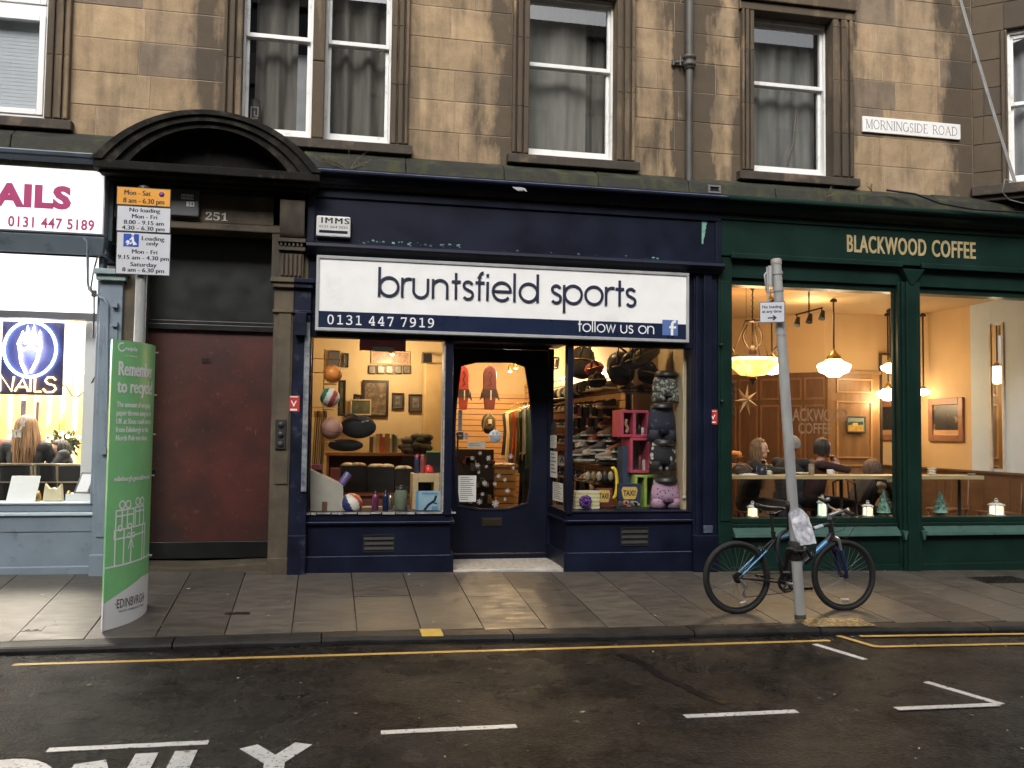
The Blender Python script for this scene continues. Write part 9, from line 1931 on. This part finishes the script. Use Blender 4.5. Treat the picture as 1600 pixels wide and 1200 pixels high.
# ------------------------------------------------------------------ bicycle
RW = .315; WB = 1.053
rubber = M('tyre_rubber', (.010, .010, .010), .7, var=.25, scale=20); blue_f = M('frame_blue', (.07, .20, .38), .3, .35, var=.1); blue_d = M('frame_black', (.014, .015, .018), .35); navy_fk = M('fork_navy', (.018, .022, .09), .35, .3); alloy = M('alloy_grey', (.45, .45, .46), .3, .85, var=.1); dark_st = M('greasy_steel', (.035, .033, .03), .45, .7)
bk = thing('bicycle', 'blue and black mountain bike with flat bars standing against the leaning sign post', 'bicycle', (0, 0, 0))
def wheel(cx_, nm, rot, hubw):
 c = Vector((cx_, 0, RW))
 wh = MB(); wh.tube([c+Vector((RW*.945*math.cos(R(a)), 0, RW*.945*math.sin(R(a)))) for a in range(0, 360, 5)], .0245, 10, closed=True); w_ = wh.build('wheel', rubber, bk, local=True)
 rm = MB(); N_ = 60
 for a in range(N_):
  a0, a1 = 2*math.pi*a/N_, 2*math.pi*(a+1)/N_
  for (r0, y0, r1, y1) in ((.876, -.011, .842, -.009), (.842, -.009, .832, -.004), (.832, -.004, .832, .004), (.832, .004, .842, .009), (.842, .009, .876, .011)):
   rm.poly([c+Vector((RW*r0*math.cos(a0), y0, RW*r0*math.sin(a0))), c+Vector((RW*r1*math.cos(a0), y1, RW*r1*math.sin(a0))), c+Vector((RW*r1*math.cos(a1), y1, RW*r1*math.sin(a1))), c+Vector((RW*r0*math.cos(a1), y0, RW*r0*math.sin(a1)))])
 rm.build('rim', M('rim_dark', (.03, .03, .031), .35, .5), w_, local=True)
 sp_ = MB(); n_ = 32
 for k in range(n_):
  a = 2*math.pi*k/n_+rot; s_ = 1 if k % 2 else -1; b = a+(.55 if (k//2) % 2 else -.55)
  sp_.tube([c+Vector((.022*math.cos(b), s_*hubw, .022*math.sin(b))), c+Vector((RW*.835*math.cos(a), 0, RW*.835*math.sin(a)))], .0011, 4, caps=False)
 sp_.build('spokes', M('spoke_steel', (.30, .30, .29), .35, .9), w_, local=True)
 hb = MB(); hb.lathe([(.008, -.062), (.008, -.045), (.026, -.04), (.026, -.034), (.014, -.028), (.014, .028), (.026, .034), (.026, .04), (.008, .045), (.008, .062)], c, 14, 'y'); hb.build('hub', dark_st, w_, local=True)
 return w_
wr = wheel(0, 'rear', .05, .03); wf = wheel(WB, 'front', .11, .03)
mb = MB(); c = Vector((WB, 0, RW)); mb.tube([c+Vector((RW*.70*math.cos(R(a)), -.012, RW*.70*math.sin(R(a)))) for a in (258, 265, 272, 279)], .012, 6); mb.build('reflector', M('reflector_clear', (.55, .5, .46), .3), wf, local=True)
mb = MB(); c = Vector((0, 0, RW)); mb.tube([c+Vector((RW*.72*math.cos(R(a)), -.012, RW*.72*math.sin(R(a)))) for a in (276, 283, 290)], .013, 6); mb.build('reflector', M('reflector_clear', (.55, .5, .46), .3), wr, local=True)
BB = Vector((.452, 0, .265)); SC = Vector((.362, 0, .690)); HT = Vector((.925, 0, .812)); HB = Vector((.948, 0, .668)); RD = Vector((0, 0, RW)); SCn = Vector((.375, 0, .64))
L = lambda a, b, t: a+(b-a)*t
fr_b = MB()
fr_b.tube([L(BB, HB, .12), L(BB, HB, .40)], [.024, .025], 12); fr_b.tube([L(BB, HB, .55), L(BB, HB, .88)], [.026, .028], 12); fr_b.tube([L(SCn, HT, .06)-Vector((0, 0, .0)), L(SCn, L(HT, HB, .2), .32)], .018, 12); fr_b.tube([L(BB, SC, .42), L(BB, SC, .64)], .0175, 12)
frame_o = fr_b.build('frame', blue_f, bk, local=True)
fr_k = MB(); fr_k.tube([BB, L(BB, HB, .12)], [.028, .024], 12); fr_k.tube([L(BB, HB, .40), L(BB, HB, .55)], .0255, 12); fr_k.tube([L(BB, HB, .88), HB+Vector((-.01, 0, .02))], [.028, .030], 12)
fr_k.tube([L(SCn, L(HT, HB, .2), .32), L(SCn, L(HT, HB, .2), .70)], .018, 12); fr_k.tube([L(SCn, L(HT, HB, .2), .86), L(HT, HB, .2)], [.018, .02], 12); fr_k.tube([BB, L(BB, SC, .42)], .0178, 12); fr_k.tube([L(BB, SC, .64), SC+Vector((-.006, 0, .02))], .018, 12); fr_k.tube([HT+Vector((-.002, 0, .012)), HB-Vector((-.002, 0, .012))], .024, 14); fr_k.lathe([(.026, -.04), (.026, .04)], BB, 14, 'y')
for s_ in (-1, 1):
 y = s_*.055
 fr_k.tube([BB+Vector((-.03, s_*.03, 0)), L(BB, RD, .4)+Vector((0, y, -.0)), RD+Vector((.02, y, 0))], [.012, .011, .009], 8); fr_k.tube([SCn+Vector((-.01, s_*.018, 0)), L(SCn, RD, .28)+Vector((0, y*.85, 0))], .0095, 8); fr_k.tube([L(SCn, RD, .92)+Vector((0, y, 0)), RD+Vector((.0, y, 0))], [.009, .014], 8)
fr_k.build('black_tubing', blue_d, frame_o, local=True)
ss = MB()
for s_ in (-1, 1): y = s_*.055; ss.tube([L(SCn, RD, .28)+Vector((0, y*.85, 0)), L(SCn, RD, .92)+Vector((0, y, 0))], .0095, 8)
ss.tube([L(SC, RD, .34)+Vector((0, -.05, 0)), L(SC, RD, .34)+Vector((0, .05, 0))], .008, 8); ss.build('seat_stay', blue_f, frame_o, local=True)
mb = MB(); mb.tube([L(SCn, L(HT, HB, .2), .70), L(SCn, L(HT, HB, .2), .86)], .0182, 12); mb.build('frame_decal', M('decal_pale', (.42, .50, .58), .3), frame_o, local=True)
mb = MB()
mb.tube([(HT.x+.10, -.22, HT.z+.12), (HT.x+.2, -.10, HT.z+.08), (HT.x+.12, -.03, HT.z-.08), (HB.x-.06, -.03, HB.z+.02)], .0035, 6); mb.tube([(HT.x+.10, .22, HT.z+.12), (HT.x+.18, .06, HT.z+.06), (HT.x+.06, .02, HT.z-.02), (HT.x-.1, .02, HT.z-.04), (SC.x+.05, .02, SC.z-.02)], .0035, 6); mb.tube([(HT.x+.08, -.20, HT.z+.12), (HT.x+.21, -.14, HT.z+.02), (HT.x+.16, -.03, HT.z-.16), (WB-.02, -.04, RW*2+.03)], .0035, 6)
mb.build('cable', black, bk, local=True)
fk = MB(); cr = Vector((.972, 0, .640))
fk.tube([HB-Vector((-.002, 0, .012)), cr], .016, 10); fk.tube([cr+Vector((0, -.062, 0)), cr+Vector((0, 0, .012)), cr+Vector((0, .062, 0))], [.02, .024, .02], 10); fko = fk.build('fork', alloy, bk, local=True)
for s_ in (-1, 1):
 st_ = MB(); st_.tube([cr+Vector((0, s_*.062, .01)), cr+Vector((.022, s_*.062, -.10))], .013, 10); st_.build('stanchion', chrome, fko, local=True)
 lg = MB(); lg.tube([cr+Vector((.02, s_*.062, -.09)), cr+Vector((.03, s_*.062, -.13)), Vector((WB-.012, s_*.060, RW+.04)), Vector((WB, s_*.058, RW-.015))], [.019, .021, .017, .013], 12); lg.build('leg', navy_fk, fko, local=True)
fa = MB(); fa.tube([cr+Vector((.02, -.062, -.12)), cr+Vector((-.01, 0, -.05)), cr+Vector((.02, .062, -.12))], .012, 8); fa.build('brace', navy_fk, fko, local=True)
for (cx_, cz_, nm) in ((cr.x+.015, cr.z-.07, 'f'), (.235, .50, 'r')):
 mb = MB()
 for s_ in (-1, 1): mb.tube([(cx_, s_*.045, cz_-.02), (cx_+(.01 if nm == 'f' else -.01), s_*.05, cz_+.075)], .007, 6); mb.box(cx_-.03, cx_+.03, s_*.016-.005, s_*.016+.005, cz_-.035, cz_-.02)
 mb.tube([(cx_+.008, -.05, cz_+.075), (cx_+.008, .05, cz_+.085)], .003, 5); mb.build('brake', dark_st, bk, local=True)
sm = MB(); s0 = Vector((.918, 0, .855)); s1 = Vector((1.035, 0, .895)); sm.tube([HT+Vector((-.002, 0, .01)), s0+Vector((0, 0, .012))], .019, 12); sm.tube([s0, s1], [.019, .017], 12); sm.tube([s1-Vector((0, .022, 0)), s1+Vector((0, .022, 0))], .022, 12); sm.build('stem', alloy, bk, local=True)
bar = [Vector((0, 0, .22*y))+s1+Vector((-.045, y, .045)) if abs(y) > .2 else s1+Vector((-.01*abs(y)/.1, y, .0 if abs(y) < .05 else .03*(abs(y)-.05)/.1)) for y in (-.29, -.22, -.15, -.10, -.05, 0, .05, .10, .15, .22, .29)]
hb_ = MB(); hb_.tube(bar, .012, 10); hbo = hb_.build('handlebar', alloy, bk, local=True)
for s_ in (-1, 1):
 e = Vector((s1.x-.045, s_*.29, s1.z+.045+.22*s_*.29)); g_ = MB(); g_.tube([e-Vector((0, s_*.135, s_*.03)), e-Vector((0, s_*.01, s_*.002)), e+Vector((0, s_*.004, 0))], [.018, .0185, .013], 12); g_.build('grip', black, hbo, local=True)
 lv = MB(); lv.tube([e-Vector((0, s_*.15, 0)), e+Vector((.035, -s_*.13, -.012)), e+Vector((.05, -s_*.02, -.022))], [.012, .007, .006], 8); lv.tube([e-Vector((-.012, s_*.155, 0)), e-Vector((.02, s_*.155, 0.01))], .016, 10); lv.build('brake_lever', alloy, hbo, local=True)
sd = MB(); sd.smooth = True; S0 = Vector((.345, 0, .925)); secs = [(-.145, .055, .032, .032), (-.12, .078, .03, .024), (-.07, .075, .028, .012), (-.01, .050, .024, .006), (.05, .027, .022, .004), (.10, .022, .022, .001), (.135, .014, .016, -.006)]
rows = []
for X_, w_, h, dz in secs: rows.append([sd.vert(S0+Vector((X_, w_*math.cos(R(a)), dz+h*math.sin(R(a))*(.6 if math.sin(R(a)) > 0 else 1)))) for a in range(0, 360, 24)])
for A_, B_ in zip(rows, rows[1:]):
 for j in range(15): sd.face((A_[j], A_[(j+1) % 15], B_[(j+1) % 15], B_[j]))
sd.face(rows[0][::-1]); sd.face(rows[-1]); sdo = sd.build('saddle', M('saddle_vinyl', (.02, .02, .021), .3), bk, local=True)
mb = MB()
for s_ in (-1, 1): mb.tube([S0+Vector((-.11, s_*.03, -.005)), S0+Vector((-.05, s_*.022, -.042)), S0+Vector((.03, s_*.022, -.042)), S0+Vector((.11, s_*.008, -.012))], .0035, 6)
mb.build('rail', chrome, sdo, local=True)
mb = MB(); mb.tube([SC+Vector((-.004, 0, 0)), S0+Vector((0, 0, -.05))], .0135, 12); mb.tube([S0+Vector((-.02, 0, -.046)), S0+Vector((.025, 0, -.046))], .018, 8); mb.build('seat_post', dark_st, bk, local=True); mb = MB(); mb.tube([SC+Vector((0, 0, .005)), SC+Vector((-.002, 0, .028))], .0215, 12); mb.build('seat_clamp', dark_st, bk, local=True)
cs = MB(); yc = -.058
for r_, y in ((.085, yc), (.068, yc+.012)):
 N_ = 36
 ring = []
 for k in range(N_*2): rr2 = r_+(.004 if k % 2 else 0); ring.append((BB.x+rr2*math.cos(math.pi*k/N_), BB.z+rr2*math.sin(math.pi*k/N_)))
 inn = [(BB.x+(r_-.014)*math.cos(math.pi*k/N_), BB.z+(r_-.014)*math.sin(math.pi*k/N_)) for k in range(N_*2)]
 for k in range(N_*2): j = (k+1) % (N_*2); cs.poly([(ring[k][0], y, ring[k][1]), (ring[j][0], y, ring[j][1]), (inn[j][0], y, inn[j][1]), (inn[k][0], y, inn[k][1])])
for a in range(5): cs.tube([BB+Vector((0, yc-.002, 0)), BB+Vector((.076*math.cos(R(72*a+20)), yc-.002, .076*math.sin(R(72*a+20))))], .008, 6)
cs.build('chainring', dark_st, bk, local=True)
ca = R(-16); cd = Vector((math.cos(ca), 0, math.sin(ca)))
mb = MB(); mb.tube([BB+Vector((0, -.08, 0)), BB+cd*.155+Vector((0, -.082, 0))], [.015, .010], 8); mb.lathe([(.016, -.09), (.016, .075)], BB, 10, 'y'); cko = mb.build('crank', chrome, bk, local=True)
mb = MB(); mb.tube([BB+Vector((0, .08, 0)), BB-cd*.155+Vector((0, .082, 0))], [.014, .010], 8); mb.build('crank', dark_st, bk, local=True)
for s_, y in ((1, -.125), (-1, .125)):
 p = BB+cd*.155*s_; mb = MB(); mb.box(p.x-.045, p.x+.045, y-.032, y+.032, p.z-.012, p.z-.007); mb.box(p.x-.045, p.x+.045, y-.032, y+.032, p.z+.007, p.z+.012); mb.box(p.x-.048, p.x-.042, y-.035, y+.035, p.z-.013, p.z+.013); mb.box(p.x+.042, p.x+.048, y-.035, y+.035, p.z-.013, p.z+.013); mb.lathe([(.008, y-.03), (.008, y+.03)], (p.x, 0, p.z), 8, 'y'); mb.build('pedal', black, bk, local=True)
mb = MB()
for k in range(6): mb.lathe([(.022+.0055*k, -.030-.004*(5-k)), (.022+.0055*k, -.0325-.004*(5-k))], RD, 20, 'y')
mb.build('cassette', dark_st, bk, local=True)
mb = MB(); mb.tube([RD+Vector((.005, -.062, -.01)), RD+Vector((.035, -.07, -.05)), RD+Vector((.05, -.066, -.075))], [.012, .014, .010], 8); mb.tube([RD+Vector((.05, -.062, -.07)), RD+Vector((.04, -.062, -.155))], .006, 6)
for p in ((.05, -.075), (.04, -.15)): mb.lathe([(.019, -.067), (.019, -.059)], RD+Vector((p[0], 0, p[1])), 14, 'y')
mb.build('derailleur', alloy, bk, local=True)
mb = MB(); mb.tube([BB+Vector((0, yc, .085)), RD+Vector((0, -.052, .042))], .0042, 5); mb.tube([BB+Vector((0, yc, -.085)), RD+Vector((.04, -.062, -.168)), RD+Vector((.022, -.062, -.15)), RD+Vector((.04, -.062, -.11)), RD+Vector((.066, -.062, -.08)), RD+Vector((.04, -.055, -.05)), RD+Vector((-.02, -.05, -.02))], .0042, 5); mb.build('chain', dark_st, bk, local=True)
mb = MB(); mb.tube([BB+Vector((.06, -.02, .10)), BB+Vector((.10, -.02, .30))], .036, 14); mb.build('bottle_cage', black, bk, local=True)
gx0_, gy0_ = G(1152, 957, .085)
zr_b = PZ(gx0_, gy0_)
bk.location = (gx0_, gy0_, zr_b+.002); bk.rotation_euler = (R(-2), R(.1), R(.2))
bL = lambda x, y, z: Vector((gx0_+x, gy0_+y, zr_b+z))
mb = MB(); pole_at = lambda z: Pb+(Pt-Pb)*((z-Pb.z)/(Pt.z-Pb.z)); zl0 = W(1245, 866, byp)[1]; zl1 = zl0+.30
pa = pole_at(zl0+.03); pb_ = pole_at(zl1)
c1 = bL(.36, -.10, .44)
loop = [pa+Vector((-.03, -.075, .0)), pa+Vector((-.10, -.04, .02)), bL(.40, -.12, .40), bL(.345, -.11, .50), bL(.34, -.10, .60), bL(.37, -.09, .70), bL(.45, -.09, .77), pb_+Vector((-.07, -.03, .13)), pb_+Vector((.0, .10, .15)), pb_+Vector((.12, .12, .10)), bL(.70, -.07, .68), bL(.715, -.07, .58), bL(.68, -.08, .50), pa+Vector((.10, .02, .02)), pa+Vector((.04, -.07, .01))]
sm_ = []
for k in range(len(loop)):
 p0, p1, p2, p3 = [loop[(k+q) % len(loop)] for q in (-1, 0, 1, 2)]
 for u in (0, .25, .5, .75): sm_.append(.5*((2*p1)+(p2-p0)*u+(2*p0-5*p1+4*p2-p3)*u*u+(3*p1-p0-3*p2+p3)*u**3))
lk = thing('bike_lock', 'thick black cable lock looped round the leaning post and the bicycle frame', 'lock', tuple(pa))
mb = MB(); mb.tube(sm_, .0155, 10, closed=True); mb.build('cable', M('lock_black', (.013, .013, .014), .45), lk)
q0, q1 = pole_at(zl0-.05), pole_at(zl0+.12); mb = MB(); mb.tube([q0, q0+ax*.01, q1-ax*.02, q1], [.052, .062, .062, .052], 18); mb.build('barrel', M('lock_wrap', (.02, .018, .017), .7, var=.4, scale=20), lk)
mb = MB(); mb.tube([q0+Vector((.03, -.05, .05)), q0+Vector((.03, -.075, .05))], .02, 12); mb.build('lock_head', dark_st, lk)
Yb = byp-.062
mb = MB(); mb.smooth = False
rows = []; tops = [W(1233, 803, Yb), W(1240, 797, Yb), W(1248, 793, Yb), W(1256, 798, Yb), W(1263.5, 806, Yb)]; bots = [W(1247, 852.5, Yb), W(1254, 852, Yb), W(1262, 851, Yb), W(1270, 850, Yb), W(1277, 848.5, Yb)]
NT = 14; nr = random.Random(2)
for k in range(NT+1):
 f = k/NT; r = []
 for i in range(17):
  g_ = i/16*4; j = min(3, int(g_)); h = g_-j
  tx2 = tops[j][0]+(tops[j+1][0]-tops[j][0])*h; tz2 = tops[j][1]+(tops[j+1][1]-tops[j][1])*h; bx2 = bots[j][0]+(bots[j+1][0]-bots[j][0])*h; bz2 = bots[j][1]+(bots[j+1][1]-bots[j][1])*h
  y = Yb-.012*math.cos((i/16-.45)*3.0)+.010*noise.noise((i*.45, k*.5, 1))+.012*abs(math.sin(i*.55+f*1.5))
  r.append(mb.vert((tx2+(bx2-tx2)*f, y, tz2+(bz2-tz2)*f)))
 rows.append(r)
for A_, B_ in zip(rows, rows[1:]):
 for i in range(16): mb.face((A_[i], B_[i], B_[i+1], A_[i+1]))
fol, n_, l_, b_n = _nodes('silvery_plastic'); tc = n_.new('ShaderNodeTexCoord'); nz = _noise(n_, l_, tc.outputs['Object'], 9, 5, .65); r_ = _ramp(n_, l_, nz.outputs[0], .35, .62, (.42, .43, .54, 1), (.95, .94, .97, 1)); l_.new(r_.outputs[0], b_n.inputs['Base Color']); b_n.inputs['Roughness'].default_value = .16; b_n.inputs['Coat Weight'].default_value = .6
top(mb, 'plastic_notice', fol, 'crumpled silvery white plastic covered notice hanging on the leaning post above the bicycle', 'notice')
mb = MB()
for px_, py_ in ((1083, 888),): x, y = G(px_, py_, .2); mb.prism([(x-.05, y, PZ(x, y)+.004), (x+.04, y-.01, PZ(x, y)+.004), (x+.05, y+.02, PZ(x, y)+.004), (x-.02, y+.03, PZ(x, y)+.004)], (0, 0, .006))
top(mb, 'paint_flake', M('pale_green_flake', (.30, .42, .32), .6), 'pale green scrap on the pavement at the foot of the blue pilaster', 'scrap')
# ------------------------------------------------------------------ the other side of the street (what the shop glass mirrors)
opp = thing('tenement_building', 'row of dark tenements across the street, showing only as reflections in the shop glass', 'building', (0, -21, 0))
mb = MB(); OY = -20.0
mb.box(-60, 60, OY-10, OY-.25, 0, 15.6); mb.box(-60, 60, OY-.25, OY+.05, 15.3, 15.7); mb.box(-60, 60, OY-.25, OY+.02, 3.6, 3.95)
xs_ = [-60+2.4*k for k in range(51)]
for k, x in enumerate(xs_[:-1]):
 mb.box(x, x+1.2, OY-.25, OY, 3.95, 15.3)
 for z0, z1 in ((3.95, 4.7), (6.7, 7.7), (9.7, 10.7), (12.7, 13.7)): mb.box(x+1.2, x+2.4, OY-.25, OY, z0, z1)
 if k % 2 == 0: mb.box(x, x+.5, OY-.25, OY, 0, 3.6)
 mb.box(x, x+2.4, OY-.25, OY, 0, .5)
mb.build('wall', M('dull_sandstone', (.24, .21, .175), .85, var=.3, scale=.6), opp)
mb = MB(); mb.box(-59.9, 59.9, OY-.24, OY-.2, .5, 15.3); mb.build('glazing', M('dark_glazing', (.03, .033, .036), .15), opp)
